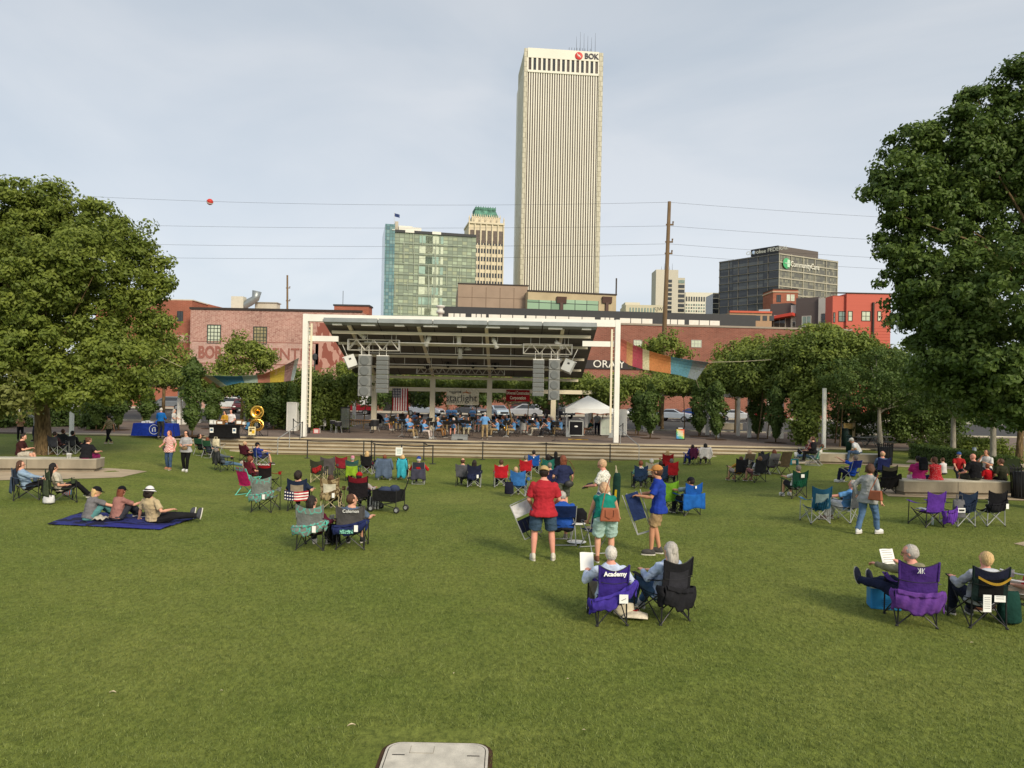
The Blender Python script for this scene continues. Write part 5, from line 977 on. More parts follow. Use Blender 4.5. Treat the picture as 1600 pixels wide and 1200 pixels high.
def flush():
    tmp=[]
    for o,mb,vox,ex,sm_ in QUEUE:
        me=bpy.data.meshes.new('q'); me.from_pydata(mb.v,[],mb.f); me.update(); q=bpy.data.objects.new('q',me); COL.objects.link(q)
        r=q.modifiers.new('r','REMESH'); r.mode='VOXEL'; r.voxel_size=vox; r.use_smooth_shade=True; s=q.modifiers.new('s','SMOOTH'); s.factor=.5; s.iterations=sm_; tmp.append(q)
    dg=bpy.context.evaluated_depsgraph_get(); dg.update()
    for q,(o,mb,vox,ex,sm_) in zip(tmp,QUEUE):
        me=bpy.data.meshes.new_from_object(q.evaluated_get(dg)); 
        n=len(me.vertices); co=np.empty(n*3,np.float32); me.vertices.foreach_get('co',co); mats=list(o.data.materials)
        if ex and ex.v:
            bm=bmesh.new(); bm.from_mesh(me); vs=[bm.verts.new(v) for v in ex.v]
            for f,mi in zip(ex.f,ex.m):
                try: ff=bm.faces.new([vs[i] for i in f]); ff.material_index=mi; ff.smooth=True
                except ValueError: pass
            bm.to_mesh(me); bm.free()
        if o.name.split('.')[0] in CLOTHES and vox<.018:
            me.vertices.foreach_get('co',co); C_=co.reshape(-1,3); nr=np.empty(n*3,np.float32); me.vertices.foreach_get('normal',nr)
            dd=np.array([max(-.001,NZ.noise((x*8+n,y*8,z*16))*.014+NZ.noise((x*22,y*22,z*32+n))*.005+.003) for x,y,z in C_.tolist()],np.float32)
            me.vertices.foreach_set('co',(C_+nr.reshape(-1,3)*dd[:,None]).ravel()); me.update()
        me.name=o.data.name; me.materials.clear()
        for m in mats: me.materials.append(m)
        o.data=me
    for q in tmp: me=q.data; bpy.data.objects.remove(q); bpy.data.meshes.remove(me)
    QUEUE.clear()
def qobj(name,mb,vox,m,parent=None,ex=None,sm_=3):
    me=bpy.data.meshes.new(name); 
    for k in (m if isinstance(m,(list,tuple)) else [m]): me.materials.append(k)
    o=bpy.data.objects.new(name,me); COL.objects.link(o)
    if parent is not None: o.parent=parent
    QUEUE.append((o,mb,vox,ex,sm_)); return o
def loft(mb,pts,rad,side,n=14):
    pts=[Vector(p) for p in pts]; k=len(pts); vs=[]
    for i,p in enumerate(pts):
        d=(pts[min(i+1,k-1)]-pts[max(i-1,0)]).normalized(); s=(side-d*side.dot(d)).normalized(); f=d.cross(s); rx,ry=rad[i]
        vs+=[p+s*math.cos(2*PI*j/n)*rx+f*math.sin(2*PI*j/n)*ry for j in range(n)]
    fs=[(i*n+j,i*n+(j+1)%n,(i+1)*n+(j+1)%n,(i+1)*n+j) for i in range(k-1) for j in range(n)]+[tuple(range(n-1,-1,-1)),tuple((k-1)*n+j for j in range(n))]
    return mb._add(vs,fs)
def ik(a,t,l1,l2,hint):
    a=Vector(a);t=Vector(t); d=t-a; L_=d.length; mx_=(l1+l2)*.995
    if L_>mx_: t=a+d*(mx_/L_); d=t-a; L_=mx_
    L_=max(L_,abs(l1-l2)+.02); u=d.normalized(); x=(l1*l1-l2*l2+L_*L_)/(2*L_); h=math.sqrt(max(0,l1*l1-x*x)); hv=Vector(hint); hv=hv-u*hv.dot(u); hv=hv.normalized() if hv.length>1e-4 else Vector((0,0,1))
    return a+u*x+hv*h, t
def person(label,loc,rz,H=1.72,pose='stand',skin='fair',hair=('brown','short'),hat=None,top=(200,200,200),sleeve='short',bottom=('pants',(40,44,54)),shoes=(60,56,54),hands=None,feet=None,lean=None,head=(0,0),fat=1.0,female=False,vox=.012,group=None,pel=None,knee=None,long_top=0,glasses=False,side=0,twist=0,topm=None,elbow=None,name='person',extra_kids=()):
    s=H/1.75; S=lambda *p: Vector(p)*s
    D_={'stand':dict(p=(0,0,.95),lean=2,h=[(-.27,.06,.80),(.27,.06,.80)],f=[(-.11,.0,0),(.11,.03,0)]),
        'sit':dict(p=(0,-.06,.385),lean=-18,h=[(-.15,.10,.50),(.15,.10,.50)],f=[(-.14,.42,0),(.14,.44,0)]),
        'bench':dict(p=(0,.12,.53),lean=6,h=[(-.16,.42,.62),(.16,.42,.62)],f=[(-.12,.62,0),(.12,.60,0)]),
        'ground':dict(p=(0,0,.10),lean=8,h=[(-.2,.4,.35),(.2,.4,.35)],f=[(-.12,.62,0),(.12,.60,0)])}[pose]
    P=Vector(pel if pel else D_['p'])*s; ln=R(D_['lean'] if lean is None else lean); hd=hands or D_['h']; ft=feet or D_['f']
    tw=Matrix.Rotation(R(twist),3,'Z'); sd=tw@Vector((1,0,0)); fw=tw@Vector((0,1,0)); sdl=R(side)
    up1=(Vector((0,0,1))*math.cos(ln*.8)+fw*math.sin(ln*.8)+sd*math.sin(sdl)).normalized(); up2=(Vector((0,0,1))*math.cos(ln*1.15)+fw*math.sin(ln*1.15)+sd*math.sin(sdl)).normalized()
    wa=P+up1*.13*s; ch=wa+up2*.22*s; sh=ch+up2*.082*s; nb=sh+up2*.066*s; fwd=(sd.cross(up2)*-1).normalized(); fwd=up2.cross(sd).normalized()*1.0
    if fwd.dot(fw)<0: fwd=-fwd
    neck=nb+up2*.025*s+fwd*.012*s
    hy,hp=R(head[0]),R(head[1]); upn=(up2*.55+Vector((0,0,.45))).normalized(); HM=Matrix.Rotation(hy,3,'Z')@tw; hs=HM@Vector((1,0,0)); hf0=HM@Vector((0,1,0)); hf=(hf0*math.cos(hp)-Vector((0,0,1))*math.sin(hp)*1).normalized(); hu=hs.cross(hf).normalized(); 
    if hu.z<0: hu=-hu
    hc=neck+upn*.078*s+hu*.022*s+hf*.022*s
    HMx=Matrix((hs,hf,hu)).transposed()
    wS=(.86 if female else 1.0); wH=(1.08 if female else 1.0)
    B=MB(); q=fat
    tor=[P-up1*.09*s,P-up1*.02*s,wa,ch-up2*.06*s,ch+up2*.03*s,sh,nb,neck,hc-hu*.05*s]
    rad=[(.11*q*wH,.09*q),(.165*q*wH,.115*q),(.135*q,.10*q),(.155*q*wS,.115*q),(.165*q*wS,.112*q),(.150*wS,.080),(.078,.062),(.054,.056),(.050,.052)]
    loft(B,tor,[(a*s,b*s) for a,b in rad],sd,14)
    HL=lambda x,y,z: hc+HMx@Vector((x*s,y*s,z*s))
    B.ell(HL(0,-.008,.025),(.077*s,.096*s,.094*s),14,10,HMx); B.ell(HL(0,.022,-.045),(.056*s,.064*s,.062*s),12,8,HMx); B.ell(HL(0,.07,-.085),(.028*s,.022*s,.022*s),8,6,HMx)
    for sg in (-1,1): B.ell(HL(sg*.078,-.01,-.005),(.012*s,.022*s,.032*s),8,6,HMx)
    E=MB(); E.cur=0; E.path([HL(0,.086,.02),HL(0,.108,-.018),HL(0,.086,-.03)],[.007*s,.013*s,.009*s],6)
    E.cur=1
    for sg in (-1,1): E.ell(HL(sg*.031,.084,.016),(.012*s,.006*s,.007*s),8,4,HMx); E.box(HL(sg*.032,.085,.038),(.03*s,.006*s,.005*s),HMx)
    E.cur=2; E.ell(HL(0,.083,-.055),(.022*s,.006*s,.007*s),8,4,HMx); E.cur=0
    hip=[P+sd*sg*.092*s*min(q,1.15)-up1*.03*s for sg in (-1,1)]; shd=[sh+sd*sg*.175*s*wS*(.5+.5*q)-up2*.026*s for sg in (-1,1)]
    arms=[];legs=[]
    for i,sg in enumerate((-1,1)):
        hint=Vector((sg*.5,-.6,-.6)) if not elbow else Vector(elbow[i]); tgt=Vector(hd[i])*s
        el,wr=ik(shd[i],tgt,.285*s,.25*s,tw@hint); arms.append((shd[i],el,wr)); d=(wr-el).normalized()
        B.path([shd[i]-up2*.0,shd[i].lerp(el,.5),el,el.lerp(wr,.35),wr],[.052*s*(.5+.5*q),.046*s*(.5+.5*q),.037*s,.038*s,.026*s],10); B.ell(shd[i],(.052*s*(.5+.5*q),)*3,10,8)
        cur=Vector((0,0,-1)) if pose!='stand' or abs(d.z)<.6 else fw; cur=(cur-d*cur.dot(d)); cur=cur.normalized() if cur.length>.1 else Vector((1,0,0)); sdh=d.cross(cur).normalized()
        pm=wr+d*.05*s; B.path([wr-d*.01*s,wr+d*.045*s,wr+d*.085*s],[(.026*s,.022*s),(.037*s,.018*s),(.036*s,.014*s)],8)
        for k,(o_,ll) in enumerate(((-.028,.070),(-.010,.082),(.009,.078),(.027,.062))):
            b0=wr+d*.08*s+sdh*o_*s; b1=b0+(d*.8+cur*.35).normalized()*ll*.5*s; b2=b1+(d*.35+cur*.9).normalized()*ll*.5*s; E.path([b0-d*.01*s,b1,b2],[.0085*s,.008*s,.006*s],6)
        th0=wr+d*.03*s+sdh*(-.03)*s*1; b1=th0+(-sdh*.7+d*.7).normalized()*.034*s; b2=b1+(d*.9+cur*.4).normalized()*.03*s; E.path([th0,b1,b2],[.012*s,.010*s,.008*s],6)
        kh=Vector((sg*.12,1,.5)) if pose!='ground' else Vector((sg*.1,.3,1)); 
        if knee: kh=Vector(knee[i])
        fp=Vector(ft[i])*s; fp.z=ft[i][2]+.085*s; kn,an=ik(hip[i],fp,.43*s,.42*s,kh); legs.append((hip[i],kn,an))
        B.path([hip[i],hip[i].lerp(kn,.5),kn,kn.lerp(an,.3),an],[.084*s*q,.072*s*q,.052*s*(.4+.6*q),.055*s*(.4+.6*q),.034*s],10)
    o=qobj(name,B,vox*1.0,[SKINS[skin],EYEM,LIPM],None,E,2); o.location=loc; o.rotation_euler=(0,0,rz); tag(o,label,'person',group)
    # shirt
    tm=topm or fab(*top); T=MB(); g=.018*s; kx=(1.0,1.05)
    t2=tor[:7]; r2=[((a*s+g)*1.02,(b*s+g)*1.02) for a,b in rad[:7]]; r2[6]=(.072*s,.066*s)
    if long_top: t2=[P-up1*(.09+long_top)*s]+t2; r2[0]=((.190*q*wH+.03)*s,(.150*q+.02)*s); r2=[((.194*q*wH+.03)*s,(.152*q+.02)*s)]+r2
    else: t2=t2[1:]; r2=r2[1:]; t2[0]=P-up1*.05*s
    loft(T,t2,r2,sd,14)
    for i in (0,1):
        a,e_,w=arms[i]; T.ell(a-up2*.006*s,(.060*s*(.5+.5*q),)*3,10,8)
        if sleeve=='short': T.path([a,a.lerp(e_,.45),a.lerp(e_,.78)],[.057*s*(.5+.5*q),.064*s*(.5+.5*q),.066*s*(.5+.5*q)],10)
        elif sleeve=='long': T.path([a,a.lerp(e_,.5),e_,e_.lerp(w,.4),e_.lerp(w,.92)],[.066*s*(.5+.5*q),.06*s*(.5+.5*q),.052*s,.048*s,.036*s],10)
    qobj('shirt',T,vox,tm,o,sm_=3)
    bk,bc=bottom[0],bottom[1]; bm_=bottom[2] if len(bottom)>2 else fab(*bc); T=MB()
    loft(T,[P-up1*.10*s,P-up1*.03*s,P+up1*.06*s],[((rad[0][0]*s+g*1.0),(rad[0][1]*s+g)),((rad[1][0]*s+g*.8),(rad[1][1]*s+g*.8)),((.132*q*s+g*.4),(.096*q*s+g*.4))],sd,14)
    if bk in ('pants','shorts'):
        for (h_,kn,an) in legs:
            if bk=='pants': T.path([h_,h_.lerp(kn,.5),kn,kn.lerp(an,.5),kn.lerp(an,.95)],[.100*s*q,.088*s*q,.070*s*(.4+.6*q),.066*s,.058*s],12)
            else: T.path([h_,h_.lerp(kn,.5),h_.lerp(kn,.88)],[.104*s*q,.098*s*q,.094*s*q],12)
    elif bk=='skirt':
        kn=(legs[0][1]+legs[1][1])/2
        for (h_,k_,an) in legs: T.path([h_,h_.lerp(k_,.5),k_],[.105*s*q,.105*s*q,.10*s*q],12)
        loft(T,[P,P.lerp(kn,.5),kn],[(.16*q*s,.12*q*s),(.18*q*s,.12*s*q),(.17*q*s,.10*s)],sd,14)
    qobj({'pants':'trousers','shorts':'shorts','skirt':'skirt'}[bk],T,vox,bm_,o,sm_=3)
    if shoes:
        sm_=pnt(*shoes,.7)
        for i,(h_,kn,an) in enumerate(legs):
            sh_d=Vector(((-.15,.15)[i],1,0)) if abs((an-kn).normalized().z)>.5 else Vector((0,.25,.97))
            sh_d=(tw@sh_d).normalized(); upv=Vector((0,0,1)) if abs((an-kn).normalized().z)>.5 else Vector((0,-.97,.25)); sx_=sh_d.cross(upv).normalized(); up_=sx_.cross(sh_d); M=Matrix((sx_,sh_d,up_)).transposed(); c=an+sh_d*.055*s-up_*.03*s
            b=MB(); b.cur=0; b.ell(c,(.047*s,.135*s,.062*s),14,8,M,lo=-.55); b.ell(an-sh_d*.01*s,(.042*s,.05*s,.06*s),10,6,M); so_=b.build('shoe',sm_,o,True)
            MB().prism([(.046*s*math.cos(a),.138*s*math.sin(a)) for a in [2*PI*k/14 for k in range(14)]],0,.022*s).build('sole',pnt(205,200,190,.7),so_).matrix_local=Matrix.Translation(c-up_*.055*s)@M.to_4x4()
    # hair
    if hair and hair[1]!='bald':
        hm=hairm(hair[0]); b=MB(); st_=hair[1]; z0={'short':-.93,'curly':-.95,'bob':-.95,'long':-.95,'bun':-.93}.get(st_,-.93)
        big={'curly':1.2,'bob':1.1,'long':1.04}.get(st_,1.0)
        b.ell(HL(0,-.030,.020),(.086*s*big,.098*s*big,.108*s*big),18,12,HMx,lo=z0,hi=.3 if hat else 1)
        if st_=='ring': b=MB(); b.ell(HL(0,-.028,.008),(.085*s,.094*s,.095*s),18,10,HMx,lo=-.85,hi=.62)
        if st_ in('bob','long','curly'):
            L_={'bob':.14,'curly':.10,'long':.30}[st_] if len(hair)<3 else hair[2]; bk_=-.055; 
            loft(b,[HL(0,bk_,.05),HL(0,bk_-.01,-.05),HL(0,bk_-.012,-.05)-Vector((0,0,L_*.45*s))-fwd*.01*s,HL(0,bk_,-.05)-Vector((0,0,L_*s))],[(.085*s*big,.06*s),(.090*s*big,.055*s),(.086*s*big,.04*s),(.05*s,.025*s)],hs,12)
        if st_=='bun': b.ell(HL(0,-.12,.06),(.045*s,)*3,10,8)
        rr=random.Random(hash(label)%9999 if False else len(label)); b.v=[tuple(Vector(v)+Vector((rr.uniform(-1,1),rr.uniform(-1,1),rr.uniform(-1,1)))*(.010 if st_=='curly' else .006)*s) for v in b.v]; b.build('hair',hm,o,True)
    if hat:
        b=MB(); kind,c=hat[0],hat[1]; hm=fab(*c)
        b.ell(HL(0,-.016,.040),(.094*s,.112*s,.098*s),18,8,HMx,lo=-.1)
        if kind in('cap','capback'):
            sg=1 if kind=='cap' else -1; 
            def br(u,v): a=PI*(u); r=.10+.085*v; x=math.cos(a)*(.082); y=sg*(.055+math.sin(a)*(.04+.085*v)); return HL(x,y,.050-.012*v-.01*math.cos(a)**2)
            b.cloth(br,10,4,.006*s)
        elif kind=='bucket': b.lathe([(.090*s,0),(.150*s,-.035*s),(.148*s,-.04*s),(.088*s,-.01*s)],HL(0,-.012,.048),20,HMx)
        b.build('hat',hm,o,True)
    if glasses:
        b=MB()
        for sg in (-1,1): b.path([HL(sg*(.031+.02*math.cos(a)),.092,.014+.016*math.sin(a)) for a in [2*PI*k/10 for k in range(11)]],.0025*s,4,False); b.tube(HL(sg*.052,.09,.016),HL(sg*.08,-.005,.012),.003*s,n=4)
        b.build('glasses',LB,o)
    return o,dict(arms=arms,legs=legs,P=P,sh=sh,hc=hc,HL=HL,s=s)
def wpt(o,p): return Matrix.Translation(o.location)@o.rotation_euler.to_matrix().to_4x4()@Vector(p)
def vx(y): return .0105 if y<13 else (.013 if y<20 else (.017 if y<30 else .024))
def stander(label,px,py,ph,rz,**k):
    g=gnd(px,py); y=g.y; H=k.pop('H',None) or min(1.92,max(1.5,(py-ph)/ppm(y)*1.0)); g=Vector((g.x,g.y+.06,g.z)); return person(label,g,R(rz),H,'stand',vox=vx(y),**k)
# ================================================================ FOLDING CHAIRS
FB=mat('tube_black',(.025,.025,.027),.4,.1,5,metal=.2); FS=mat('tube_silver',srgb(160,162,162),.6,.06,5,metal=.2); FT=mat('tube_tan',srgb(190,176,140),.5,.06,5); FG=mat('tube_teal',srgb(96,190,170),.5,.06,5)
def chair(label,px,py,rz,fabc,frame=FB,kind='quad',top=None,panel=None,arm=None,loc=None,group='folding chairs on the lawn',hgt=.90,wide=1.0,backm=None,z=None):
    if loc is None: g=gnd(px,py); loc=Vector((g.x,g.y+.30,g.z)); loc.z=zg(loc.x,loc.y)
    fm=fabc if not isinstance(fabc,tuple) else fab(*fabc); am=fab(*arm) if arm else fm; t=thing('camp_chair' if kind!='band' else 'folding_chair',label,'chair',loc,R(rz),group); w=.243*wide; r=.0115
    if kind=='quad':
        for sx in (-1,1):
            MB().path([(sx*(w+.01),-.30,.0),(sx*w,-.30,.45),(sx*(w+.015),-.36,hgt)],r,7).build('leg',frame,t); MB().path([(sx*(w+.03),.30,.0),(sx*(w+.03),.27,.63)],r,7).build('leg',frame,t)
            b=MB(); b.tube((sx*(w+.02),-.30,.02),(sx*w*.92,.24,.43),r*.85,n=6); b.tube((sx*(w+.04),.30,.02),(sx*w*.92,-.24,.43),r*.85,n=6); b.build('side_cross',frame,t)
            for y in (-.30,.30): b=MB(); b.ell((sx*(w+.02),y,.012),(.026,.026,.018),8,5); b.build('foot',LB,t)
            b=MB(); b.cloth(lambda u,v:(sx*(w+.02)+(v-.5)*.075,-.32+.66*u,.64-.045*math.sin(PI*u)-.02*u),8,3,.008); b.build('armrest',am,t)
            if sx>0: b=MB(); b.lathe([(.046,0),(.05,.0),(.052,-.10),(.035,-.11)],(sx*(w+.03),.20,.635),12); b.build('cup_holder',am,t)
        b=MB(); b.tube((-w-.01,-.305,.03),(w*.9,-.25,.43),r*.85,n=6); b.tube((w+.01,-.315,.03),(-w*.9,-.265,.43),r*.85,n=6); b.build('rear_cross',frame,t)
        b=MB(); b.tube((-w-.03,.305,.03),(w*.9,.25,.43),r*.85,n=6); b.tube((w+.03,.315,.03),(-w*.9,.265,.43),r*.85,n=6); b.build('front_cross',frame,t)
        b=MB(); b.cloth(lambda u,v:((u-.5)*2*w*.95,-.25+.5*v,.42-.075*math.sin(PI*u)-.03*math.sin(PI*v)),8,6,.008); b.build('seat',fm,t)
        fn=lambda u,v:((u-.5)*2*(w+.012),-.30-.06*v-.055*math.sin(PI*u)*(1-.3*v)-.0,.40+(hgt-.40)*v-.075*math.sin(PI*u)*v*v)
        b=MB(); b.cloth(fn,12,8,.009); bk=b.build('backrest',backm or fm,t)
        if panel: b=MB(); b.cloth(lambda u,v:tuple(Vector(fn(.16+.68*u,.12+.6*v))+Vector((0,-.007,0))),8,6,.008); b.build('back_panel',fab(*panel),bk)
        if top: b=MB(); b.cloth(lambda u,v:tuple(Vector(fn(u,.72+.28*v))+Vector((0,-.008,0))),10,3,.008); b.build('back_trim',fab(*top) if isinstance(top,tuple) else top,bk)
        if loc.y<14: b=MB(); b.path([tuple(Vector(fn(i/10,1))+Vector((0,-.004,.003))) for i in range(11)],.007,5); b.path([tuple(Vector(fn(i/10,.5))+Vector((0,-.009,0))) for i in range(11)],.004,4); b.build('seam_piping',LB,bk)
        for sx in (-1,1): MB().tube((sx*(w+.008),-.345,hgt*.72),(sx*(w+.016),-.362,hgt+.005),.017,n=7).build('pole_sleeve',fm,bk)
    elif kind in('director','band'):
        for sx in (-1,1):
            b=MB(); b.path([(sx*w,-.36,0),(sx*w,-.12,.44),(sx*w,.22,.60) if kind=='director' else (sx*w,.1,.44)],r,7); b.build('leg',frame,t); MB().path([(sx*w,.34,0),(sx*w,-.22,.50),(sx*w,-.34,hgt)],r,7).build('leg',frame,t)
            if kind=='director': MB().box((sx*w,.0,.615),(.045,.42,.02)).build('armrest',LB,t)
            MB().box((sx*w,-.36,.012),(.03,.05,.024)).build('foot',LB,t)
        b=MB(); b.tube((-w,-.345,.03),(w,-.345,.03),r*.9,n=6); b.tube((-w,.33,.03),(w,.33,.03),r*.9,n=6); b.build('floor_bar',frame,t)
        b=MB(); b.cloth(lambda u,v:((u-.5)*2*w,-.22+.46*v,.445-.03*math.sin(PI*u)),6,4,.012); b.build('seat',fm,t)
        v0=.52 if kind=='band' else .3
        b=MB(); b.cloth(lambda u,v:((u-.5)*2*w,-.225-.115*(v0+(1-v0)*v)-.025*math.sin(PI*u),.50+(hgt-.5)*(v0+(1-v0)*v)),6,4,.012); bk=b.build('backrest',backm or fm,t)
        if top: b=MB(); b.cloth(lambda u,v:((u-.5)*2*w,-.335-.012*0-.025*math.sin(PI*u)-.012,hgt-.14+.14*v),6,2,.01); b.build('back_trim',fab(*top),bk)
    elif kind=='sling':   # low framed garden chair with a straight sling
        for sx in (-1,1):
            MB().path([(sx*w,-.34,0),(sx*w,.02,.36),(sx*w,.28,.58)],r*1.3,7).build('leg',frame,t); MB().path([(sx*w,.36,0),(sx*w,-.10,.40),(sx*w,-.36,hgt)],r*1.3,7).build('leg',frame,t); MB().box((sx*w,.05,.60),(.05,.5,.022)).build('armrest',frame,t); MB().tube((sx*w,-.36,.012),(sx*w,.38,.012),r*1.2,n=6).build('floor_rail',frame,t)
        b=MB(); b.cloth(lambda u,v:((u-.5)*2*w,.26-.46*v,.42-.07*v-.03*math.sin(PI*u)),6,4,.01); b.build('seat',fm,t); fn=lambda u,v:((u-.5)*2*w,-.16-.20*v-.02*math.sin(PI*u),.36+(hgt-.34)*v)
        b=MB(); b.cloth(fn,8,6,.01); bk=b.build('backrest',backm or fm,t)
        if top: b=MB(); b.cloth(lambda u,v:tuple(Vector(fn(u,.78+.22*v))+Vector((0,-.01,0))),8,2,.01); b.build('back_trim',fab(*top) if isinstance(top,tuple) else top,bk)
    elif kind=='moon':
        for sx in (-1,1): MB().path([(sx*w*1.1,-.3,0),(sx*w*.7,.2,.42)],r,7).build('leg',frame,t); MB().path([(sx*w*1.1,.32,0),(sx*w*1.05,-.3,.78)],r,7).build('leg',frame,t)
        b=MB()
        def mf(u,v): a=2*PI*u; rr_=v; x=math.cos(a)*.36*rr_; q_=math.sin(a)*rr_; return (x,-.06-.26*q_+.08*(1-rr_*rr_)*-1,.60+.30*q_-.12*(1-rr_*rr_))
        b.cloth(mf,20,5,.03); b.build('seat_dish',fm,t)
    return t
def drape(label,ch,c,kind='jacket',dz=0,m=None,cat=None,w=.46,name=None,seed=1,tagcard=False,drop=.42,tilt=None):
    """something hung on the back of a chair: follows its frame, a thing of its own"""
    t=thing(name or {'jacket':'jacket','bag':'carry_bag','blanket':'blanket'}[kind],label,cat or {'jacket':'jacket','bag':'chair bag','blanket':'blanket'}[kind],ch.location,ch.rotation_euler.z,'things draped over chair backs'); fm=m or fab(*c); rr=random.Random(seed); ph=rr.random()*6
    if kind=='bag':
        w*=.86; tl=.10*(1 if seed%2 else -1) if tilt is None else tilt
        def f(u,v): return ((u-.5)*w*1.22,-.385-.06*math.sin(PI*u)-.045*math.sin(PI*v)*(.6+.4*math.sin(u*9+ph))-.012*math.sin(u*31+v*5+ph),.575+dz+tl*(u-.5)*1.3-.035*math.sin(PI*u)-(drop*.50*(.72+.28*math.sin(PI*u*.9+.2))+.018*math.sin(u*17+ph)+.012*math.sin(u*37+ph))*v)
        b=MB(); b.cloth(f,30,9,.008); b.build('bag_body',fm,t,True)
        b=MB(); b.cloth(lambda u,v:(lambda p:(p[0],p[1]-.018-.01*math.sin(u*23+ph),p[2]+.012))(f(.04+.92*u,.0+.22*v)),30,3,.008); b.build('folded_edge',fm,t,True)
        for sx in (-1,1):
            b=MB(); b.cloth(lambda u,v:(sx*(w*.60+.03*math.sin(u*3)+.02*math.sin(v*6)),-.40+.16*u+.01*math.sin(v*9),.57+dz+tl*sx*.6-(drop*.42+.05*math.sin(u*4+ph+sx))*v-.02*u),6,7,.008); b.build('side_fold',fm,t,True)
    elif kind=='jacket':
        b=MB(); b.cloth(lambda u,v:((u-.5)*w*(1+.18*v),-.385-.045*math.sin(PI*u)-.025*math.sin(u*13+ph)*v-.02*v,.93+dz-.06*math.sin(PI*u)-(drop+.06*math.sin(u*9+ph))*v*1.25),16,8,.014); b.build('jacket_back',fm,t,True)
        for sx in (-1,1): b=MB(); b.path([(sx*w*.46,-.37,.86+dz),(sx*(w*.56),-.40,.66+dz),(sx*w*.60,-.39,.46+dz)],[.05,.055,.04],8); b.build('sleeve',fm,t,True)
        b=MB(); b.cloth(lambda u,v:((u-.5)*w,-.37+.06*v*(1)-.02,.92+dz-.06*math.sin(PI*u)+.02*math.sin(PI*v)),10,3,.014); b.build('collar',fm,t,True)
    else:
        b=MB(); b.cloth(lambda u,v:((u-.5)*w*(1+.1*v),-.38-.05*math.sin(PI*u)-.03*math.sin(u*10+ph)*v,.66+dz-.03*math.sin(PI*u)-drop*v*(1+.1*math.sin(u*7+ph))),16,7,.016); b.build('cloth',fm,t,True)
    if tagcard: b=MB(); b.box((.14,-.50,.47+dz),(.075,.006,.13)); b.build('paper_tag',pnt(235,235,230,.8),t)
    return t
PAPM=pnt(236,236,232,.8)
def in_chair(ch,label,H=1.70,**k):
    return person(label,ch.location,ch.rotation_euler.z,H,'sit',vox=vx(ch.location.y),**k)
# ================================================================ THE AUDIENCE
TEALP=pattern_mat('teal_lattice',srgb(84,176,160),srgb(120,124,118),'voronoi',9,mix=.055); CAMO=pattern_mat('camouflage',srgb(92,76,52),srgb(156,138,104),'noise',14,mix=.5); PLAID=pattern_mat('plaid_shirt',srgb(196,110,104),srgb(222,204,196),'checker',26); DOTS=pattern_mat('dotted_top',srgb(232,220,214),srgb(196,44,52),'dots',34,mix=.22); PATB=pattern_mat('blue_print',srgb(84,140,196),srgb(140,178,210),'noise',20); GRIDW=pattern_mat('white_check_shirt',srgb(96,100,100),srgb(226,224,212),'voronoi',18,mix=.035); CAMS=pattern_mat('camo_shirt',srgb(96,86,62),srgb(150,138,108),'noise',26)
GALAXY=pattern_mat('galaxy_blanket',srgb(30,30,58),srgb(46,52,112),'noise',3.0,mix=.48)
def held_paper(label,o,loc,sz=(.2,.26),rot=(R(55),0,0),name='programme',m=None,cat='paper'):
    t=MB(); t.cloth(lambda u,v:((u-.5)*sz[0],0,(v-.5)*sz[1]+.004*math.sin(u*6)),4,4,.003); q=t.build(name,m or PAPM); q.location=wpt(o,loc); q.rotation_euler=Euler((rot[0],rot[1],rot[2]+o.rotation_euler.z)); return tag(q,label,cat)
JEANS=(66,88,118); KH=(176,152,112); BLK=(30,30,34)
WH=(214,212,206)
# ---- blanket group, left
g=gnd(192,812); T=thing('picnic_blanket','dark blue patterned blanket spread on the grass under three people','blanket',(g.x,g.y,g.z))
pz=[gnd(*p)-g for p in ((74,821),(250,829),(314,809),(215,796),(120,806))]
def bl(u,v):
    a=pz[0]; b_=pz[1]; c=pz[2]; d=Vector((-1.35,.55,0)); p=(a*(1-u)+b_*u)*(1-v)+(d*(1-u)+c*u)*v; return (p.x,p.y,zg(g.x+p.x,g.y+p.y)-g.z+.028+.010*math.sin(u*14+v*5)*math.sin(v*9))
MB().cloth(bl,24,12,.01).build('blanket_cloth',GALAXY,T,True); MB().cloth(lambda u,v:tuple(Vector(bl(.5+.5*u,v*.25))+Vector((0,0,.012))),12,3,.01).build('plain_border',fab(54,58,140),T,True)
def gp(px,py): g=gnd(px,py); return Vector((g.x,g.y,g.z+.035))
person('blonde person in grey t-shirt and black cap sitting at the left end of the blanket',gp(138,816),R(-35),1.66,'ground','fair',('blonde','long',.2),('cap',(28,30,34)),(124,122,124),'short',('pants',(96,150,150)),(210,206,200),hands=[(-.1,.45,.32),(.35,.62,.28)],lean=14,female=True,head=(-20,20),vox=.0115)
person('person in dusty pink top and black cap with long auburn hair, middle of the blanket',gp(182,815),R(-25),1.66,'ground','fair',('red','long',.36),('cap',(26,28,32)),(168,120,112),'short',('pants',(60,62,70)),(60,60,60),hands=[(-.22,.4,.3),(.2,.55,.4)],lean=10,female=True,head=(10,10),vox=.0115)
person('person in beige shirt and white bucket hat leaning back on one arm on the blanket',gp(240,818),R(-60),1.82,'ground','fair',('dark','curly'),('bucket',(222,220,220)),(204,184,146),'short',('pants',(36,36,40)),(64,66,74),hands=[(-.42,-.28,.03),(.25,.34,.3)],feet=[(-.05,.92,.02),(.16,.98,.03)],lean=-14,head=(20,12),fat=1.15,vox=.0115,twist=35)
b=MB(); b.cloth(lambda u,v:(.34*(u-.5),.28*(v-.5),.05+.07*math.sin(PI*u)*math.sin(PI*v)+.02*math.sin(u*17+v*7)),12,10,.02); o=b.build('bundled_sweater',fab(196,190,176),None,True); o.location=gp(154,816); tag(o,'crumpled cream knit bundle on the blanket between the two people in black caps','sweater')
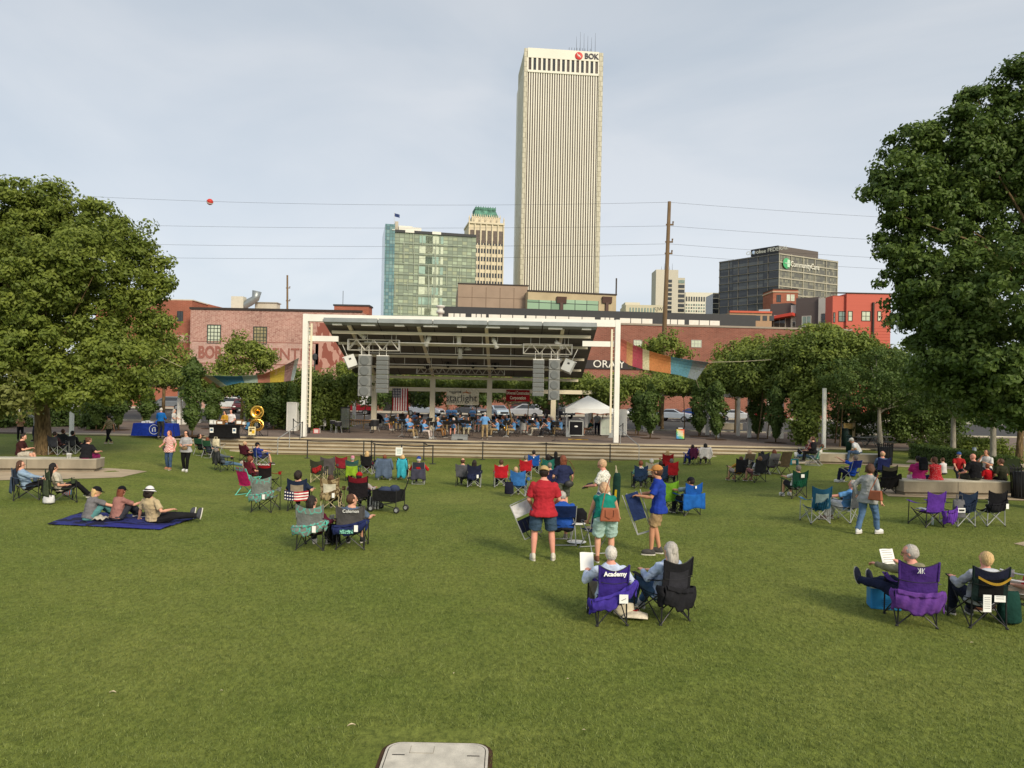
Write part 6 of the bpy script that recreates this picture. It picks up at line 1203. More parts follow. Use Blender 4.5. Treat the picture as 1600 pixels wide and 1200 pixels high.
# ---- left edge chairs and bench people
L4=chair('grey blue camp chair turned right below the concrete bench at far left',34,783,-70,(70,84,104)); in_chair(L4,'person with long brown hair and pale denim jacket in the grey blue chair',1.7,skin='fair',hair=('brown','long',.2),top=(150,174,198),sleeve='long',bottom=('pants',BLK),head=(-10,5),female=True,glasses=True,hands=[(-.16,.3,.58),(.2,.34,.62)]); drape('denim blue jacket slung on the back of the far left camp chair',L4,(78,94,116),'blanket')
L5=chair('olive green camp chair with a striped bag beside it, second from the left edge',86,788,-48,(66,78,56)); o,i_=in_chair(L5,'person with long black hair and black leggings in the olive green chair',1.7,skin='fair',hair=('black','long',.34),top=(196,188,170),sleeve='short',bottom=('pants',(28,28,32)),female=True,feet=[(-.1,.62,.12),(.12,.64,.1)],head=(10,5)); drape('olive jacket hanging on the olive green camp chair',L5,(74,84,62),'blanket')
def bag(label,p,c,sz=(.32,.16,.3),rz=0,m=None,name='bag',cat='bag',handles=True,flop=0):
    t=thing(name,label,cat,p,rz); x,y,z=sz; b=MB(); b.path([(0,0,0),(0,0,.02),(0,.01,z*.55),(0,.015,z*.93),(0,.02,z)],[(y*.5,x*.46),(y*.56,x*.52),(y*.52,x*.5),(y*.3,x*.47),(y*.18,x*.44)],12); b.build('bag_body',m or fab(*c),t,True)
    if handles:
        for s in (-1,1): b=MB(); b.path([(-x*.2,s*y*.15,z*.95),(-x*.17,s*y*.2,z*1.25),(x*.17,s*y*.2,z*1.25),(x*.2,s*y*.15,z*.95)],.010,6); b.build('handle',m or fab(*c),t)
    return t
bag('small blue and red striped bag on the grass beside the olive green chair',gp(104,776),(110,140,160),(.26,.14,.28),m=pattern_mat('stripe_bag',srgb(170,90,70),srgb(100,140,160),'wave',6)); bag('white plastic bag on the grass behind the olive green chair',gp(76,788),(205,205,205),(.3,.2,.2),handles=False)
def on_bench(label,px,py,zb,rz,H=1.7,**k):
    """sits on a bench: px,py is where the seat meets the bench top"""
    p=onz(px,py,zb); p=Vector((p.x,p.y+.18,zb-.50)); return person(label,p,R(rz),H,'bench',vox=vx(p.y),pel=(0,-.02,.59),hands=k.pop('hands',[(-.16,.26,.66),(.16,.26,.66)]),feet=k.pop('feet',[(-.12,.46,.06),(.12,.46,.06)]),**k)
zL=.47-.02+min(gnd(-70,737).z,gnd(150,738).z)-.02+.03
on_bench('person in dark brown shirt looking at a phone on the left end of the bench',27,713,zL+.02,-75,1.75,skin='fair',hair=('dark','short'),top=(66,36,34),bottom=('shorts',(196,188,170)),shoes=(200,200,195),fat=1.15,head=(0,25),hands=[(-.05,.34,.78),(.12,.36,.80)])
o,_=on_bench('person in black t-shirt and magenta skirt seated on the right end of the bench',131,717,zL+.02,-10,1.68,skin='fair',hair=('brown','bun'),top=(34,34,38),bottom=('skirt',(126,34,84)),fat=1.4,female=True,hands=[(.1,.34,.75),(.3,.32,.78)],head=(-20,15))
for px in (106,109.5):
    p=onz(px,716,zL+.02); t=thing('paper_cup','white drink cup with lid standing on the bench, %s of the pair'%('left' if px<108 else 'right'),'cup',p,0,'pair of white cups'); MB().lathe([(0,0),(.035,0),(.048,.15),(.05,.15)],n=12).build('cup',PAPM,t,True); MB().lathe([(.052,.15),(.052,.165),(.03,.175),(0,.175)],n=12).build('lid',PAPM,t)
for (px,pb,cl,hc_,lab,lab2,tt) in ((85,712,(60,62,70),'dark','dark camp chair directly right of the big left trunk','person with dark hair in the chair right of the big left trunk',(60,40,44)),(113,710,(52,56,62),'black','dark grey camp chair right of the trunk, in front of the tall white post','person in black top with dark red collar, seated before the tall white post',(36,34,40)),(98,706,(56,60,64),'brown','small black camp chair between the other two under the big left tree','person with brown hair half hidden between the chairs under the left tree',(120,140,150))):
    c=chair(lab,px,pb,-15,cl,FS,'quad'); in_chair(c,lab2,1.68,hair=(hc_,'short'),top=tt,sleeve='long')
stander('person in tan sleeveless top and black pants standing at far left by the ivy',30,689,647,-140,hair=('dark','bun'),skin='tan',top=(176,140,112),sleeve='short',bottom=('pants',BLK),female=True,hands=[(-.1,.2,1.3),(.1,.22,1.32)])
o,_=stander('person in white vest and black sleeves raising a phone with both hands by the ivy',55,690,642,150,hair=('dark','short'),top=(176,176,172),sleeve='long',bottom=('pants',(40,48,70)),hands=[(-.08,.42,1.58),(.08,.42,1.58)],head=(0,-5)); 
stander('person in camouflage shirt and black pants walking left on the grass',169,695,647,75,hair=('dark','short'),skin='tan',topm=CAMS,bottom=('pants',BLK),shoes=(170,150,120),feet=[(-.1,-.3,.08),(.1,.28,0)],hands=[(-.26,.2,.85),(.26,-.1,.85)],female=True)
o1,_=stander('person in red and white plaid shirt and rolled jeans walking on the grass',263,734,671,172,hair=('red','long',.12),topm=PLAID,sleeve='short',bottom=('pants',JEANS),shoes=(170,120,90),feet=[(-.13,.12,0),(.12,-.08,0)],hands=[(-.3,.1,.9),(.25,.22,1.05)],female=True,fat=1.05,long_top=.1,skin='pink')
o2,_=stander('person in light grey t-shirt and black pants walking with a fanny pack',289,737,671,185,hair=('dark','long',.12),top=(178,178,180),sleeve='short',bottom=('pants',(26,26,28)),shoes=(220,220,216),feet=[(-.08,.1,0),(.08,-.06,0)],hands=[(-.1,.25,1.12),(.12,.27,1.1)],female=True,fat=1.12,long_top=.06,glasses=True)
t=thing('shoulder_bag','small black bag on the hip of the person in plaid','bag',wpt(o1,(.24,0,.86))); MB().ell((0,0,0),(.05,.10,.10),10,8).build('bag_body',LB,t,True); MB().path([(0,0,.08),(-.05,.02,.35),(-.2,.05,.62)],.008,5).build('strap',LB,t)
t=thing('waist_pack','small tan pack at the waist of the person in the grey t-shirt','bag',wpt(o2,(0,.19,.98)),R(5)); MB().ell((0,0,0),(.13,.05,.08),12,8).build('pack_body',fab(160,130,96),t,True); MB().path([(.12,0,0),(.20,-.12,.02),(.12,-.3,.02),(-.12,-.3,.02),(-.20,-.12,.02),(-.12,0,0)],.012,5).build('belt',LB,t)
# couple in green chairs with a tote, recliner
c=chair('green folding chair left of the cream tote bag',311,712,-12,(44,84,62),FS,'director'); in_chair(c,'person with dark hair and black shirt in the left green folding chair',1.78,hair=('dark','short'),top=(34,34,38),head=(-60,0))
c=chair('green folding chair with a cream tote bag behind it',324,716,-12,(50,92,68),FS,'director'); in_chair(c,'person with long auburn hair in the green chair beside the tote bag',1.66,hair=('red','long',.25),top=(60,64,80),female=True)
c=chair('grey folding chair carrying the cream tote bag',338,712,-10,(120,124,120),FS,'director'); t=bag('cream canvas tote bag hanging on the back of the grey folding chair',c.location+Vector((.0,-.42,.50)),(216,206,176),(.42,.12,.40),R(-10),name='tote_bag')
c=chair('black reclining camp chair with a grey jacket, holding a reclined reader',346,737,-42,(34,36,38),FB,'quad'); in_chair(c,'grey haired person lying back with feet stretched out in the black reclining chair',1.75,hair=('saltpepper','short'),skin='pink',top=(90,100,112),sleeve='long',bottom=('pants',(92,122,150)),lean=-32,feet=[(-.1,.86,.14),(.14,.9,.12)],knee=[(0,0,1),(0,0,1)],shoes=(150,140,130),hands=[(-.1,.3,.62),(.1,.32,.62)]); drape('charcoal jacket on the back of the black reclining chair',c,(62,64,64),'jacket',w=.42)
c=chair('dark red chair left of the blue camp chair near the stage steps',384,722,-30,(84,34,48),FB); in_chair(c,'person with fair hair in dark maroon top near the steps, left of the blue chair',1.65,hair=('sand','short'),top=(96,36,52),female=True,head=(-30,0))
c=chair('royal blue camp chair near the steps with a reader',405,727,-55,(42,66,146),FS); o,_=in_chair(c,'person in black cap reading a paper in the royal blue camp chair',1.76,hair=('dark','short'),hat=('cap',(26,28,36)),top=(58,70,150),bottom=('shorts',(60,60,72)),head=(-10,15),hands=[(-.12,.34,.66),(.14,.36,.66)]); held_paper('white paper held by the reader in the royal blue chair',o,(0,.42,.76))
c=chair('maroon camp chair behind the red and black empty one',394,755,-40,(112,38,52),FB); in_chair(c,'person with curly auburn hair in the maroon chair, left of the red and black chair',1.66,hair=('red','curly'),top=(130,50,66),bottom=('shorts',(70,50,60)),female=True,head=(-30,0))
# left middle cluster
c=chair('empty bright pink low chair with teal frame',383,775,-28,(196,38,106),FG,'sling',top=pattern_mat('pink_trim',srgb(150,60,80),srgb(90,150,150),'noise',20),hgt=.92)
c=chair('empty red and black camp chair with white lettering on its top band',417,766,-14,(36,30,32),FB,'quad',top=(152,26,34),arm=(160,30,36),hgt=1.0); text('OKLAHOMA','lettering',PAPM,(0,-.425,.93),.085,(PI/2-.1,0,0),[k for k in c.children if k.name.startswith('backrest')][0],.003)
c=chair('empty grey and teal lattice camp chair at the left of the middle cluster',409,801,-4,(128,134,128),FB,'quad',top=TEALP,hgt=1.0,wide=1.08,panel=(132,138,132)); drape('teal lattice carry bag drooping off the empty grey camp chair',c,0,'bag',m=TEALP,tagcard=True,w=.6)
C1=chair('navy and beige camp chair with a flag draped over its lower back',463,799,3,(38,48,72),FB,'quad',panel=(160,146,126),hgt=.92); in_chair(C1,'person with thick dark hair in navy shirt, seated above the draped flag',1.76,hair=('dark','curly',.05),top=(44,54,76),head=(-35,0),hands=[(-.3,.1,.6),(.34,.12,.58)])
t=thing('flag_blanket','American flag cloth draped over the lower back of the navy and beige chair','flag',C1.location,C1.rotation_euler.z,'things draped over chair backs')
def fb(u,v): return ((u-.5)*.66,-.40-.05*math.sin(PI*u)-.01*math.sin(u*14),.60-.03*math.sin(PI*u)-.26*v)
a=MB(); w_=MB()
for k in range(7): (a if k%2==0 else w_).cloth(lambda u,v,k=k:fb(.42+.58*u,(k+v)/7),6,1,.012)
a.build('red_stripes',RS,t); w_.build('white_stripes',WS,t); ca=MB().cloth(lambda u,v:fb(u*.42,v),6,4,.012).build('canton',BS,t); b=MB()
for i in range(4):
    for j in range(3): b.ell(tuple(Vector(fb(.42*(i+.5)/4,(j+.5)/3))+Vector((0,-.02,0))),(.022,.006,.022),6,4)
b.build('stars',WS,ca)
C2=chair('camouflage and cream camp chair in the middle cluster',515,798,0,(120,100,70),FT,'quad',backm=CAMO,panel=(204,198,176),hgt=.95); in_chair(C2,'person with brown hair just showing above the camouflage chair',1.6,hair=('brown','bob'),top=(70,54,44),sleeve='long',lean=-20); drape('camouflage carry bag sagging under the camouflage chair back',C2,0,'bag',m=CAMO,tagcard=True)
C3=chair('dark red and black high backed camp chair beside the black wagon',560,798,-3,(34,30,34),FB,'quad',top=(112,26,38),arm=(120,30,40),hgt=1.0,wide=1.08); in_chair(C3,'person in red cap in the dark red and black high backed chair',1.72,hair=('dark','short'),hat=('cap',(176,34,36)),top=(180,172,170),sleeve='long',hands=[(-.36,.16,.62),(.36,.2,.62)])
C4=chair('grey camp chair with teal lattice trim, front left chair of the middle pair',485,861,-3,(122,126,122),FB,'quad',top=TEALP,hgt=.93,wide=1.06); in_chair(C4,'person with shoulder length dark brown hair in maroon top, front of the middle cluster',1.72,hair=('dark','long',.16),top=(86,30,48),sleeve='long',head=(-30,5),female=True,hands=[(-.2,.2,.6),(.34,.1,.55)],shoes=(200,196,190)); drape('teal and grey lattice carry bag hanging below the front left grey chair',C4,0,'bag',m=TEALP,tagcard=True,w=.64)
C5=chair('dark grey camp chair with light lettering, front right chair of the middle pair',545,859,4,(84,82,82),FB,'quad',hgt=.90,wide=1.08); in_chair(C5,'person with short brown hair and denim shirt turned right in the dark grey chair',1.78,hair=('brown','short'),top=(96,112,136),head=(-60,0),hands=[(-.15,.2,.6),(.36,.22,.60)],bottom=('shorts',(70,76,90)),shoes=(40,40,44)); text('Coleman','lettering',PAPM,(.02,-.428,.80),.09,(PI/2-.1,0,0),[k for k in C5.children if k.name.startswith('backrest')][0],.003)
drape('navy carry bag slung across the lower back of the dark grey lettered chair',C5,(40,50,96),'bag',tagcard=True,w=.64); t=thing('folded_towel','small mint patterned roll tucked under the navy carry bag','towel',wpt(C5,(-.05,-.46,.40))); MB().box((0,0,0),(.26,.04,.075)).build('towel_roll',pattern_mat('mint_print',srgb(40,80,80),srgb(140,206,184),'noise',40),t)
bag('black backpack on the grass between the two front middle chairs',gp(520,850),(24,24,28),(.3,.2,.38),name='backpack')
bag('white and grey woven bag on the grass right of the dark red chair',gp(585,797),(190,188,184),(.34,.18,.34),name='bag',m=pattern_mat('bag_weave',srgb(60,60,60),srgb(196,194,190),'wave',4))
# folding wagon
g=gnd(604,802); t=thing('folding_wagon','black folding wagon with a tall handle, right of the dark red chair','wagon',(g.x,g.y+.3,g.z),R(-20)); BW=fab(34,34,36)
for (nm,c0,d0) in (('side_panel',(0,-.24,.46),(.72,.02,.30)),('side_panel',(0,.24,.46),(.72,.02,.30)),('end_panel',(-.36,0,.46),(.02,.48,.30)),('end_panel',(.36,0,.46),(.02,.48,.30)),('floor_panel',(0,0,.31),(.72,.48,.02))): MB().box(c0,d0).build(nm,BW,t)
for sx in (-1,1):
    for sy in (-1,1):
        b=MB(); b.tube((sx*.37,sy*.25,.1),(sx*.37,sy*.25,.66),.012,n=6); b.build('corner_post',FB,t); w_=MB(); w_.lathe([(.03,-.025),(.085,-.03),(.095,0),(.085,.03),(.03,.025)],(sx*.40,sy*.27,.095),14,Matrix.Rotation(PI/2,3,'X')); w=w_.build('wheel',LB,t,True); w_=MB(); w_.lathe([(0,-.03),(.05,-.032),(.05,.032),(0,.03)],(sx*.40,sy*.27,.095),10,Matrix.Rotation(PI/2,3,'X')); w_.build('hub',FS,w)
b=MB(); b.tube((-.36,-.25,.14),(.36,-.25,.3),.01); b.tube((-.36,-.25,.3),(.36,-.25,.14),.01); b.tube((-.36,.25,.14),(.36,.25,.3),.01); b.build('folding_cross',FB,t); b=MB(); b.path([(.36,0,.3),(.5,0,.6),(.62,0,.95)],.014,6); b.box((.63,0,.97),(.03,.16,.05)); b.build('pull_handle',FB,t)
b=MB(); b.ell((-.1,0,.60),(.2,.16,.10),10,6); b.ell((.15,.05,.62),(.16,.12,.12),10,6); o=b.build('packed_items',fab(60,70,96),None,True); o.location=t.location; tag(o,'blue and white things piled inside the black folding wagon','belongings')
# row nearer the stage, left to right
c=chair('empty olive camp chair with tan frame in the row near the steps',495,755,0,(62,66,52),FT,'quad',hgt=.95); drape('red cloth bag hanging at the left side of the empty olive chair',c,(168,44,46),'bag',w=.3,dz=.1)
c=chair('empty round backed grey chair behind the olive one',511,750,4,(92,86,86),FB,'quad',hgt=.98,wide=1.15); drape('dark grey cloth on the round backed grey chair',c,(84,80,80),'blanket')
c=chair('red camp chair just left of the person in the pink cap',534,745,-5,(150,44,56),FB); c=chair('teal and lime green camp chair near the steps',549,752,3,(70,96,84),FB,'quad',top=(52,90,88)); in_chair(c,'person in pink cap above the lime green drape near the steps',1.66,hair=('grey','short'),hat=('cap',(214,140,160)),top=(60,100,110),female=True,sleeve='long'); drape('lime green cloth draped over the teal camp chair',c,(142,176,48),'blanket')
c=chair('black camp chair of the blonde person near the belt barrier',573,742,-4,(34,34,36),FS); in_chair(c,'person with light blonde hair and wine red jacket, left of the denim draped chair',1.68,hair=('blonde','long',.16),top=(120,36,60),sleeve='long',female=True)
c=chair('lawn chair under a big denim jacket near the steps',600,750,0,(90,100,116),FS,'sling'); in_chair(c,'person with short auburn hair and pink shirt in the denim draped chair',1.7,hair=('red','short'),top=(220,150,176),sleeve='long',female=True); drape('large denim jacket spread over the lawn chair back',c,(92,108,132),'jacket',w=.62,drop=.6)
c=chair('folding chair under a turquoise jacket',628,750,0,(40,40,44),FT,'sling'); in_chair(c,'person with long blonde hair and black top in the turquoise draped chair',1.7,hair=('blonde','long',.2),top=(30,30,34),sleeve='long',female=True); drape('turquoise jacket hanging from the back of the folding chair',c,(64,176,196),'jacket',w=.34,drop=.6)
c=chair('grey director chair of the man in the red shirt near the steps',653,757,2,(62,64,78),FS,'director'); in_chair(c,'person in red long sleeve shirt and blue and white cap, seated near the steps',1.78,hair=('white','short'),hat=('cap',(50,76,150)),top=(192,44,44),sleeve='long',fat=1.15,hands=[(-.3,.15,.62),(.32,.15,.62)]); drape('grey jacket tied low on the grey director chair',c,(72,72,88),'blanket',w=.56)
c=chair('grey camp chair of the balding man left of the navy pair',723,760,-5,(100,100,106),FB); in_chair(c,'balding person in slate grey shirt, left one of the pair left of the red chairs',1.78,hair=('brown','ring'),top=(98,104,116),head=(-6,0))
c=chair('navy camp chair right beside the balding man in grey',740,762,2,(40,44,66),FS,'quad',hgt=.92); in_chair(c,'person in navy with short dark hair, right beside the balding man in grey',1.7,hair=('dark','bob'),top=(44,48,68),female=True); drape('navy carry bag with paper tag on the navy chair right of the balding man',c,(44,50,80),'bag',tagcard=True)
c=chair('bright red camp chair, left one of the red pair near the middle',782,762,3,(190,34,46),FS,hgt=.92); in_chair(c,'person with short brown hair and white shirt in the left red chair',1.76,hair=('brown','short'),top=(206,206,206)); 
c=chair('bright red camp chair, right one of the red pair near the middle',821,750,0,(186,36,46),FS,hgt=.9); in_chair(c,'person with grey streaked hair in the right red chair',1.72,hair=('saltpepper','short'),top=(120,60,70))
c=chair('cobalt blue camp chair with a white emblem, nearest the steps in the middle',834,741,-3,(34,92,178),FS,hgt=.92); in_chair(c,'person with dark hair in pale shirt in the cobalt blue chair nearest the steps',1.8,hair=('dark','short'),top=(176,206,206)); MB().box((0,-.44,.80),(.05,.006,.06)).build('emblem',PAPM,[k for k in c.children if k.name.startswith('backrest')][0])
c=chair('mid blue camp chair with silver frame, just left of the red shirted man',812,776,-12,(62,120,190),FS,hgt=.93); in_chair(c,'person with sandy hair in blue patterned jacket leaning left beside the blue chair',1.66,hair=('sand','short'),topm=PATB,sleeve='long',side=-12,head=(30,0),hands=[(-.34,.25,.6),(.1,.3,.6)]); bag('black tote bag hanging low at the left side of the mid blue chair',c.location+Vector((-.38,-.3,.1)),(34,34,52),(.3,.16,.42))
c=chair('teal chair of the dark haired pair behind the grey haired man',856,748,0,(40,110,100),FB); in_chair(c,'person with dark curly hair and teal top behind the standing person in navy',1.7,hair=('dark','curly'),top=(46,120,110),female=True)
c=chair('black chair at the right of the dark haired pair near the steps',868,742,0,(34,34,38),FB); in_chair(c,'person with very long black hair sitting right behind the standing person in navy',1.72,hair=('black','long',.4),top=(40,38,42),female=True)
c=chair('dark navy camp chair left of the standing person in navy',858,768,2,(34,38,78),FB); in_chair(c,'person with salt and pepper hair in grey collared shirt in the dark navy chair',1.74,hair=('saltpepper','short'),top=(120,134,150))
o,_=stander('person in navy t-shirt and olive shorts with auburn bob, standing with a black bag',879,806,711,12,H=1.72,hair=('red','bob'),top=(46,52,86),bottom=('shorts',(92,96,84)),shoes=(60,50,44),female=True,fat=1.15,hands=[(-.22,.24,1.06),(.26,.1,.9)])
t=thing('shoulder_bag','black bag with brown strap worn by the person in navy','bag',wpt(o,(.12,-.20,.90)),R(12)); MB().ell((0,0,0),(.13,.05,.10),12,8).build('bag_body',LB,t,True); MB().path([(.1,.0,.1),(.16,.06,.4),(.02,.02,.62),(-.12,.2,.66)],.010,5).build('strap',fab(120,80,60),t)
# ---- the standing group in the middle
o,_=stander('person in plain red t-shirt, slate shorts and tan cap standing with back turned',848,877,725,3,hair=('dark','short'),skin='pink',hat=('capback',(196,168,120)),top=(186,48,58),bottom=('shorts',(66,88,110)),shoes=(206,200,184),fat=1.18,feet=[(-.17,0,0),(.19,.03,0)],hands=[(-.2,.26,.98),(.22,.26,1.0)],long_top=.06,head=(-10,18))
t=thing('folded_chair','white and black folded chair held in front of the person in the red t-shirt','chair',wpt(o,(-.20,.26,.50)),R(10),rot=(R(-12),R(-24),R(8)))
t.scale=(.85,.85,.85)
for s in (-1,1): b=MB(); b.path([(s*.22,0,-.1),(s*.22,0,.75)],.012,6); b.build('leg',FS,t)
b=MB(); b.tube((-.22,0,.75),(.22,0,.75),.012); b.tube((-.22,0,-.1),(.22,0,-.1),.012); b.build('cross_bar',FS,t); MB().cloth(lambda u,v:((u-.5)*.42,.01-.02*math.sin(PI*u),.42+.30*v),6,4,.01).build('backrest',fab(208,206,206),t); MB().cloth(lambda u,v:((u-.5)*.42,.03+.1*v,.05+.30*v),6,4,.01).build('seat',fab(40,44,66),t)
for k in range(3): MB().path([(-.1+.1*k,-.03,.3),(-.12+.1*k,-.05,.0),(-.05+.1*k,-.04,-.2)],.010,5).build('strap',LB,t)
c=chair('navy director chair with silver tube legs behind the person in the red t-shirt',880,853,5,(28,46,92),FS,'director',hgt=.86); in_chair(c,'person in royal blue t-shirt with thin grey hair bent forward in the navy director chair',1.8,skin='pink',hair=('grey','ring'),top=(42,88,176),fat=1.3,lean=14,head=(0,30),shoes=(130,124,116),bottom=('shorts',(60,60,66)),hands=[(-.1,.45,.58),(.2,.45,.56)])
o,TI=stander('person in teal sleeveless top and pale shorts bending forward with a tan handbag',945,881,760,-2,H=1.68,hair=('sand','curly',.06),skin='fair',top=(30,136,118),sleeve='none',bottom=('shorts',(176,206,200)),shoes=(120,80,60),female=True,fat=1.3,lean=34,head=(8,45),hands=[(-.36,.42,.62),(.34,.5,.80)],feet=[(-.14,.02,0),(.14,.04,0)],pel=(0,-.08,.93))
t=thing('handbag','tan leather handbag hanging on the back of the person in teal','handbag',wpt(o,(.06,-.26,.84)),R(-4)); TAN=mat('tan_leather',srgb(150,86,58),.5,.1,9,.2,40)
b=MB(); b.prism([(-.19,-.055),(.19,-.055),(.19,.055),(-.19,.055)],-.02,.0); b.v=[]; b.f=[]; b.m=[]; b._add([(-.19,-.06,0),(.19,-.06,0),(.19,.06,0),(-.19,.06,0),(-.15,-.035,.25),(.15,-.035,.25),(.15,.035,.25),(-.15,.035,.25)],[(0,3,2,1),(4,5,6,7),(0,1,5,4),(1,2,6,5),(2,3,7,6),(3,0,4,7)]); o3=b.build('bag_body',TAN,t); bv=o3.modifiers.new('b','BEVEL'); bv.width=.02; bv.segments=2
MB().path([(-.08,-.05,.22),(-.075,-.075,.10),(0,-.08,.06),(.075,-.075,.10),(.08,-.05,.22)],.008,6).build('handle',TAN,t); MB().path([(-.15,0,.24),(-.1,.02,.5),(-.02,.12,.74),(.02,.28,.80)],.010,6).build('strap',TAN,t)
c=chair('navy folding chair being opened in front of the person in teal',934,866,18,(26,36,74),FS,'director',hgt=.86); 
g=gnd(900,852); t=thing('side_table','little white folding tray table between the navy chairs','table',(g.x,g.y+.3,g.z)); MB().lathe([(0,0),(.24,0),(.25,.01),(.25,.025),(0,.025)],(0,0,.42),20).build('tabletop',PAPM,t)
for k in range(3): a=k*2.09; MB().tube((.2*math.cos(a),.2*math.sin(a),0),(.1*math.cos(a),.1*math.sin(a),.42),.01).build('leg',FS,t)
MB().lathe([(0,0),(.2,0),(.21,.008),(0,.012)],(.03,-.1,.03),20).build('lower_tray',PAPM,t)
p=t.location; b=MB(); b.path([(0,0,0),(0,0,.02),(.01,0,.2),(.0,0,.30)],[(.10,.14),(.12,.16),(.11,.15),(.05,.07)],10); o=b.build('backpack',fab(30,30,34),None,True); o.location=p+Vector((.10,.0,.445)); tag(o,'small black backpack standing on the white tray table','backpack')
w=thing('water_bottle','clear water bottle on the white tray table beside the blue shirted person','bottle',p+Vector((-.17,-.02,.445))); MB().lathe([(0,0),(.035,0),(.035,.15),(.014,.19),(.014,.21)],n=12).build('bottle_body',mat('clear_plastic',srgb(186,200,206),.1,.05,3,spec=.8),w,True); MB().lathe([(.016,.21),(.016,.23),(0,.232)],n=10).build('cap',PAPM,w)
o,_=stander('grey haired person in white checked shirt and jeans carrying a long chair bag',943,833,698,62,H=1.80,hair=('sand','short'),skin='pink',topm=GRIDW,bottom=('pants',(74,92,120)),shoes=(120,110,100),fat=1.1,head=(5,28),hands=[(-.14,.36,1.06),(.14,.34,1.04)],feet=[(-.1,.22,0),(.1,-.16,.02)],glasses=True,long_top=.04)
t=thing('chair_bag','long dark green chair bag slung on the shoulder of the person in checks','chair bag',wpt(o,(.0,-.30,.92)),0,rot=(0,R(3),0)); GBG=fab(28,58,50); b=MB(); b.path([(0,0,-.40),(0,0,-.38),(.01,0,0),(0,0,.42),(0,0,.52)],[.05,.085,.095,.09,.06],12); b.build('bag_body',GBG,t,True); MB().path([(0,.0,.5),(-.04,.06,.68),(-.02,.16,.60),(0,.1,.2)],.012,6).build('strap',fab(196,186,156),t)
MB().box((-.02,-.095,.0),(.05,.01,.26)).build('yellow_mark',fab(196,170,40),t); 
w=thing('wallet_case','open black case held in both hands by the person in the checked shirt','case',wpt(o,(-.0,.42,1.08)),R(62),rot=(R(50),0,R(60))); MB().box((0,0,0),(.3,.03,.2)).build('case_shell',LB,w); MB().box((0,-.02,.04),(.2,.01,.06)).build('flap',fab(90,80,60),w)
o,_=stander('young person in royal blue t-shirt and khaki shorts with orange cap holding a folded chair',1029,868,724,75,hair=('brown','short'),skin='tan',hat=('cap',(204,144,84)),top=(38,64,160),bottom=('shorts',(176,148,110)),shoes=(70,68,66),head=(-5,4),hands=[(-.18,.36,1.12),(.14,.42,1.10)],feet=[(-.1,.12,0),(.1,-.02,0)],long_top=.06)
text('TULSA','lettering',fab(224,216,190),(0,.152,1.28),.10,(PI/2,0,PI),o,.004)
t=thing('folded_chair','navy folded lawn chair with silver frame held by the young person in blue','chair',wpt(o,(-.02,.30,.52)),0,rot=(R(0),R(-20),R(-12)))
t.scale=(.9,.9,.9)
for y in (-.05,.05):
    for s in (-1,1): MB().path([(s*.17,y,-.10),(s*.16+y,y,.85)],.012,6).build('leg',FS,t)
    MB().tube((-.17,y,-.1),(.17,y,-.1),.012).build('cross_bar',FS,t)
MB().cloth(lambda u,v:((u-.5)*.30,-.075-.02*math.sin(PI*v),.22+.62*v),6,6,.015).build('backrest',fab(44,60,104),t); MB().cloth(lambda u,v:((u-.5)*.28,.075+.02*math.sin(PI*v),.25+.5*v),6,6,.015).build('seat',pattern_mat('dark_pattern',srgb(40,40,44),srgb(120,110,104),'noise',30),t)
# ---- foreground pair
c=chair('purple camp chair with white lettering in the centre foreground',953,979,6,(62,46,134),FB,hgt=.86,wide=.80); o,_=in_chair(c,'white haired balding person in pale blue shirt in the centre foreground purple chair',1.70,skin='pink',hair=('white','short'),top=(186,198,220),sleeve='long',bottom=('pants',(120,112,96)),shoes=(160,140,120),fat=1.1,hands=[(-.28,.18,.68),(.28,.02,.55)],head=(-5,14),lean=-12); held_paper('white concert programme held up by the white haired person in the foreground',o,(-.26,.24,.78),(.2,.26),(R(-15),0,0))
text('Academy','lettering',PAPM,(0,-.425,.755),.085,(PI/2-.12,0,0),[k for k in c.children if k.name.startswith('backrest')][0],.003,off=.003)
drape('purple carry bag with a white square tag slung low across the foreground purple chair',c,(74,58,160),'bag',w=.60,drop=.42,tilt=.20,dz=-.04); t=thing('paper_tag','white square tag with a small mark on the foreground purple bag','tag',wpt(c,(.10,-.52,.44))); MB().box((0,0,0),(.12,.008,.12)).build('card',PAPM,t); MB().bar((-.03,-.006,-.02),(.03,-.006,.01),.012,.004).build('mark',LB,t)
c2=chair('black camp chair in the centre foreground, right of the purple one',1040,976,28,(34,34,38),FB,hgt=.93,wide=.98,panel=(52,52,58)); o,_=in_chair(c2,'person with long silver hair and pale blue shirt in the foreground black chair',1.82,skin='fair',hair=('grey','long',.20),top=(170,186,214),sleeve='long',bottom=('pants',(70,98,128)),shoes=(160,160,160),female=True,fat=1.1,hands=[(-.16,.24,.62),(.02,.28,.60)],feet=[(-.16,.46,0),(.05,.50,0)],side=-5,head=(0,4)); drape('black carry bag drooping on the foreground black chair',c2,(38,38,42),'bag',w=.54,drop=.62,tilt=-.06,dz=-.02)
g=gnd(992,968); t=thing('tote_bag','cream tote bag with red printed marks lying between the two foreground chairs','bag',(g.x,g.y,g.z),R(-10)); b=MB(); b.cloth(lambda u,v:((u-.5)*.36,(v-.5)*.26,.05+.055*math.sin(PI*u)**.5*math.sin(PI*v)**.5),12,10,.01); b.build('bag_body',fab(218,208,186),t,True); b=MB(); b.path([(-.1,.12,.06),(-.06,.2,.12),(.04,.2,.12),(.08,.12,.06)],.009,5); b.build('handle',fab(206,196,170),t)
b=MB()
for (x,y) in ((-.02,.05),(.03,.07),(.01,.02),(-.06,.06)): b.ell((x,y,.112),(.022,.018,.004),8,4)
b.build('red_print',fab(190,44,44),t)
bag('beige pouch under the foreground purple chair',gp(975,965),(206,196,172),(.3,.2,.16),handles=False)
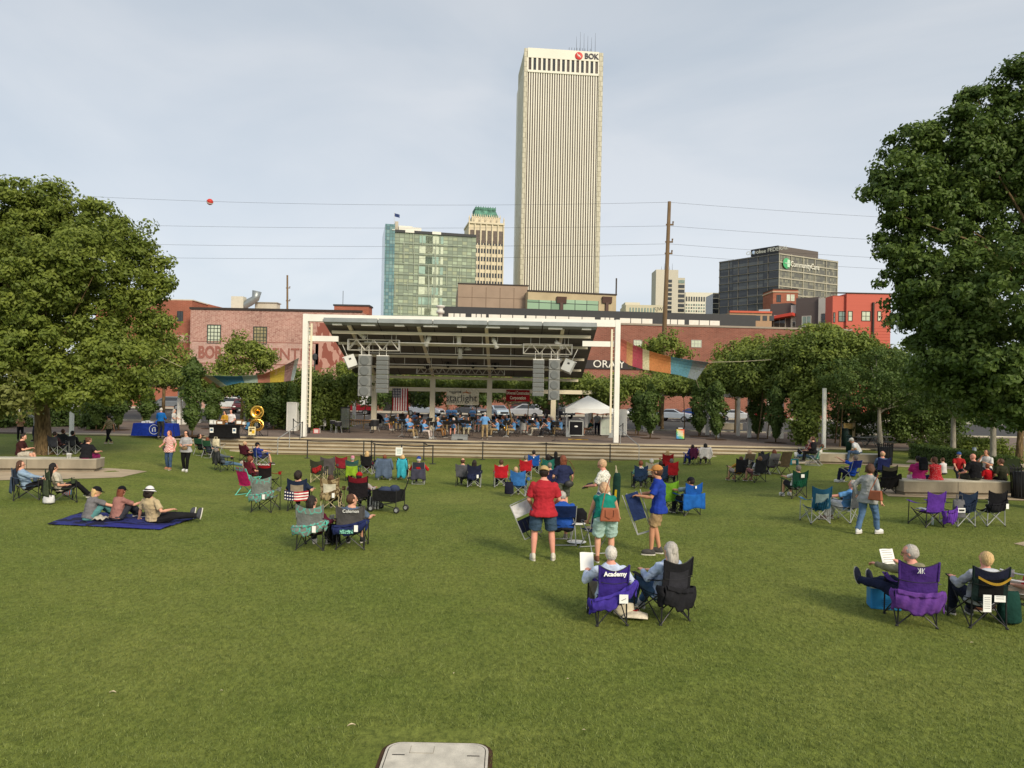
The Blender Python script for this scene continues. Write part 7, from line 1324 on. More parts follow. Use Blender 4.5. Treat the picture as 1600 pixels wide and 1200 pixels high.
# ---- right of centre row
c=chair('dark navy camp chair with light lettering, left of the young person in blue',1001,764,0,(36,56,86),FB,hgt=.95); in_chair(c,'person with auburn hair and mint shirt in the dark navy lettered chair',1.8,hair=('red','short'),top=(150,206,180),fat=1.05); text('ALPS','lettering',PAPM,(0,-.43,.86),.08,(PI/2-.1,0,0),[k for k in c.children if k.name.startswith('backrest')][0],.003); drape('dark navy carry bag hanging on the lettered navy chair',c,(36,52,76),'bag')
c=chair('cream backed camp chair between the mint shirted person and the red chair',1018,757,0,(196,190,166),FB,hgt=.95); in_chair(c,'person with white hair and pink and white top in the cream backed chair',1.72,hair=('white','short'),top=(190,70,96),sleeve='long',female=True)
c=chair('second dark navy camp chair, partly hidden by the young person in blue',1033,763,-4,(40,60,84),FB,hgt=.94); in_chair(c,'person with dark hair beyond the orange cap in the second navy chair',1.72,hair=('dark','short'),top=(60,66,70)); drape('navy bag on the second navy chair behind the orange cap',c,(38,56,80),'bag')
c=chair('red camp chair facing the stage right of the orange cap',1051,757,-10,(198,44,50),FB,hgt=.98); in_chair(c,'person with brown and grey hair in the red chair right of the orange cap',1.7,hair=('saltpepper','short'),top=(200,200,196))
c=chair('small red chair nearest the steps right of centre',1043,738,0,(176,40,44),FB); in_chair(c,'person with bright blonde hair in the small red chair nearest the steps',1.66,hair=('blonde','bob'),top=(60,40,40),female=True)
c=chair('lime green camp chair just behind the young person in blue',1046,803,-6,(110,160,44),FB,hgt=.98)
c=chair('bright blue camp chair with white emblem right of the young person in blue',1076,806,22,(30,90,176),FB,hgt=.95,wide=1.05); in_chair(c,'person in black cap and grey blue shirt in the bright blue camp chair',1.74,skin='tan',hair=('dark','short'),hat=('cap',(32,32,40)),top=(130,150,160),head=(25,15),hands=[(-.30,.32,.70),(.0,.3,.66)]); MB().box((0,-.445,.84),(.05,.006,.07)).build('emblem',PAPM,[k for k in c.children if k.name.startswith('backrest')][0]); drape('bright blue cloth spread wide on the bright blue camp chair',c,(34,100,184),'blanket',w=.72)
c=chair('blue chair by the burgundy drape near the steps at right',1081,727,10,(44,70,170),FB); in_chair(c,'person in royal blue shirt near the steps, left of the burgundy drape',1.7,hair=('dark','short'),top=(44,74,180),bottom=('pants',(44,60,150)),head=(30,0)); drape('burgundy jacket hung between the blue and white figures near the steps',c,(84,34,62),'jacket',w=.34,dz=.02)
c=chair('red and white camp chair near the steps at right',1103,726,-6,(190,40,50),FB); in_chair(c,'person with black hair in white jacket in the red and white chair',1.72,skin='brown',hair=('black','curly'),top=(206,198,196),sleeve='long'); drape('white jacket on the red and white camp chair',c,(208,202,198),'jacket',w=.54)
# recliner group
c=chair('dark grey camp chair of the person in the yellow top',1155,753,16,(48,48,50),FB,hgt=.98,wide=1.05); in_chair(c,'person in yellow top with brown hair, left one of the dark chair pair',1.68,hair=('brown','short'),top=(214,160,70),bottom=('shorts',(190,180,168)),shoes=(170,120,90),lean=-22,hands=[(-.3,.2,.62),(.2,.2,.6)])
c=chair('dark grey camp chair with pale lettering, right one of the pair right of centre',1184,754,20,(52,52,54),FB,hgt=.96,wide=1.05); in_chair(c,'person with grey brown hair in white, right one of the dark chair pair',1.7,hair=('lightbrown','short'),top=(200,200,200),bottom=('shorts',(160,110,110)),shoes=(170,130,100),lean=-22)
c=chair('tan backed chair behind the person in yellow',1170,740,10,(120,106,84),FS,'director'); in_chair(c,'person with ash blonde hair behind the dark chair pair',1.68,hair=('sand','bob'),top=(190,190,186),female=True)
c=chair('black hooded camp chair behind the right of the dark pair',1190,742,12,(60,62,70),FB,hgt=1.0); in_chair(c,'person in dark hood sitting behind the right dark chair',1.66,hair=('black','short'),top=(70,70,80))
c=chair('light grey folding chair of the person in purple',1208,741,15,(140,138,140),FS,'sling'); in_chair(c,'person with auburn hair and purple top near the brown empty chair',1.7,hair=('red','bob'),top=(110,48,110),female=True)
c=chair('empty brown sling chair right of the person in purple',1226,742,16,(92,80,62),mat('tube_brown',srgb(70,60,50),.5),'sling',hgt=.98)
c=chair('dark green camp chair with a white card and green bag',1246,779,12,(26,66,52),FB,hgt=.93,wide=1.05); in_chair(c,'person with grey hair and white shirt turned left in the dark green chair',1.74,hair=('saltpepper','short'),top=(214,212,208),bottom=('shorts',(60,60,64)),shoes=(206,204,200),hands=[(-.2,.32,.68),(.0,.3,.64)]); drape('green carry bag hung at the right of the dark green chair',c,(24,84,60),'bag',w=.34,dz=.08); MB().box((.02,-.445,.76),(.12,.006,.11)).build('white_card',PAPM,[k for k in c.children if k.name.startswith('backrest')][0])
c=chair('white and green folding chair of the reclining person by the right concrete bench',1276,728,52,(60,130,120),FS,'sling',loc=None); o,_=in_chair(c,'person in white shirt and jeans reclining with feet up on a teal footstool',1.75,hair=('brown','short'),skin='tan',top=(206,204,198),bottom=('pants',(120,144,172)),lean=-30,feet=[(-.1,.92,.34),(.12,.94,.34)],knee=[(0,0,1),(0,0,1)],shoes=(216,214,210),hands=[(-.08,.3,.9),(.08,.3,.88)])
g=gnd(1243,727); t=thing('footstool','teal plastic footstool under the feet of the reclining person','stool',(g.x,g.y+.2,g.z)); FTm=pnt(30,140,160,.5); MB().box((0,0,.26),(.38,.28,.03)).build('stool_top',FTm,t)
for sx in (-1,1): MB().box((sx*.16,0,.125),(.04,.26,.25)).build('leg',FTm,t)
zR2=zg(*gnd(1330,726)[:2])+.53
on_bench('person in black sitting on the left end of the bench with the white polo',1274,709,zR2,60,1.74,hair=('brown','short'),top=(32,32,36),sleeve='long',bottom=('pants',BLK))
c=chair('small chair hidden beside the reclining person at the bench end',1262,718,40,(110,50,60),FS,'sling'); in_chair(c,'person with sunglasses and dark red top behind the reclining person',1.66,hair=('saltpepper','short'),top=(120,44,56))
on_bench('person in white polo, cap and jeans bent forward on the right concrete bench',1344,709,zR2,55,1.76,hair=('grey','short'),hat=('cap',(200,196,190)),top=(216,216,214),bottom=('pants',(90,112,146)),fat=1.15,lean=30,head=(0,30),skin='tan')
# right side group
c=chair('navy folding chair with white side tube, left of the bald man in denim',1334,757,25,(28,44,120),FS,'director'); in_chair(c,'person in royal blue t-shirt with grey hair waving, seated in the navy folding chair',1.74,hair=('saltpepper','short'),top=(34,80,190),hands=[(-.34,.36,.98),(.2,.3,.6)],bottom=('pants',(40,44,70)),shoes=(210,208,204))
c=chair('olive and black camp chair with a black coat over it near the bench end',1386,772,10,(34,34,36),FB,'quad',top=(104,98,80),hgt=.98,wide=1.1); drape('large black coat hanging over the olive and black chair',c,(36,34,34),'bag',w=.78,drop=.8,dz=.06)
c=chair('navy chair of the bald man in denim',1379,750,5,(30,38,84),FB); in_chair(c,'bald person in denim shirt above the navy chair, left of the bench',1.82,skin='pink',hair=('sand','ring'),top=(92,112,140),sleeve='long',fat=1.1)
c=chair('empty dark teal camp chair with mesh back and silver legs at right',1281,819,4,(28,76,104),FS,'quad',panel=(128,150,150),hgt=.98,wide=.98,arm=(60,110,150)); drape('dark teal jacket hanging on the right arm of the teal mesh chair',c,(24,72,96),'bag',w=.26,dz=.05)
c=chair('grey camp chair with silver legs in front of the walking person',1327,818,38,(76,80,84),FS,'quad',hgt=.92); in_chair(c,'person with thick grey hair in sky blue t-shirt and white pants leaning left',1.76,skin='pink',hair=('grey','short'),top=(100,152,206),bottom=('pants',(206,206,204)),shoes=(120,90,80),hands=[(-.46,.36,.62),(.2,.3,.6)],head=(10,0),fat=1.05)
o,_=stander('person in light grey hoodie and jeans with curly brown hair walking with a tan bag',1357,836,723,-62,hair=('brown','curly',.03),skin='fair',top=(166,168,166),sleeve='long',bottom=('pants',(92,122,158)),shoes=(214,214,214),female=True,fat=1.1,feet=[(-.1,-.22,.02),(.1,.24,0)],hands=[(-.26,-.05,.92),(.3,.1,.78)],head=(15,8),lean=6,long_top=.1)
t=thing('handbag','tan leather shoulder bag at the hip of the person in the grey hoodie','handbag',wpt(o,(.30,-.14,.86)),R(-55)); b=MB(); b._add([(-.17,-.05,0),(.17,-.05,0),(.17,.05,0),(-.17,.05,0),(-.13,-.03,.22),(.15,-.03,.24),(.15,.03,.24),(-.13,.03,.22)],[(0,3,2,1),(4,5,6,7),(0,1,5,4),(1,2,6,5),(2,3,7,6),(3,0,4,7)]); q=b.build('bag_body',TAN,t); bv=q.modifiers.new('b','BEVEL'); bv.width=.02; MB().path([(-.13,0,.2),(-.05,.06,.42),(.0,.12,.6)],.010,6).build('strap',TAN,t)
zR1=zg(*gnd(1500,776)[:2])+.51
o,_=on_bench('person in magenta top wearing a black backpack on the concrete bench',1440,750,zR1,-6,1.70,hair=('black','short'),skin='tan',top=(188,48,120),bottom=('pants',(206,176,190)),fat=1.3,hands=[(-.2,.3,.7),(.2,.3,.7)])
t=thing('backpack','black backpack on the back of the person in magenta','backpack',wpt(o,(.02,-.30,.84)),R(-6)); b=MB(); b.path([(0,0,0),(0,0,.03),(0,0,.25),(0,.02,.40),(0,.03,.44)],[(.07,.12),(.10,.15),(.10,.15),(.07,.12),(.03,.07)],12); b.build('pack_body',fab(30,30,34),t,True); MB().box((0,-.085,.13),(.2,.06,.18)).build('front_pocket',fab(40,40,46),t)
on_bench('person in red dotted sleeveless top with brown hair on the concrete bench',1466,750,zR1,8,1.66,hair=('brown','long',.14),skin='tan',topm=DOTS,sleeve='none',bottom=('pants',(50,64,100)),fat=1.3,female=True,hands=[(-.22,.22,1.0),(.2,.3,.7)],head=(40,5),long_top=.06)
on_bench('bald person in black t-shirt, the largest figure on the concrete bench',1528,751,zR1,14,1.84,skin='pink',hair=('sand','bald'),top=(26,26,30),bottom=('shorts',(60,62,54)),fat=1.25,hands=[(-.24,.3,.68),(.2,.3,.7)],head=(0,5))
on_bench('child in bright red shirt right beside the bald person',1549,750,zR1,0,1.35,hair=('red','short'),skin='fair',top=(190,26,36))
on_bench('person in dark olive shirt second from the right end of the bench',1571,751,zR1,10,1.62,hair=('brown','short'),skin='tan',top=(56,58,44),bottom=('pants',BLK),head=(40,0),fat=1.05)
p=gnd(1512,765)+Vector((0,1.5,.05)); person('child in white partly hidden on the far side of the bald person',p,R(20),1.3,'bench',pel=(0,-.02,.56),hair=('brown','short'),top=(200,196,196),vox=.018)
p=gnd(1549,764)+Vector((0,2.0,.0)); person('person in blue cap and red shirt beyond the child in red',p,R(160),1.6,'bench',pel=(0,-.02,.56),hair=('brown','short'),hat=('cap',(64,92,150)),top=(176,40,44),vox=.018)
p=gnd(1592,766)+Vector((0,1.8,.05)); person('person in white shirt and dark cap at the far right end beyond the litter bin',p,R(120),1.72,'bench',pel=(0,-.02,.56),hair=('dark','short'),skin='tan',top=(206,206,204),hands=[(-.1,.3,.8),(.1,.25,1.0)],vox=.018)
t=thing('travel_cup','white cup with dark lid on the left end of the right bench','cup',onz(1403,748,zR1)); MB().lathe([(0,0),(.03,0),(.045,.10),(0,.10)],n=10).build('cup',PAPM,t); MB().lathe([(.046,.10),(.04,.12),(0,.125)],n=10).build('lid',LB,t)
# empty trio
c=chair('empty purple camp chair with a purple bag, left of the empty trio',1457,825,12,(92,52,150),FB,'quad',hgt=.92,arm=(96,60,160)); t=drape('long purple carry bag hanging at the right of the empty purple chair',c,(110,64,170),'bag',w=.28,dz=.0,drop=.7); t.location=t.location+Vector((.36,0,-.06))
b=MB(); b.cloth(lambda u,v:((u-.5)*.3,(v-.5)*.2,.02*math.sin(u*9+v*4)),6,6,.01); q=b.build('white_cloth',PAPM); q.location=wpt(c,(-.06,.02,.43)); tag(q,'crumpled white cloth on the seat of the empty purple chair','cloth')
c=chair('empty dark navy camp chair with silver legs, middle of the empty trio',1507,824,10,(36,50,72),FS,'quad',hgt=.92); t=bag('grey printed tote bag hanging on the left of the middle empty chair',wpt(c,(-.27,-.36,.26)),(104,104,108),(.34,.14,.46),R(6),name='tote_bag'); MB().box((0,-.085,.2),(.2,.012,.11)).build('white_print',PAPM,t); MB().box((0,-.094,.2),(.15,.004,.05)).build('dark_print',LB,t)
drape('dark navy bag hanging on the middle empty chair',c,(34,46,66),'bag',w=.36,dz=.08)
c=chair('empty black camp chair with silver legs, right of the empty trio',1554,823,8,(28,28,32),FS,'quad',hgt=.93); drape('black bag with a white tag on the right empty chair',c,(32,32,36),'bag',tagcard=True,dz=.08)
w=thing('water_bottle','clear bottle on the grass behind the empty purple chair','bottle',gp(1457,822)); MB().lathe([(0,0),(.035,0),(.035,.17),(.014,.21),(.014,.23),(0,.23)],n=12).build('bottle_body',MC['clear_plastic'],w,True); MB().lathe([(.016,.23),(.016,.25),(0,.252)],n=10).build('cap',PAPM,w)
# foreground right
c=chair('big purple camp chair with a white emblem at lower right',1440,982,-12,(74,46,122),FB,hgt=.95,wide=1.0); o,_=in_chair(c,'grey haired person with glasses in olive shirt reading in the big purple chair',1.78,skin='pink',hair=('grey','short'),top=(138,134,108),sleeve='long',bottom=('pants',(34,40,66)),shoes=(40,42,60),glasses=True,side=-8,twist=32,lean=-6,head=(32,8),hands=[(-.40,.26,.74),(-.06,.34,.76)],feet=[(-.55,.60,.34),(-.36,.66,.30)],knee=[(-.3,0,1),(-.2,0,1)])
q=held_paper('white printed song sheet held by the person in the big purple chair',o,(-.22,.34,.84),(.24,.26),(R(-20),0,R(28))); b=MB()
for k in range(7): b.box((0,-.004,.11-.035*k),(.18,.002,.006))
b.build('printed_lines',mat('ink_grey',srgb(130,130,130),.8),q)
bk=[k for k in c.children if k.name.startswith('backrest')][0]; b=MB()
for s in (-1,1): b.bar((s*.012,-.445,.80),(s*.012,-.448,.875),.010,.004); b.bar((s*.02,-.446,.838),(s*.045,-.446,.875),.012,.004); b.bar((s*.02,-.446,.838),(s*.045,-.446,.80),.012,.004)
b.build('white_emblem',PAPM,bk)
drape('purple cloth bag sagging on the big purple chair at lower right',c,(108,66,150),'bag',w=.62,drop=.62,dz=-.02,tilt=.0)
g=gnd(1390,955); t=thing('cooler','blue cooler with white lid under the feet of the reader at lower right','cooler',(g.x,g.y+.18,g.z),R(-14)); CB=pnt(44,128,186,.4); o3=MB().box((0,0,.16),(.44,.30,.32)).build('cooler_body',CB,t); bv=o3.modifiers.new('b','BEVEL'); bv.width=.02; bv.segments=2; o3=MB().box((0,0,.345),(.46,.32,.055)).build('lid',pnt(222,222,216,.4),t); bv=o3.modifiers.new('b','BEVEL'); bv.width=.015
for k in range(4): MB().box((.06,-.152,.06+.03*k),(.24,.01,.012)).build('side_rib',pnt(36,110,166,.4),t)
c=chair('dark green and gold camp chair at lower right with paper tags',1547,984,-4,(26,42,40),FB,hgt=.90,wide=.95,panel=(14,14,16),top=(30,34,54)); o,_=in_chair(c,'blonde person in pale grey hoodie in the dark green and gold chair',1.72,skin='pink',hair=('blonde','short'),top=(184,188,198),sleeve='long',bottom=('pants',(38,42,60)),shoes=(60,60,66),female=True,fat=1.1,hands=[(-.26,.2,.62),(.1,.2,.52)],head=(10,4)); bk=[k for k in c.children if k.name.startswith('backrest')][0]
MB().cloth(lambda u,v:((u-.5)*.44,-.435-.045*math.sin(PI*u),.745-.085*math.sin(PI*u)+.035*v),12,2,.008).build('gold_band',fab(176,140,48),bk)
b=MB(); b.ell((0,-.30,.80),(.16,.07,.065),14,8); q=b.build('hood',fab(190,194,202),o,True)
for k,(x,z,w_,h_) in enumerate(((-.10,.40,.11,.24),(.07,.47,.15,.09))): tt=thing('paper_tag',['tall printed paper slip clipped to the lower back of the green and gold chair','small printed card clipped beside the tall slip on the green and gold chair'][k],'paper tag',wpt(c,(x,-.44,z)),c.rotation_euler.z); MB().box((0,0,0),(w_,.006,h_)).build('card',PAPM,tt); b=MB(); [b.box((0,-.005,h_*.35-j*.03),(w_*.7,.002,.006)) for j in range(int(h_/.035))]; b.build('printed_lines',MC['ink_grey'],tt)
bag('dark green backpack on the grass right of the green and gold chair',gp(1577,976),(28,66,58),(.32,.22,.44),name='backpack',handles=False)
c=chair('white and red striped camp chair cut by the right edge',1622,975,50,(206,204,204),FB,hgt=.95,top=(186,44,50),loc=None); in_chair(c,'person in khaki pants cut off by the right edge of the view',1.74,top=(200,60,60),bottom=('pants',(176,160,140)),shoes=(120,76,54),feet=[(-.1,.5,0),(.14,.44,0)])
flush()
# ================================================================ THE BAND AND THE THINGS ON THE PLAZA
def onp(px,py): return onz(px,py,SZ)
POLO=(116,170,226); STOOL='folding chairs on the stage'
def bandchair(label,p,rz):
    return chair(label,0,0,rz,(44,44,48),FB,'band',loc=Vector(p),group=STOOL,hgt=.80)
def stand(label,p,rz,frame=FB,tilt=55):
    t=thing('music_stand',label,'music stand',p,R(rz),'black music stands'); MB().box((0,0,.98),(.46,.02,.30),(R(tilt-90),0,0)).build('desk',LB,t); MB().tube((0,0,.12),(0,.02,.98),.014,n=6).build('pole',frame,t)
    for k in range(3): a=k*2.094+.5; MB().tube((0,0,.2),(.26*math.cos(a),.26*math.sin(a),.0),.011,n=5).build('leg',frame,t)
    return t
BRASS=mat('brass',srgb(206,160,72),.25,.08,5,metal=.9); SILV=mat('silver_plate',srgb(200,200,196),.22,.06,5,metal=.9)
def instrument(kind,label,o,at_):
    t=thing(kind,label,'instrument',wpt(o,at_),o.rotation_euler.z,'band instruments')
    if kind in('clarinet','flute'): MB().tube((0,0,.16),(0,.30,-.28),.014,.02,8).build('tube',LB if kind=='clarinet' else SILV,t)
    elif kind=='trumpet': MB().tube((0,-.15,.05),(0,.28,.02),.012,n=6).build('tube',BRASS,t); MB().lathe([(.012,0),(.025,.08),(.065,.14)],(0,.26,.02),12,Matrix.Rotation(-PI/2,3,'X')).build('bell',BRASS,t,True); MB().box((0,.05,-.02),(.05,.1,.11)).build('valves',BRASS,t)
    elif kind=='saxophone': MB().path([(0,-.08,.3),(0,.02,.34),(0,.08,.2),(0,.12,-.3),(0,.24,-.38),(0,.32,-.26),(0,.34,-.08)],[.012,.015,.022,.04,.055,.06,.085],10).build('tube',BRASS,t,True)
    elif kind=='french_horn': MB().lathe([(.02,0),(.05,.1),(.15,.2)],(0.1,0,-.08),14,Matrix.Rotation(R(70),3,'X')@Matrix.Rotation(R(20),3,'Y')).build('bell',BRASS,t,True); MB().path([(.14*math.cos(a),.05,.14*math.sin(a)) for a in [2*PI*k/14 for k in range(15)]],.02,6,False).build('coil',BRASS,t,True)
    elif kind=='tuba': MB().path([(.1,0,-.2),(.12,0,.2),(.08,0,.5)],[.06,.09,.16],12).build('tube',SILV,t,True); MB().lathe([(.15,.48),(.26,.62)],(.06,0,0),16).build('bell',SILV,t,True)
    elif kind=='trombone': b=MB(); b.tube((0,-.1,.05),(0,.75,-.1),.011,n=6); b.tube((.08,-.1,.05),(.08,.75,-.1),.011,n=6); b.build('slide',BRASS,t); MB().lathe([(.012,0),(.03,.12),(.10,.2)],(-.08,.12,.06),12,Matrix.Rotation(-PI/2,3,'X')).build('bell',BRASS,t,True)
    return t
band=[ # px, foot py, facing deg, kind, hair, bottom, label
(604,672,-120,'saxophone',('grey','short'),KH,'seated player at the far left end of the band, beside the marimba'),
(621,672,-165,'french_horn',('white','short'),KH,'seated player with white hair right of the leftmost player'),
(641,684,-125,'trumpet',('grey','ring'),KH,'heavier seated player at front left with khaki trousers leaning over a stand'),
(637,676,-125,'clarinet',('brown','short'),KH,'seated player just behind the heavier front left one'),
(664,685,-115,'clarinet',('red','bob'),(206,190,180),'seated player in pale pink trousers with auburn hair at the front'),
(656,676,-140,'trumpet',('dark','short'),(40,40,46),'seated player with dark hair behind the one in pale pink trousers'),
(672,672,-150,'flute',('grey','short'),KH,'grey haired seated player behind the music stands, left of the left pillar'),
(685,683,-120,'clarinet',('blonde','short'),(150,110,70),'seated player in brown trousers at the front, right of the pale pink trousers'),
(693,674,-160,'trombone',('lightbrown','short'),KH,'seated player half hidden just right of the left middle pillar'),
(708,681,178,'clarinet',('white','bob'),(30,30,34),'seated player with white hair facing the lawn behind crossed legs of stands'),
(718,674,170,'trumpet',('brown','short'),KH,'seated player under the left part of the starlight banner'),
(731,681,165,'flute',('dark','bob'),(190,180,150),'seated player in pale shorts left of the conductor, behind the grey floor monitor'),
(746,674,175,'trumpet',('brown','short'),KH,'seated player just left of the conductor in the second row'),
(775,682,110,'clarinet',('brown','short'),KH,'seated player in khaki nearest the right side of the conductor'),
(784,676,115,'clarinet',('red','bob'),(60,60,64),'seated player with auburn hair, second to the right of the conductor'),
(772,671,150,'flute',('dark','short'),KH,'seated player directly behind the conductor to the right'),
(791,672,150,'trombone',('grey','short'),KH,'grey haired seated player under the left corner of the red banner'),
(801,682,112,'saxophone',('dark','short'),KH,'seated player in khaki shorts at the front between conductor and red banner'),
(808,676,115,'clarinet',('dark','short'),(50,50,56),'dark haired seated player close behind the one in khaki shorts'),
(820,671,160,'trumpet',('brown','short'),KH,'seated player under the red banner in the back row'),
(838,680,108,'tuba',('dark','short'),(200,190,170),'seated player with bare crossed leg right of the red banner'),
(835,671,120,'french_horn',('dark','short'),KH,'seated player behind the one with crossed leg'),
(862,677,160,'french_horn',('white','curly'),(60,66,90),'seated player with fluffy white hair below the right loudspeaker columns'),
(874,681,105,'clarinet',('dark','short'),KH,'rightmost seated player, beside the black speaker cabinet'),
(849,672,150,'trombone',('grey','short'),KH,'seated player in the back row below the slatted right loudspeaker column'),
(703,669,175,'trumpet',('saltpepper','short'),KH,'back row player seated right under the left edge of the starlight banner'),
(677,666,180,'trombone',('grey','ring'),KH,'back row player left of the left middle pillar with thin grey hair'),
(648,668,-160,'trumpet',('brown','short'),KH,'back row player behind the heavier front left one'),
(629,667,-165,'trombone',('dark','short'),KH,'back row player in front of the silver hatchback, left part of the band'),
(724,680,160,'clarinet',('brown','bob'),KH,'second row player right above the grey floor monitor'),
(827,676,140,'clarinet',('sand','short'),KH,'second row player below the red banner right corner'),
(855,682,115,'flute',('red','bob'),(60,60,64),'front row player between the tuba and the fluffy white hair'),
(764,668,178,'trombone',('saltpepper','short'),KH,'back row player just right above the conductor')]
for i,(px,py,rz,kind,hr,bt,lab) in enumerate(band):
    p=onp(px,py); c=bandchair('black folding chair of the '+lab.replace('seated ','').replace(' at the far left end of the band, beside the marimba',' beside the marimba'),p,rz)
    w=lab.split(); 
    cl='folding chair under the '+' '.join(w[1:] if w[0]=='seated' else w); c['label']=' '.join(cl.split()[:16]).rstrip(','); 
    o,_=person(' '.join(w[:16]),p,R(rz),1.72+.05*(i%4),'sit',hair=hr,skin=['pink','fair','tan'][i%3],topm=fab(*POLO),sleeve='short',bottom=('pants' if i%3 else 'shorts',bt),shoes=(60,56,54) if i%2 else (200,198,190),hands=[(-.07,.27,.86),(.07,.30,.78)],lean=-2,vox=.025,fat=1.0+.08*(i%3),female=bool(i%2),group='band members in sky blue polo shirts',pel=(0,-.06,.48))
    if kind: instrument(kind,{'clarinet':'black clarinet','flute':'silver flute','trumpet':'brass trumpet','saxophone':'brass saxophone','french_horn':'brass horn','tuba':'silver tuba','trombone':'brass trombone'}[kind]+' of the '+' '.join([x for x in w if x!='seated'][:12]),o,(0,.30,.78))
    d=Vector((-math.sin(R(rz)),math.cos(R(rz)),0)); stand(' '.join(('music stand in front of the '+' '.join([x for x in w if x!='seated'])).split()[:15]).rstrip(','),Vector(p)+d*.80+Vector((.24 if i%2 else -.2,.12,0)),rz,FS if i%3==0 else FB)
def stp(label,px,py,rz,H=1.75,**k): return person(label,Vector(onp(px,py)),R(rz),H,'stand',vox=.025,**k)
stp('conductor in sky blue polo and khaki trousers standing with back to the lawn',757,686,0,1.80,hair=('grey','short'),skin='pink',topm=fab(*POLO),bottom=('pants',KH),shoes=(70,60,50),hands=[(-.22,.28,1.12),(.24,.3,1.14)],feet=[(-.14,0,0),(.16,.03,0)],fat=1.12,group='band members in sky blue polo shirts')
for (px,py,lab,hr) in ((701,667,'left one of two standing players at the back beneath the starlight banner','brown'),(709,667,'right one of two standing players at the back beneath the starlight banner','red'),(738,668,'broad standing player at the back under the right end of the starlight banner','grey')): stp(lab,px,py,180,1.78,hair=(hr,'short'),topm=fab(*POLO),bottom=('pants',KH),group='band members in sky blue polo shirts',hands=[(-.1,.3,1.15),(.1,.3,1.15)],fat=1.15)
for i,(px,py,l) in enumerate(((613,678,'in front of the two leftmost players'),(628,683,'with silver legs left of the heavier player'),(651,684,'right of the heavier player'),(677,686,'with silver legs right of the pale pink trousers'),(697,684,'left of the white haired player'),(716,685,'left of the grey floor monitor'),(769,672,'behind the conductor'),(791,684,'right of the conductor'),(829,680,'left of the tuba player'),(853,679,'right of the tuba player'),(868,684,'beside the rightmost player'))): stand('extra music stand '+l,onp(px,py),[180,170,150][i%3],FS if i%2 else FB)
# percussion at left
p=onp(560,676); t=thing('marimba','wooden marimba on a black frame left of the band','marimba',p,R(-8)); WB=mat('rosewood',srgb(176,128,78),.5,.2,8)
for k in range(16): MB().box((-.95+.12*k,0,.9),(.09,.52-.016*k,.03)).build('bar',WB,t)
for k in range(14): MB().tube((-.92+.135*k,-.06,.86),(-.92+.135*k,-.06,.45+.02*k),.035,n=8).build('resonator',mat('resonator',srgb(150,118,76),.4,.1,4,metal=.5),t)
for s in (-1,1): b=MB(); b.tube((s*1.0,-.25,0),(s*1.0,-.25,.86),.03); b.tube((s*1.0,.25,0),(s*1.0,.25,.86),.03); b.tube((s*1.0,-.35,.05),(s*1.0,.35,.05),.03); b.build('leg_frame',FB,t)
b=MB(); b.tube((-1,-.28,.82),(1,-.22,.82),.02); b.tube((-1,.28,.82),(1,.22,.82),.02); b.build('side_rail',FB,t)
p=onp(539,676); t=thing('tubular_bells','tall grey set of tubular bells left of the marimba','chimes',p)
for k in range(11): MB().tube((-.26+.052*k,0,.35+.02*(k%2)),(-.26+.052*k,0,1.72),.02,n=6).build('tube',pnt(130,134,128,.3,.7),t)
b=MB(); b.bx(-.34,.34,-.05,.05,1.72,1.80); b.tube((-.32,0,.05),(-.32,0,1.72),.02); b.tube((.32,0,.05),(.32,0,1.72),.02); b.tube((-.32,-.3,.03),(-.32,.3,.03),.025); b.tube((.32,-.3,.03),(.32,.3,.03),.025); b.bx(-.32,.32,-.02,.02,.22,.26); b.build('frame',FB,t)
def drum(label,px,py,r,h,z,c=(40,40,44),skinc=(210,206,196),ax='z'):
    p=onp(px,py); t=thing('drum',label,'drum',p,0,'percussion on the stage'); M=Matrix.Rotation(PI/2,3,'X') if ax=='y' else Matrix.Identity(3); MB().lathe([(r,-h/2),(r,h/2)],(0,0,z),20,M).build('shell',pnt(*c,.4),t,True); MB().lathe([(0,h/2-.01),(r*.97,h/2),(r*1.02,h/2-.02)],(0,0,z),20,M).build('head',pnt(*skinc,.7),t)
    for k in range(3): a=k*2.09; MB().tube((r*.7*math.cos(a),r*.7*math.sin(a),z-h*.3),(r*1.15*math.cos(a),r*1.15*math.sin(a),0),.014,n=6).build('leg',FS,t)
drum('black kettle drum right of the marimba',584,674,.36,.5,.62); drum('big upright bass drum behind the marimba',590,668,.42,.4,.7,(30,30,34),(34,32,34),'y'); drum('small black drum left of the tubular bells',520,675,.22,.25,.7); drum('second small black drum beside the tubular bells',528,677,.24,.3,.66)
drum('silver stringed drum in front of the back row right of the red banner',817,679,.25,.5,.6,(170,170,168))
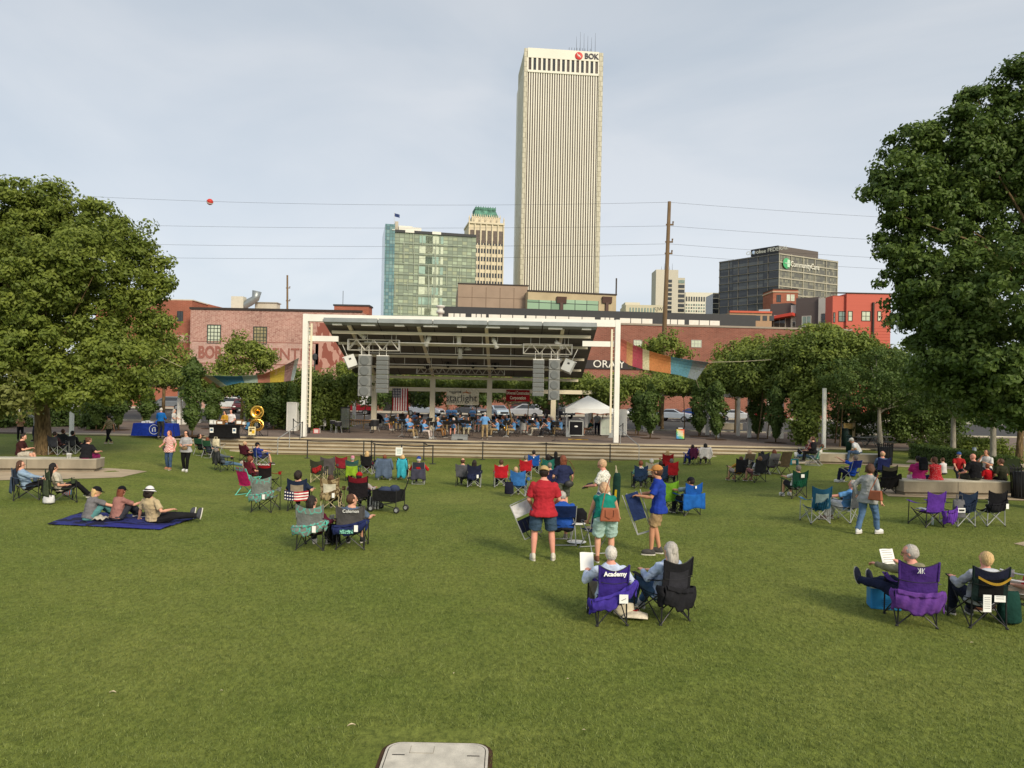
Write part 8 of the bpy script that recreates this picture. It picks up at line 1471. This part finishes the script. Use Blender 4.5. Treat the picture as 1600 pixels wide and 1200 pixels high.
# cabinets and stage furniture
CAB=pnt(176,186,174,.6); CABR=pnt(196,198,192,.4,.4)
def cab(label,px0,px1,py0,py1,dep,front,fc,edge=CABR,doors=0,z0=.08,name='speaker_cabinet',cat='cabinet'):
    a=onp(px0,py1); c_=onp(px1,py1); w=c_.x-a.x; h=at((px0+px1)/2,py0,a.y).z-SZ; t=thing(name,label,cat,((a.x+c_.x)/2,a.y,SZ)); o=MB().bx(-w/2,w/2,0,dep,z0,h).build('cabinet_body',front,t); b=MB()
    for s in (-1,1): b.bx(s*w/2-.03,s*w/2+.03,-.03,.03,z0,h)
    for z in (z0,h): b.bx(-w/2+.03,w/2-.03,-.03,.03,z-.025,z+.03)
    b.build('edge_trim',edge,t)
    if fc: MB().bx(-w*.43,w*.43,-.02,-.005,z0+.08,h-.08).build('grille',fc,t)
    if doors: b=MB(); b.bx(-.012,.012,-.015,-.002,z0+.06,h-.06); b.bx(-.28,-.1,-.04,-.01,h*.5,h*.5+.04); b.bx(.1,.28,-.04,-.01,h*.5,h*.5+.04); b.build('latch',CABR,t)
    if z0>.05:
        for sx in (-1,1):
            for y in (.06,dep-.06): MB().lathe([(.0,-.02),(.04,-.02),(.04,.02),(0,.02)],(sx*(w/2-.08),y,.04),10,Matrix.Rotation(PI/2,3,'Y')).build('caster',LB,t)
    return t,w,h
t,w,h=cab('black fronted speaker cabinet on castors left of the white tent',889,910,658,682,.6,pnt(60,62,62),fab(34,34,38)); b=MB(); b.ell((0,-.03,h*.66),(.13,.01,.06),12,6); b.build('badge',PAPM,t)
t,w,h=cab('tall grey rolling equipment case under the right side of the white tent',938.5,957,655,681,.7,CAB,None,doors=1)
t,w,h=cab('tall white cabinet box left of the stage post',448,464,629,673,.8,pnt(214,214,208,.6),None,WST,z0=0,name='storage_box'); t,w,h=cab('tall white cabinet box right of the stage post',967.5,978,640,680,.8,pnt(222,222,216,.6),None,WST,z0=0,name='storage_box')
a=onp(467,673); t=thing('folding_table','white folding table standing on its edge behind the left stage post','table',(a.x,a.y+.8,SZ)); w=at(505,660,a.y).x-a.x; o=MB().bx(0,w,0,.05,.32,1.05).build('tabletop',pnt(222,220,214,.5),t); bv=o.modifiers.new('b','BEVEL'); bv.width=.05; bv.segments=2
for x in (.25,w-.25): b=MB(); b.path([(x-.15,-.04,.9),(x-.15,-.2,0),(x+.15,-.2,0),(x+.15,-.04,.9)],.014,6,False); b.build('leg',FS,t)
c=bandchair('grey folding chair leaning beside the white table at the left stage post',onp(486,672),170)
t=cab('small black equipment box at the foot of the left stage post',473,483,668,677,.45,pnt(34,34,36,.7),None,LB,z0=0,name='equipment_box')[0]; t=cab('small white cooler box on the stage floor right of the black box',490,499,670,677,.4,pnt(220,210,206,.6),None,pnt(196,90,90,.6),z0=0,name='cooler_box')[0]
p=onp(718,687.5); t=thing('floor_monitor','low grey monitor wedge at the front edge of the stage','floor monitor',p); b=MB(); b.prism_x([(-.2,0),(.3,0),(.3,.34),(-.05,.22),(-.2,.06)],-.50,.50); b.build('wedge_body',SPK,t); MB().box((.05,-.2,.05),(.34,.03,.07)).build('handle_slot',LB,t)
p=onp(897,687); b=MB(); b.path([(-.4,0,.02),(-.1,.1,.02),(.2,-.06,.02),(.5,.02,.02),(.9,-.3,.02)],.028,6); b.path([(-.2,.1,.02),(.1,-.1,.03),(.4,.12,.02)],.022,6); o=b.build('coiled_cable',fab(196,156,50)); o.location=p; tag(o,'yellow cable lying on the stage floor before the black fronted cabinet','cable')
p=onp(867,689); t=thing('microphone_stand','black low microphone stand at the right front of the stage','microphone stand',p); MB().tube((0,0,0),(0,0,1.3),.012).build('pole',FB,t)
for k in range(3): a=k*2.09; MB().tube((0,0,.06),(.4*math.cos(a),.4*math.sin(a),0),.012).build('leg',FB,t)
MB().tube((0,0,1.25),(-.45,-.1,1.4),.01).build('boom',FB,t)
# white tent
a=onp(883,683); c_=onp(957,683); yc=a.y+1.2; w=(c_.x-a.x); t=thing('canopy_tent','white pop-up canopy tent at the right side of the stage','tent',((a.x+c_.x)/2,yc,SZ)); TM=mat('tent_cloth',srgb(226,228,226),.8,.04,2,.3,8); z1=at(920,639,a.y).z-SZ; z2=at(918,618,yc+.8).z-SZ; hw_=w/2
for sx in (-1,1):
    for sy in (0,1): MB().bx(sx*hw_*.93-.03,sx*hw_*.93+.03,sy*2.4-.9,sy*2.4-.84,0,z1).build('leg',FS,t)
b=MB(); cy=.35; b._add([(-hw_,-.95,z1),(hw_,-.95,z1),(hw_,1.65,z1),(-hw_,1.65,z1),(0,cy,z2)],[(0,1,4),(1,2,4),(2,3,4),(3,0,4),(3,2,1,0)]); b.build('roof_cloth',TM,t); b=MB(); b.cloth(lambda u,v:(-hw_+2*hw_*u,-.97,z1-.30*v-.03*math.sin(u*20)*v),20,2,.01); b.cloth(lambda u,v:(-hw_-.01,-.95+2.6*u,z1-.30*v),8,2,.01); b.cloth(lambda u,v:(hw_+.01,-.95+2.6*u,z1-.30*v),8,2,.01); b.build('valance',TM,t)
for sx in (-1,1): MB().cloth(lambda u,v:(sx*(hw_*.96-.35*(1-v)**3*u),-.93,v*z1*.98),4,8,.01).build('gathered_side',fab(176,180,180),t)
stp('person in pale shirt standing under the white tent at a mixing desk',933,680,160,1.76,hair=('dark','short'),top=(180,186,190),bottom=('pants',(30,36,56)),hands=[(-.2,.3,1.0),(.2,.3,1.0)])
p=onp(919,680); c=bandchair('black folding chair under the white tent',p,110); person('person seated under the white tent in dark teal shirt and tan shorts',p,R(110),1.7,'sit',hair=('dark','short'),top=(30,80,76),bottom=('shorts',(150,120,90)),vox=.025,pel=(0,-.06,.48))
stp('person in sky blue shirt just outside the right stage post',962,678,20,1.75,hair=('grey','short'),topm=fab(*POLO),bottom=('shorts',(150,120,100)))
# belt barriers along the steps
def gpost(px,py,z=None):
    g=gnd(px,py) if z is None else onz(px,py,z); return g
BP=[('far left one of the barrier, on the lawn before the steps',480,716),('second barrier post from the left',568,716),('barrier post where the belt doubles back, left corner',585,722),('barrier post of the small front loop, left corner',580,716),('barrier post of the front loop, right beside the white notice',627,724),('barrier post in the middle of the belt line',662,719),('barrier post at the right end of the front loop',676,725),('barrier post left of the two red chairs',754,718),('barrier post in front of the right half of the stage',853,719),('rightmost barrier post on the lawn before the steps',953,722)]
pp=[]
for lab,px,py in BP:
    g=gnd(px,py); t=thing('barrier_post','black '+lab,'barrier post',g,0,'black belt barrier posts'); MB().lathe([(0,0),(.17,0),(.17,.02),(.05,.035),(0,.035)],n=14).build('base',LB,t); MB().lathe([(.033,.03),(.033,.92),(.04,.93),(.04,1.0),(0,1.0)],n=10).build('post',LB,t); pp.append(g)
def belt(lab,a,b_,sag=.05,z=.95):
    m=MB(); a=a+Vector((0,0,z)); b_=b_+Vector((0,0,z)); n=10; P=[a.lerp(b_,i/n)-Vector((0,0,4*sag*(i/n)*(1-i/n))) for i in range(n+1)]
    for i in range(n): m.bar(P[i],P[i+1],.012,.05)
    o=m.build('barrier_belt',LB); tag(o,lab,'belt','black belts between barrier posts')
for i,j,l in ((0,1,'leftmost black belt of the barrier'),(1,5,'long black belt in the middle left of the barrier'),(3,2,'short belt joining the two left corner posts of the loop'),(2,4,'belt on the left half of the small front loop'),(4,6,'belt on the right half of the small front loop'),(5,6,'short belt joining the loop back to the middle post'),(5,7,'black belt from the loop to the post left of the red chairs'),(7,8,'long black belt below the conductor'),(8,9,'rightmost black belt of the barrier')): belt(l,pp[i],pp[j],.05 if i!=3 else .02)
for lab,px,py in (('black barrier post on the stage floor beside the tall white left box',458,677),('black barrier post at the left front corner of the stage floor',472,684),('black barrier post at the right front corner of the stage floor',960,689),('black barrier post beside the tall white right box',973,683)):
    g=onp(px,py); t=thing('barrier_post',lab,'barrier post',g,0,'black belt barrier posts'); MB().lathe([(0,0),(.17,0),(.17,.02),(.05,.035),(0,.035)],n=14).build('base',LB,t); MB().lathe([(.033,.03),(.033,.92),(.04,.93),(.04,1.0),(0,1.0)],n=10).build('post',LB,t); pp.append(g)
belt('black belt sagging beside the tall white left box',pp[10],pp[11],.12); belt('black belt beside the tall white right box',pp[12],pp[13],.1)
g=gnd(620,738); t=thing('notice_card','small white notice card on the front loop of the barrier','notice',(pp[4].x-.12,pp[4].y-.05,pp[4].z+.62)); MB().box((0,0,0),(.36,.012,.42)).build('card',PAPM,t); b=MB(); [b.box((0,-.008,.12-.07*k),(.24,.002,.02)) for k in range(4)]; b.build('printed_lines',fab(110,170,160),t)
for px,l in ((459,'left'),(975,'right')):
    a=onz(px+4,686,SZ); g=Vector((a.x-.35 if px<800 else a.x+.35,42.0,zg(a.x,42.0))); t=thing('handrail','silver handrail running down the steps at the %s end of the stage'%l,'handrail',(0,0,0)); b=MB()
    if px<800: b.path([Vector((a.x,45.4,SZ-.02)),Vector((a.x,45.4,SZ+.92)),Vector((g.x,42.1,-.65+.92)),Vector((g.x,42.1,-.65))],.025,7,False); b.build('rail',FS,t); MB().tube((a.x-.17,43.7,-.35),(a.x-.17,43.7,.62),.02).build('post',FS,t)
    else: b.path([Vector((a.x-1.2,45.4,SZ)),Vector((a.x-1.2,45.4,SZ+.9)),Vector((a.x-.6,42.2,.25)),Vector((a.x-.6,42.2,-.6))],.022,7,False); b.build('rail',FS,t)
# blue table with people at left
a=onp(208,681); c_=onp(279,681); w=c_.x-a.x; t=thing('table','long table under a royal blue cloth with a round white emblem, at left','table',(a.x,a.y,SZ)); BT=fab(34,62,168); b=MB(); b.cloth(lambda u,v:(w*u*(1)+(-.10+.2*u)*v,-.02-.05*v-.035*math.sin(u*26)*v,.76-.74*v),30,4,.01); b.cloth(lambda u,v:(w*u,.76*v,.765),6,3,.01); b.cloth(lambda u,v:(-.01-.1*v,.76*u,.76-.74*v),6,3,.01); b.cloth(lambda u,v:(w+.01+.1*v,.76*u,.76-.74*v),6,3,.01); tc_=b.build('tablecloth',BT,t); MB().bx(.02,w-.02,0,.74,.70,.755).build('tabletop',CONC,t)
for x in (.2,w-.2): MB().bx(x-.03,x+.03,.1,.66,0,.7).build('leg',FS,t)
ex,_=onp(243,672).x,0; b=MB(); xx=at(242,668,a.y).x-a.x; M=Matrix.Rotation(PI/2,3,'X'); b.lathe([(.27,.0),(.30,.0),(.30,.02),(.27,.02)],(xx,-.09,.42),24,M); b.bx(xx-.12,xx-.06,-.11,-.09,.28,.56); b.bx(xx-.12,xx+.1,-.11,-.09,.50,.56); b.bx(xx+.04,xx+.10,-.11,-.09,.28,.5); b.build('emblem',fab(206,212,224),tc_)
for k,(px,sz_) in enumerate(((221,(.3,.2,.10)),(226,(.2,.2,.14)),(231,(.3,.2,.08)))): t2=thing('paper_stack','stack of leaflets on the blue table, %s'%['leftmost stack','middle taller stack','right stack nearest the seated man'][k],'paper stack',(at(px,660,a.y).x,a.y+.4,SZ+.78)); MB().box((0,0,sz_[2]/2),sz_).build('paper',PAPM,t2); MB().box((0,0,sz_[2]+.006),(sz_[0]*.9,sz_[1]*.9,.01)).build('top_sheet',pnt(176,180,186,.8),t2)
p=Vector((at(238,660,a.y).x,a.y+1.1,SZ)); c=bandchair('folding chair behind the blue table',p,180); person('person in royal blue shirt seated behind the blue table',p,PI,1.75,'sit',hair=('dark','short'),skin='tan',top=(38,90,196),vox=.025,pel=(0,-.04,.5),lean=8,hands=[(-.2,.4,.82),(.2,.4,.82)])
p=Vector((at(251,681,a.y-.5).x,a.y-.55,SZ)); person('grey haired person in bright blue jacket standing at the blue table with back turned',p,R(-5),1.80,'stand',hair=('white','short'),skin='pink',top=(34,118,204),sleeve='long',bottom=('pants',(60,60,62)),vox=.025,fat=1.12,hands=[(-.2,.3,1.05),(.2,.3,1.05)])
p=Vector((at(271,665,a.y+1.3).x,a.y+1.3,SZ)); person('person with long grey hair and white top behind the right end of the blue table',p,R(-100),1.68,'stand',hair=('grey','long',.15),top=(206,206,204),bottom=('pants',(150,170,186)),vox=.025,female=True,hands=[(-.15,.35,1.05),(.15,.35,1.05)])
# vendor table
a=onp(323,684); c_=onp(379,684); w=c_.x-a.x; t=thing('table','vendor table under a black cloth with boxes on it, left of the sousaphone','table',(a.x,a.y+.2,SZ)); BK=fab(28,28,30); b=MB(); b.cloth(lambda u,v:(w*u+(.05-.1*u)*math.sin(PI*v)*2,.0+.06*math.sin(PI*v),.78-.77*v),16,5,.01); b.cloth(lambda u,v:(w*u,.76*v,.785),6,3,.01); b.build('tablecloth',BK,t)
for x in (.05,w-.05): MB().tube((x,.05,0),(x,.05,.78),.025).build('leg',LB,t)
for k,(px,cl,sz_,l) in enumerate(((326,(214,214,210),(.22,.2,.26),'white box at the left end of the vendor table'),(332,(206,206,204),(.18,.18,.24),'second white box on the vendor table'),(340,(150,110,70),(.42,.3,.22),'brown cardboard box on the vendor table left of the yellow cardigan'),(370,(140,104,70),(.40,.3,.30),'brown cardboard box on the vendor table right of the yellow cardigan'),(377,(196,190,180),(.2,.2,.2),'small pale box at the right end of the vendor table'))):
    t2=thing('box',l,'box',(at(px,652,a.y).x,a.y+.5,SZ+.795)); MB().box((0,0,sz_[2]/2),sz_).build('carton',fab(*cl),t2); MB().box((0,-sz_[1]/2-.004,sz_[2]*.5),(sz_[0]*.7,.006,sz_[2]*.6)).build('front_label',PAPM,t2)
for k,(x,l) in enumerate(((.22,'left'),(w-.35,'right'))): t2=thing('poster_card','small white poster hung on the %s front of the black tablecloth'%l,'poster',(a.x+x,a.y+.15,SZ+.45)); MB().box((0,0,0),(.22,.01,.30)).build('card',PAPM,t2); MB().box((0,-.008,.02),(.14,.004,.14)).build('picture',fab(90,120,150),t2)
p=onp(351,682.5); o,_=person('person in yellow cardigan and pale jeans with dark hair in front of the vendor table',p,R(172),1.66,'stand',hair=('dark','long',.12),skin='fair',top=(204,158,58),sleeve='long',bottom=('pants',(130,156,182)),vox=.025,female=True,hands=[(-.1,.28,1.12),(.1,.28,1.12)],head=(0,20))
person('person in white shirt standing behind the vendor table',Vector((at(360,660,a.y+1.2).x,a.y+1.3,SZ)),R(185),1.72,'stand',hair=('dark','short'),skin='pink',top=(214,208,208),bottom=('pants',BLK),vox=.025,fat=1.2,hands=[(-.2,.3,1.0),(.2,.3,1.0)])
c=bandchair('folding chair with a blue jacket right of the vendor table',onp(387,681),-30); person('person in light blue shirt sitting right of the vendor table',onp(387,681),R(-30),1.6,'sit',hair=('red','short'),top=(90,150,196),vox=.025,pel=(0,-.06,.48),lean=20)
# sousaphone on a stand and poster
p=onp(401,682); t=thing('sousaphone','golden sousaphone on a stand with its wide bell turned to the lawn','sousaphone',p,R(12)); M=Matrix.Rotation(R(86),3,'X'); GOLD=mat('polished_brass',srgb(226,178,84),.18,.1,3,metal=.95)
MB().lathe([(.08,-.42),(.10,-.3),(.15,-.12),(.26,-.02),(.40,.03),(.42,.035),(.40,.045),(.24,.0),(.12,-.1),(.07,-.28)],(0,-.05,1.52),28,M).build('bell',GOLD,t,True); b=MB(); b.path([(.38*math.cos(a)*1.0,.02+.04*math.sin(a*2),.72+.34*math.sin(a)) for a in [2*PI*k/24 for k in range(25)]],.062,10,False); b.path([(.26*math.cos(a),-.05,.70+.24*math.sin(a)) for a in [2*PI*k/20 for k in range(21)]],.03,8,False); b.build('body_coil',GOLD,t,True); MB().path([(.05,.2,1.45),(.16,.16,1.25),(.2,.1,1.06)],[.07,.07,.065],10).build('neck_tube',GOLD,t,True)
for k in range(3): MB().tube((-.1+.07*k,-.06,.62),(-.1+.07*k,-.06,.86),.028,n=8).build('valve',SILV,t)
for k in range(3): a=k*2.09+.5; MB().tube((0,.1,.5),(.4*math.cos(a),.1+.4*math.sin(a),0),.018,n=6).build('stand_leg',FB,t)
p=onp(393.5,683.5); t=thing('poster_board','small cream and yellow poster board standing in front of the sousaphone','poster',p,R(8)); MB().box((0,0,.40),(.42,.02,.52),(R(-6),0,0)).build('board',fab(226,214,170),t); b=MB(); b.box((0,-.014,.56),(.3,.006,.06),(R(-6),0,0)); b.box((-.08,-.014,.42),(.14,.006,.14),(R(-6),0,0)); b.build('dark_print',fab(90,80,60),t); MB().box((.08,-.016,.34),(.16,.006,.2),(R(-6),0,0)).build('yellow_print',fab(226,186,50),t)
for s in (-1,1): MB().tube((s*.16,.12,0),(s*.16,.02,.6),.012).build('leg',LB,t)
p=onp(425,668); c=chair('low black folding chair behind the sousaphone',0,0,20,(40,40,44),FB,'band',loc=Vector(onp(412,681)),group=STOOL)
# rainbow sandwich board
p=onp(1063,687); t=thing('sandwich_board','black sandwich board with a rainbow coloured poster right of the stage','sandwich board',p,R(-14)); M_=R(-10)
for s,(a_) in ((-1,R(12)),(1,R(-12))): MB().box((0,s*.12,.42),(.62,.03,.86),(-a_*1,0,0)).build('panel',LB,t)
RB=bpy.data.materials.new('rainbow_print'); RB.use_nodes=True; nt=RB.node_tree; tc_=nt.nodes.new('ShaderNodeTexCoord'); sp=nt.nodes.new('ShaderNodeSeparateXYZ'); r=nt.nodes.new('ShaderNodeValToRGB'); mr=nt.nodes.new('ShaderNodeMapRange'); mr.inputs[1].default_value=-.45; mr.inputs[2].default_value=.95; ad=nt.nodes.new('ShaderNodeMath'); ad.operation='ADD'
nt.links.new(tc_.outputs['Object'],sp.inputs[0]); nt.links.new(sp.outputs[0],ad.inputs[0]); nt.links.new(sp.outputs[2],ad.inputs[1]); nt.links.new(ad.outputs[0],mr.inputs[0]); nt.links.new(mr.outputs[0],r.inputs[0]); nt.links.new(r.outputs[0],nt.nodes['Principled BSDF'].inputs['Base Color']); e=r.color_ramp.elements; e[0].position=0; e[0].color=(*srgb(110,90,190),1); e[1].position=1; e[1].color=(*srgb(220,80,60),1)
for p_,c_ in ((.3,(70,150,200)),(.5,(90,190,120)),(.65,(210,200,80)),(.82,(226,130,70))): x=e.new(p_); x.color=(*srgb(*c_),1)
pn=MB().box((0,-.15,.40),(.52,.012,.66),(R(-12),0,0)).build('rainbow_poster',RB,t); b=MB(); [b.box((0,-.163-.0+(.40-z)*.21*-1*0,z),(.34,.006,.035),(R(-12),0,0)) for z in ()]; 
for k,z in enumerate((.60,.52,.44,.36,.28)): MB().box((0,-.165+(z-.40)*.21,z),(.40-.05*(k%2),.006,.035),(R(-12),0,0)).build('print_line',PAPM,t)
MB().box((0,-.165+.40*.21,.80),(.3,.008,.05),(R(-12),0,0)).build('title_line',PAPM,t)
# bins, bollard, signs at right
def bin_(label,px,py,h=1.0,r=.30,c=(24,24,28)):
    g=gnd(px,py); t=thing('litter_bin',label,'litter bin',g,0,'dark litter bins'); m=pnt(*c,.5); MB().lathe([(0,.02),(r*.8,.02),(r*.85,h*.85),(0,h*.85)],n=18).build('liner',LB,t,True); b=MB()
    for k in range(22): a=2*PI*k/22; b.bar((r*math.cos(a)*.86,r*math.sin(a)*.86,.03),(r*math.cos(a),r*math.sin(a),h),.03,.008)
    for k in range(11): a=2*PI*k/11; b.bar((r*math.cos(a),r*math.sin(a),h),(r*1.25*math.cos(a),r*1.25*math.sin(a),h+.06),.03,.008)
    b.build('slats',m,t); b=MB(); 
    for z,rr_ in ((.06,r*.9),(h*.93,r*1.0)): b.path([(rr_*math.cos(a),rr_*math.sin(a),z) for a in [2*PI*k/20 for k in range(21)]],.014,6,False)
    b.build('hoops',m,t); return t
bin_('black slatted litter bin at the right edge beside the concrete bench',1598,779,1.05,.36); bin_('black slatted litter bin behind the bald man in denim',1383,727,1.05,.34)
g=gnd(1522,727); t=thing('bollard','short grey round bollard on the lawn path between the magenta and black shirts','bollard',g); MB().lathe([(0,0),(.09,0),(.09,.85),(.08,.88),(0,.88)],n=14).build('post',pnt(120,132,144,.5),t,True); MB().lathe([(.094,.74),(.094,.80)],n=14).build('light_band',pnt(150,160,170,.4),t)
for px,py,h,r,l in ((1326,706,.95,.16,'front one of two dark green posts by the yellow sign'),(1320,700,1.25,.2,'back one of two dark green posts by the yellow sign')):
    g=gnd(px,py); t=thing('waste_tube','dark green cylinder bin, '+l,'bin',g,0,'green cylinder bins'); MB().lathe([(0,0),(r,0),(r,h),(r*.9,h+.03),(0,h+.03)],n=16).build('tube',pnt(30,58,50,.5),t,True); MB().lathe([(r*1.03,h*.9),(r*1.03,h)],n=16).build('rim',pnt(24,44,40,.5),t)
g=gnd(1330,690); t=thing('sign_board','yellow information board on posts behind the man in the white polo','sign',(g.x,g.y,g.z)); MB().box((-.2,0,1.15),(.75,.04,.42)).build('yellow_panel',pnt(220,190,120,.6),t); MB().box((.18,.0,.95),(.2,.05,1.2)).build('side_panel',pnt(226,206,160,.6),t)
for s in (-.5,.2): MB().tube((s,.03,0),(s,.03,1.2),.03).build('post',FS,t)
g=gnd(1352,700)
def ptable(label,px,py):
    g=gnd(px,py); t=thing('picnic_table',label,'table',g,R(10),'dark metal tables behind the right bench'); m=pnt(96,100,98,.5); MB().box((0,0,.75),(1.2,.8,.04)).build('tabletop',m,t)
    for s in (-1,1): MB().box((0,s*.75,.45),(1.2,.28,.04)).build('bench_seat',m,t)
    for s in (-1,1): b=MB(); b.tube((s*.4,-.7,0),(s*.4,0,.74),.025); b.tube((s*.4,.7,0),(s*.4,0,.74),.025); b.build('leg',m,t)
ptable('dark metal picnic table right of the yellow sign',1352,702); ptable('second metal picnic table half hidden behind the low tree trunk',1372,700)
# planter bench + person sitting in plaza right
a=onp(1128,671); t=thing('planter_wall','low concrete planter wall between the columnar trees at right','planter',(a.x,a.y,SZ)); MB().bx(0,1.9,0,.6,0,.55).build('wall',CONCD,t); MB().bx(-.03,1.93,-.03,.63,.55,.6).build('coping',CONC,t)
person('person in black sitting on the planter wall beyond the columnar trees',Vector((a.x+.4,a.y+.8,SZ)),R(20),1.75,'bench',hair=('black','short'),top=(24,24,28),sleeve='long',vox=.03,pel=(0,-.02,.6))
stp('person in navy standing in the shade behind the tall white left box',443,668,-30,1.75,hair=('dark','short'),top=(40,60,110),bottom=('pants',(120,100,80)))
flush()
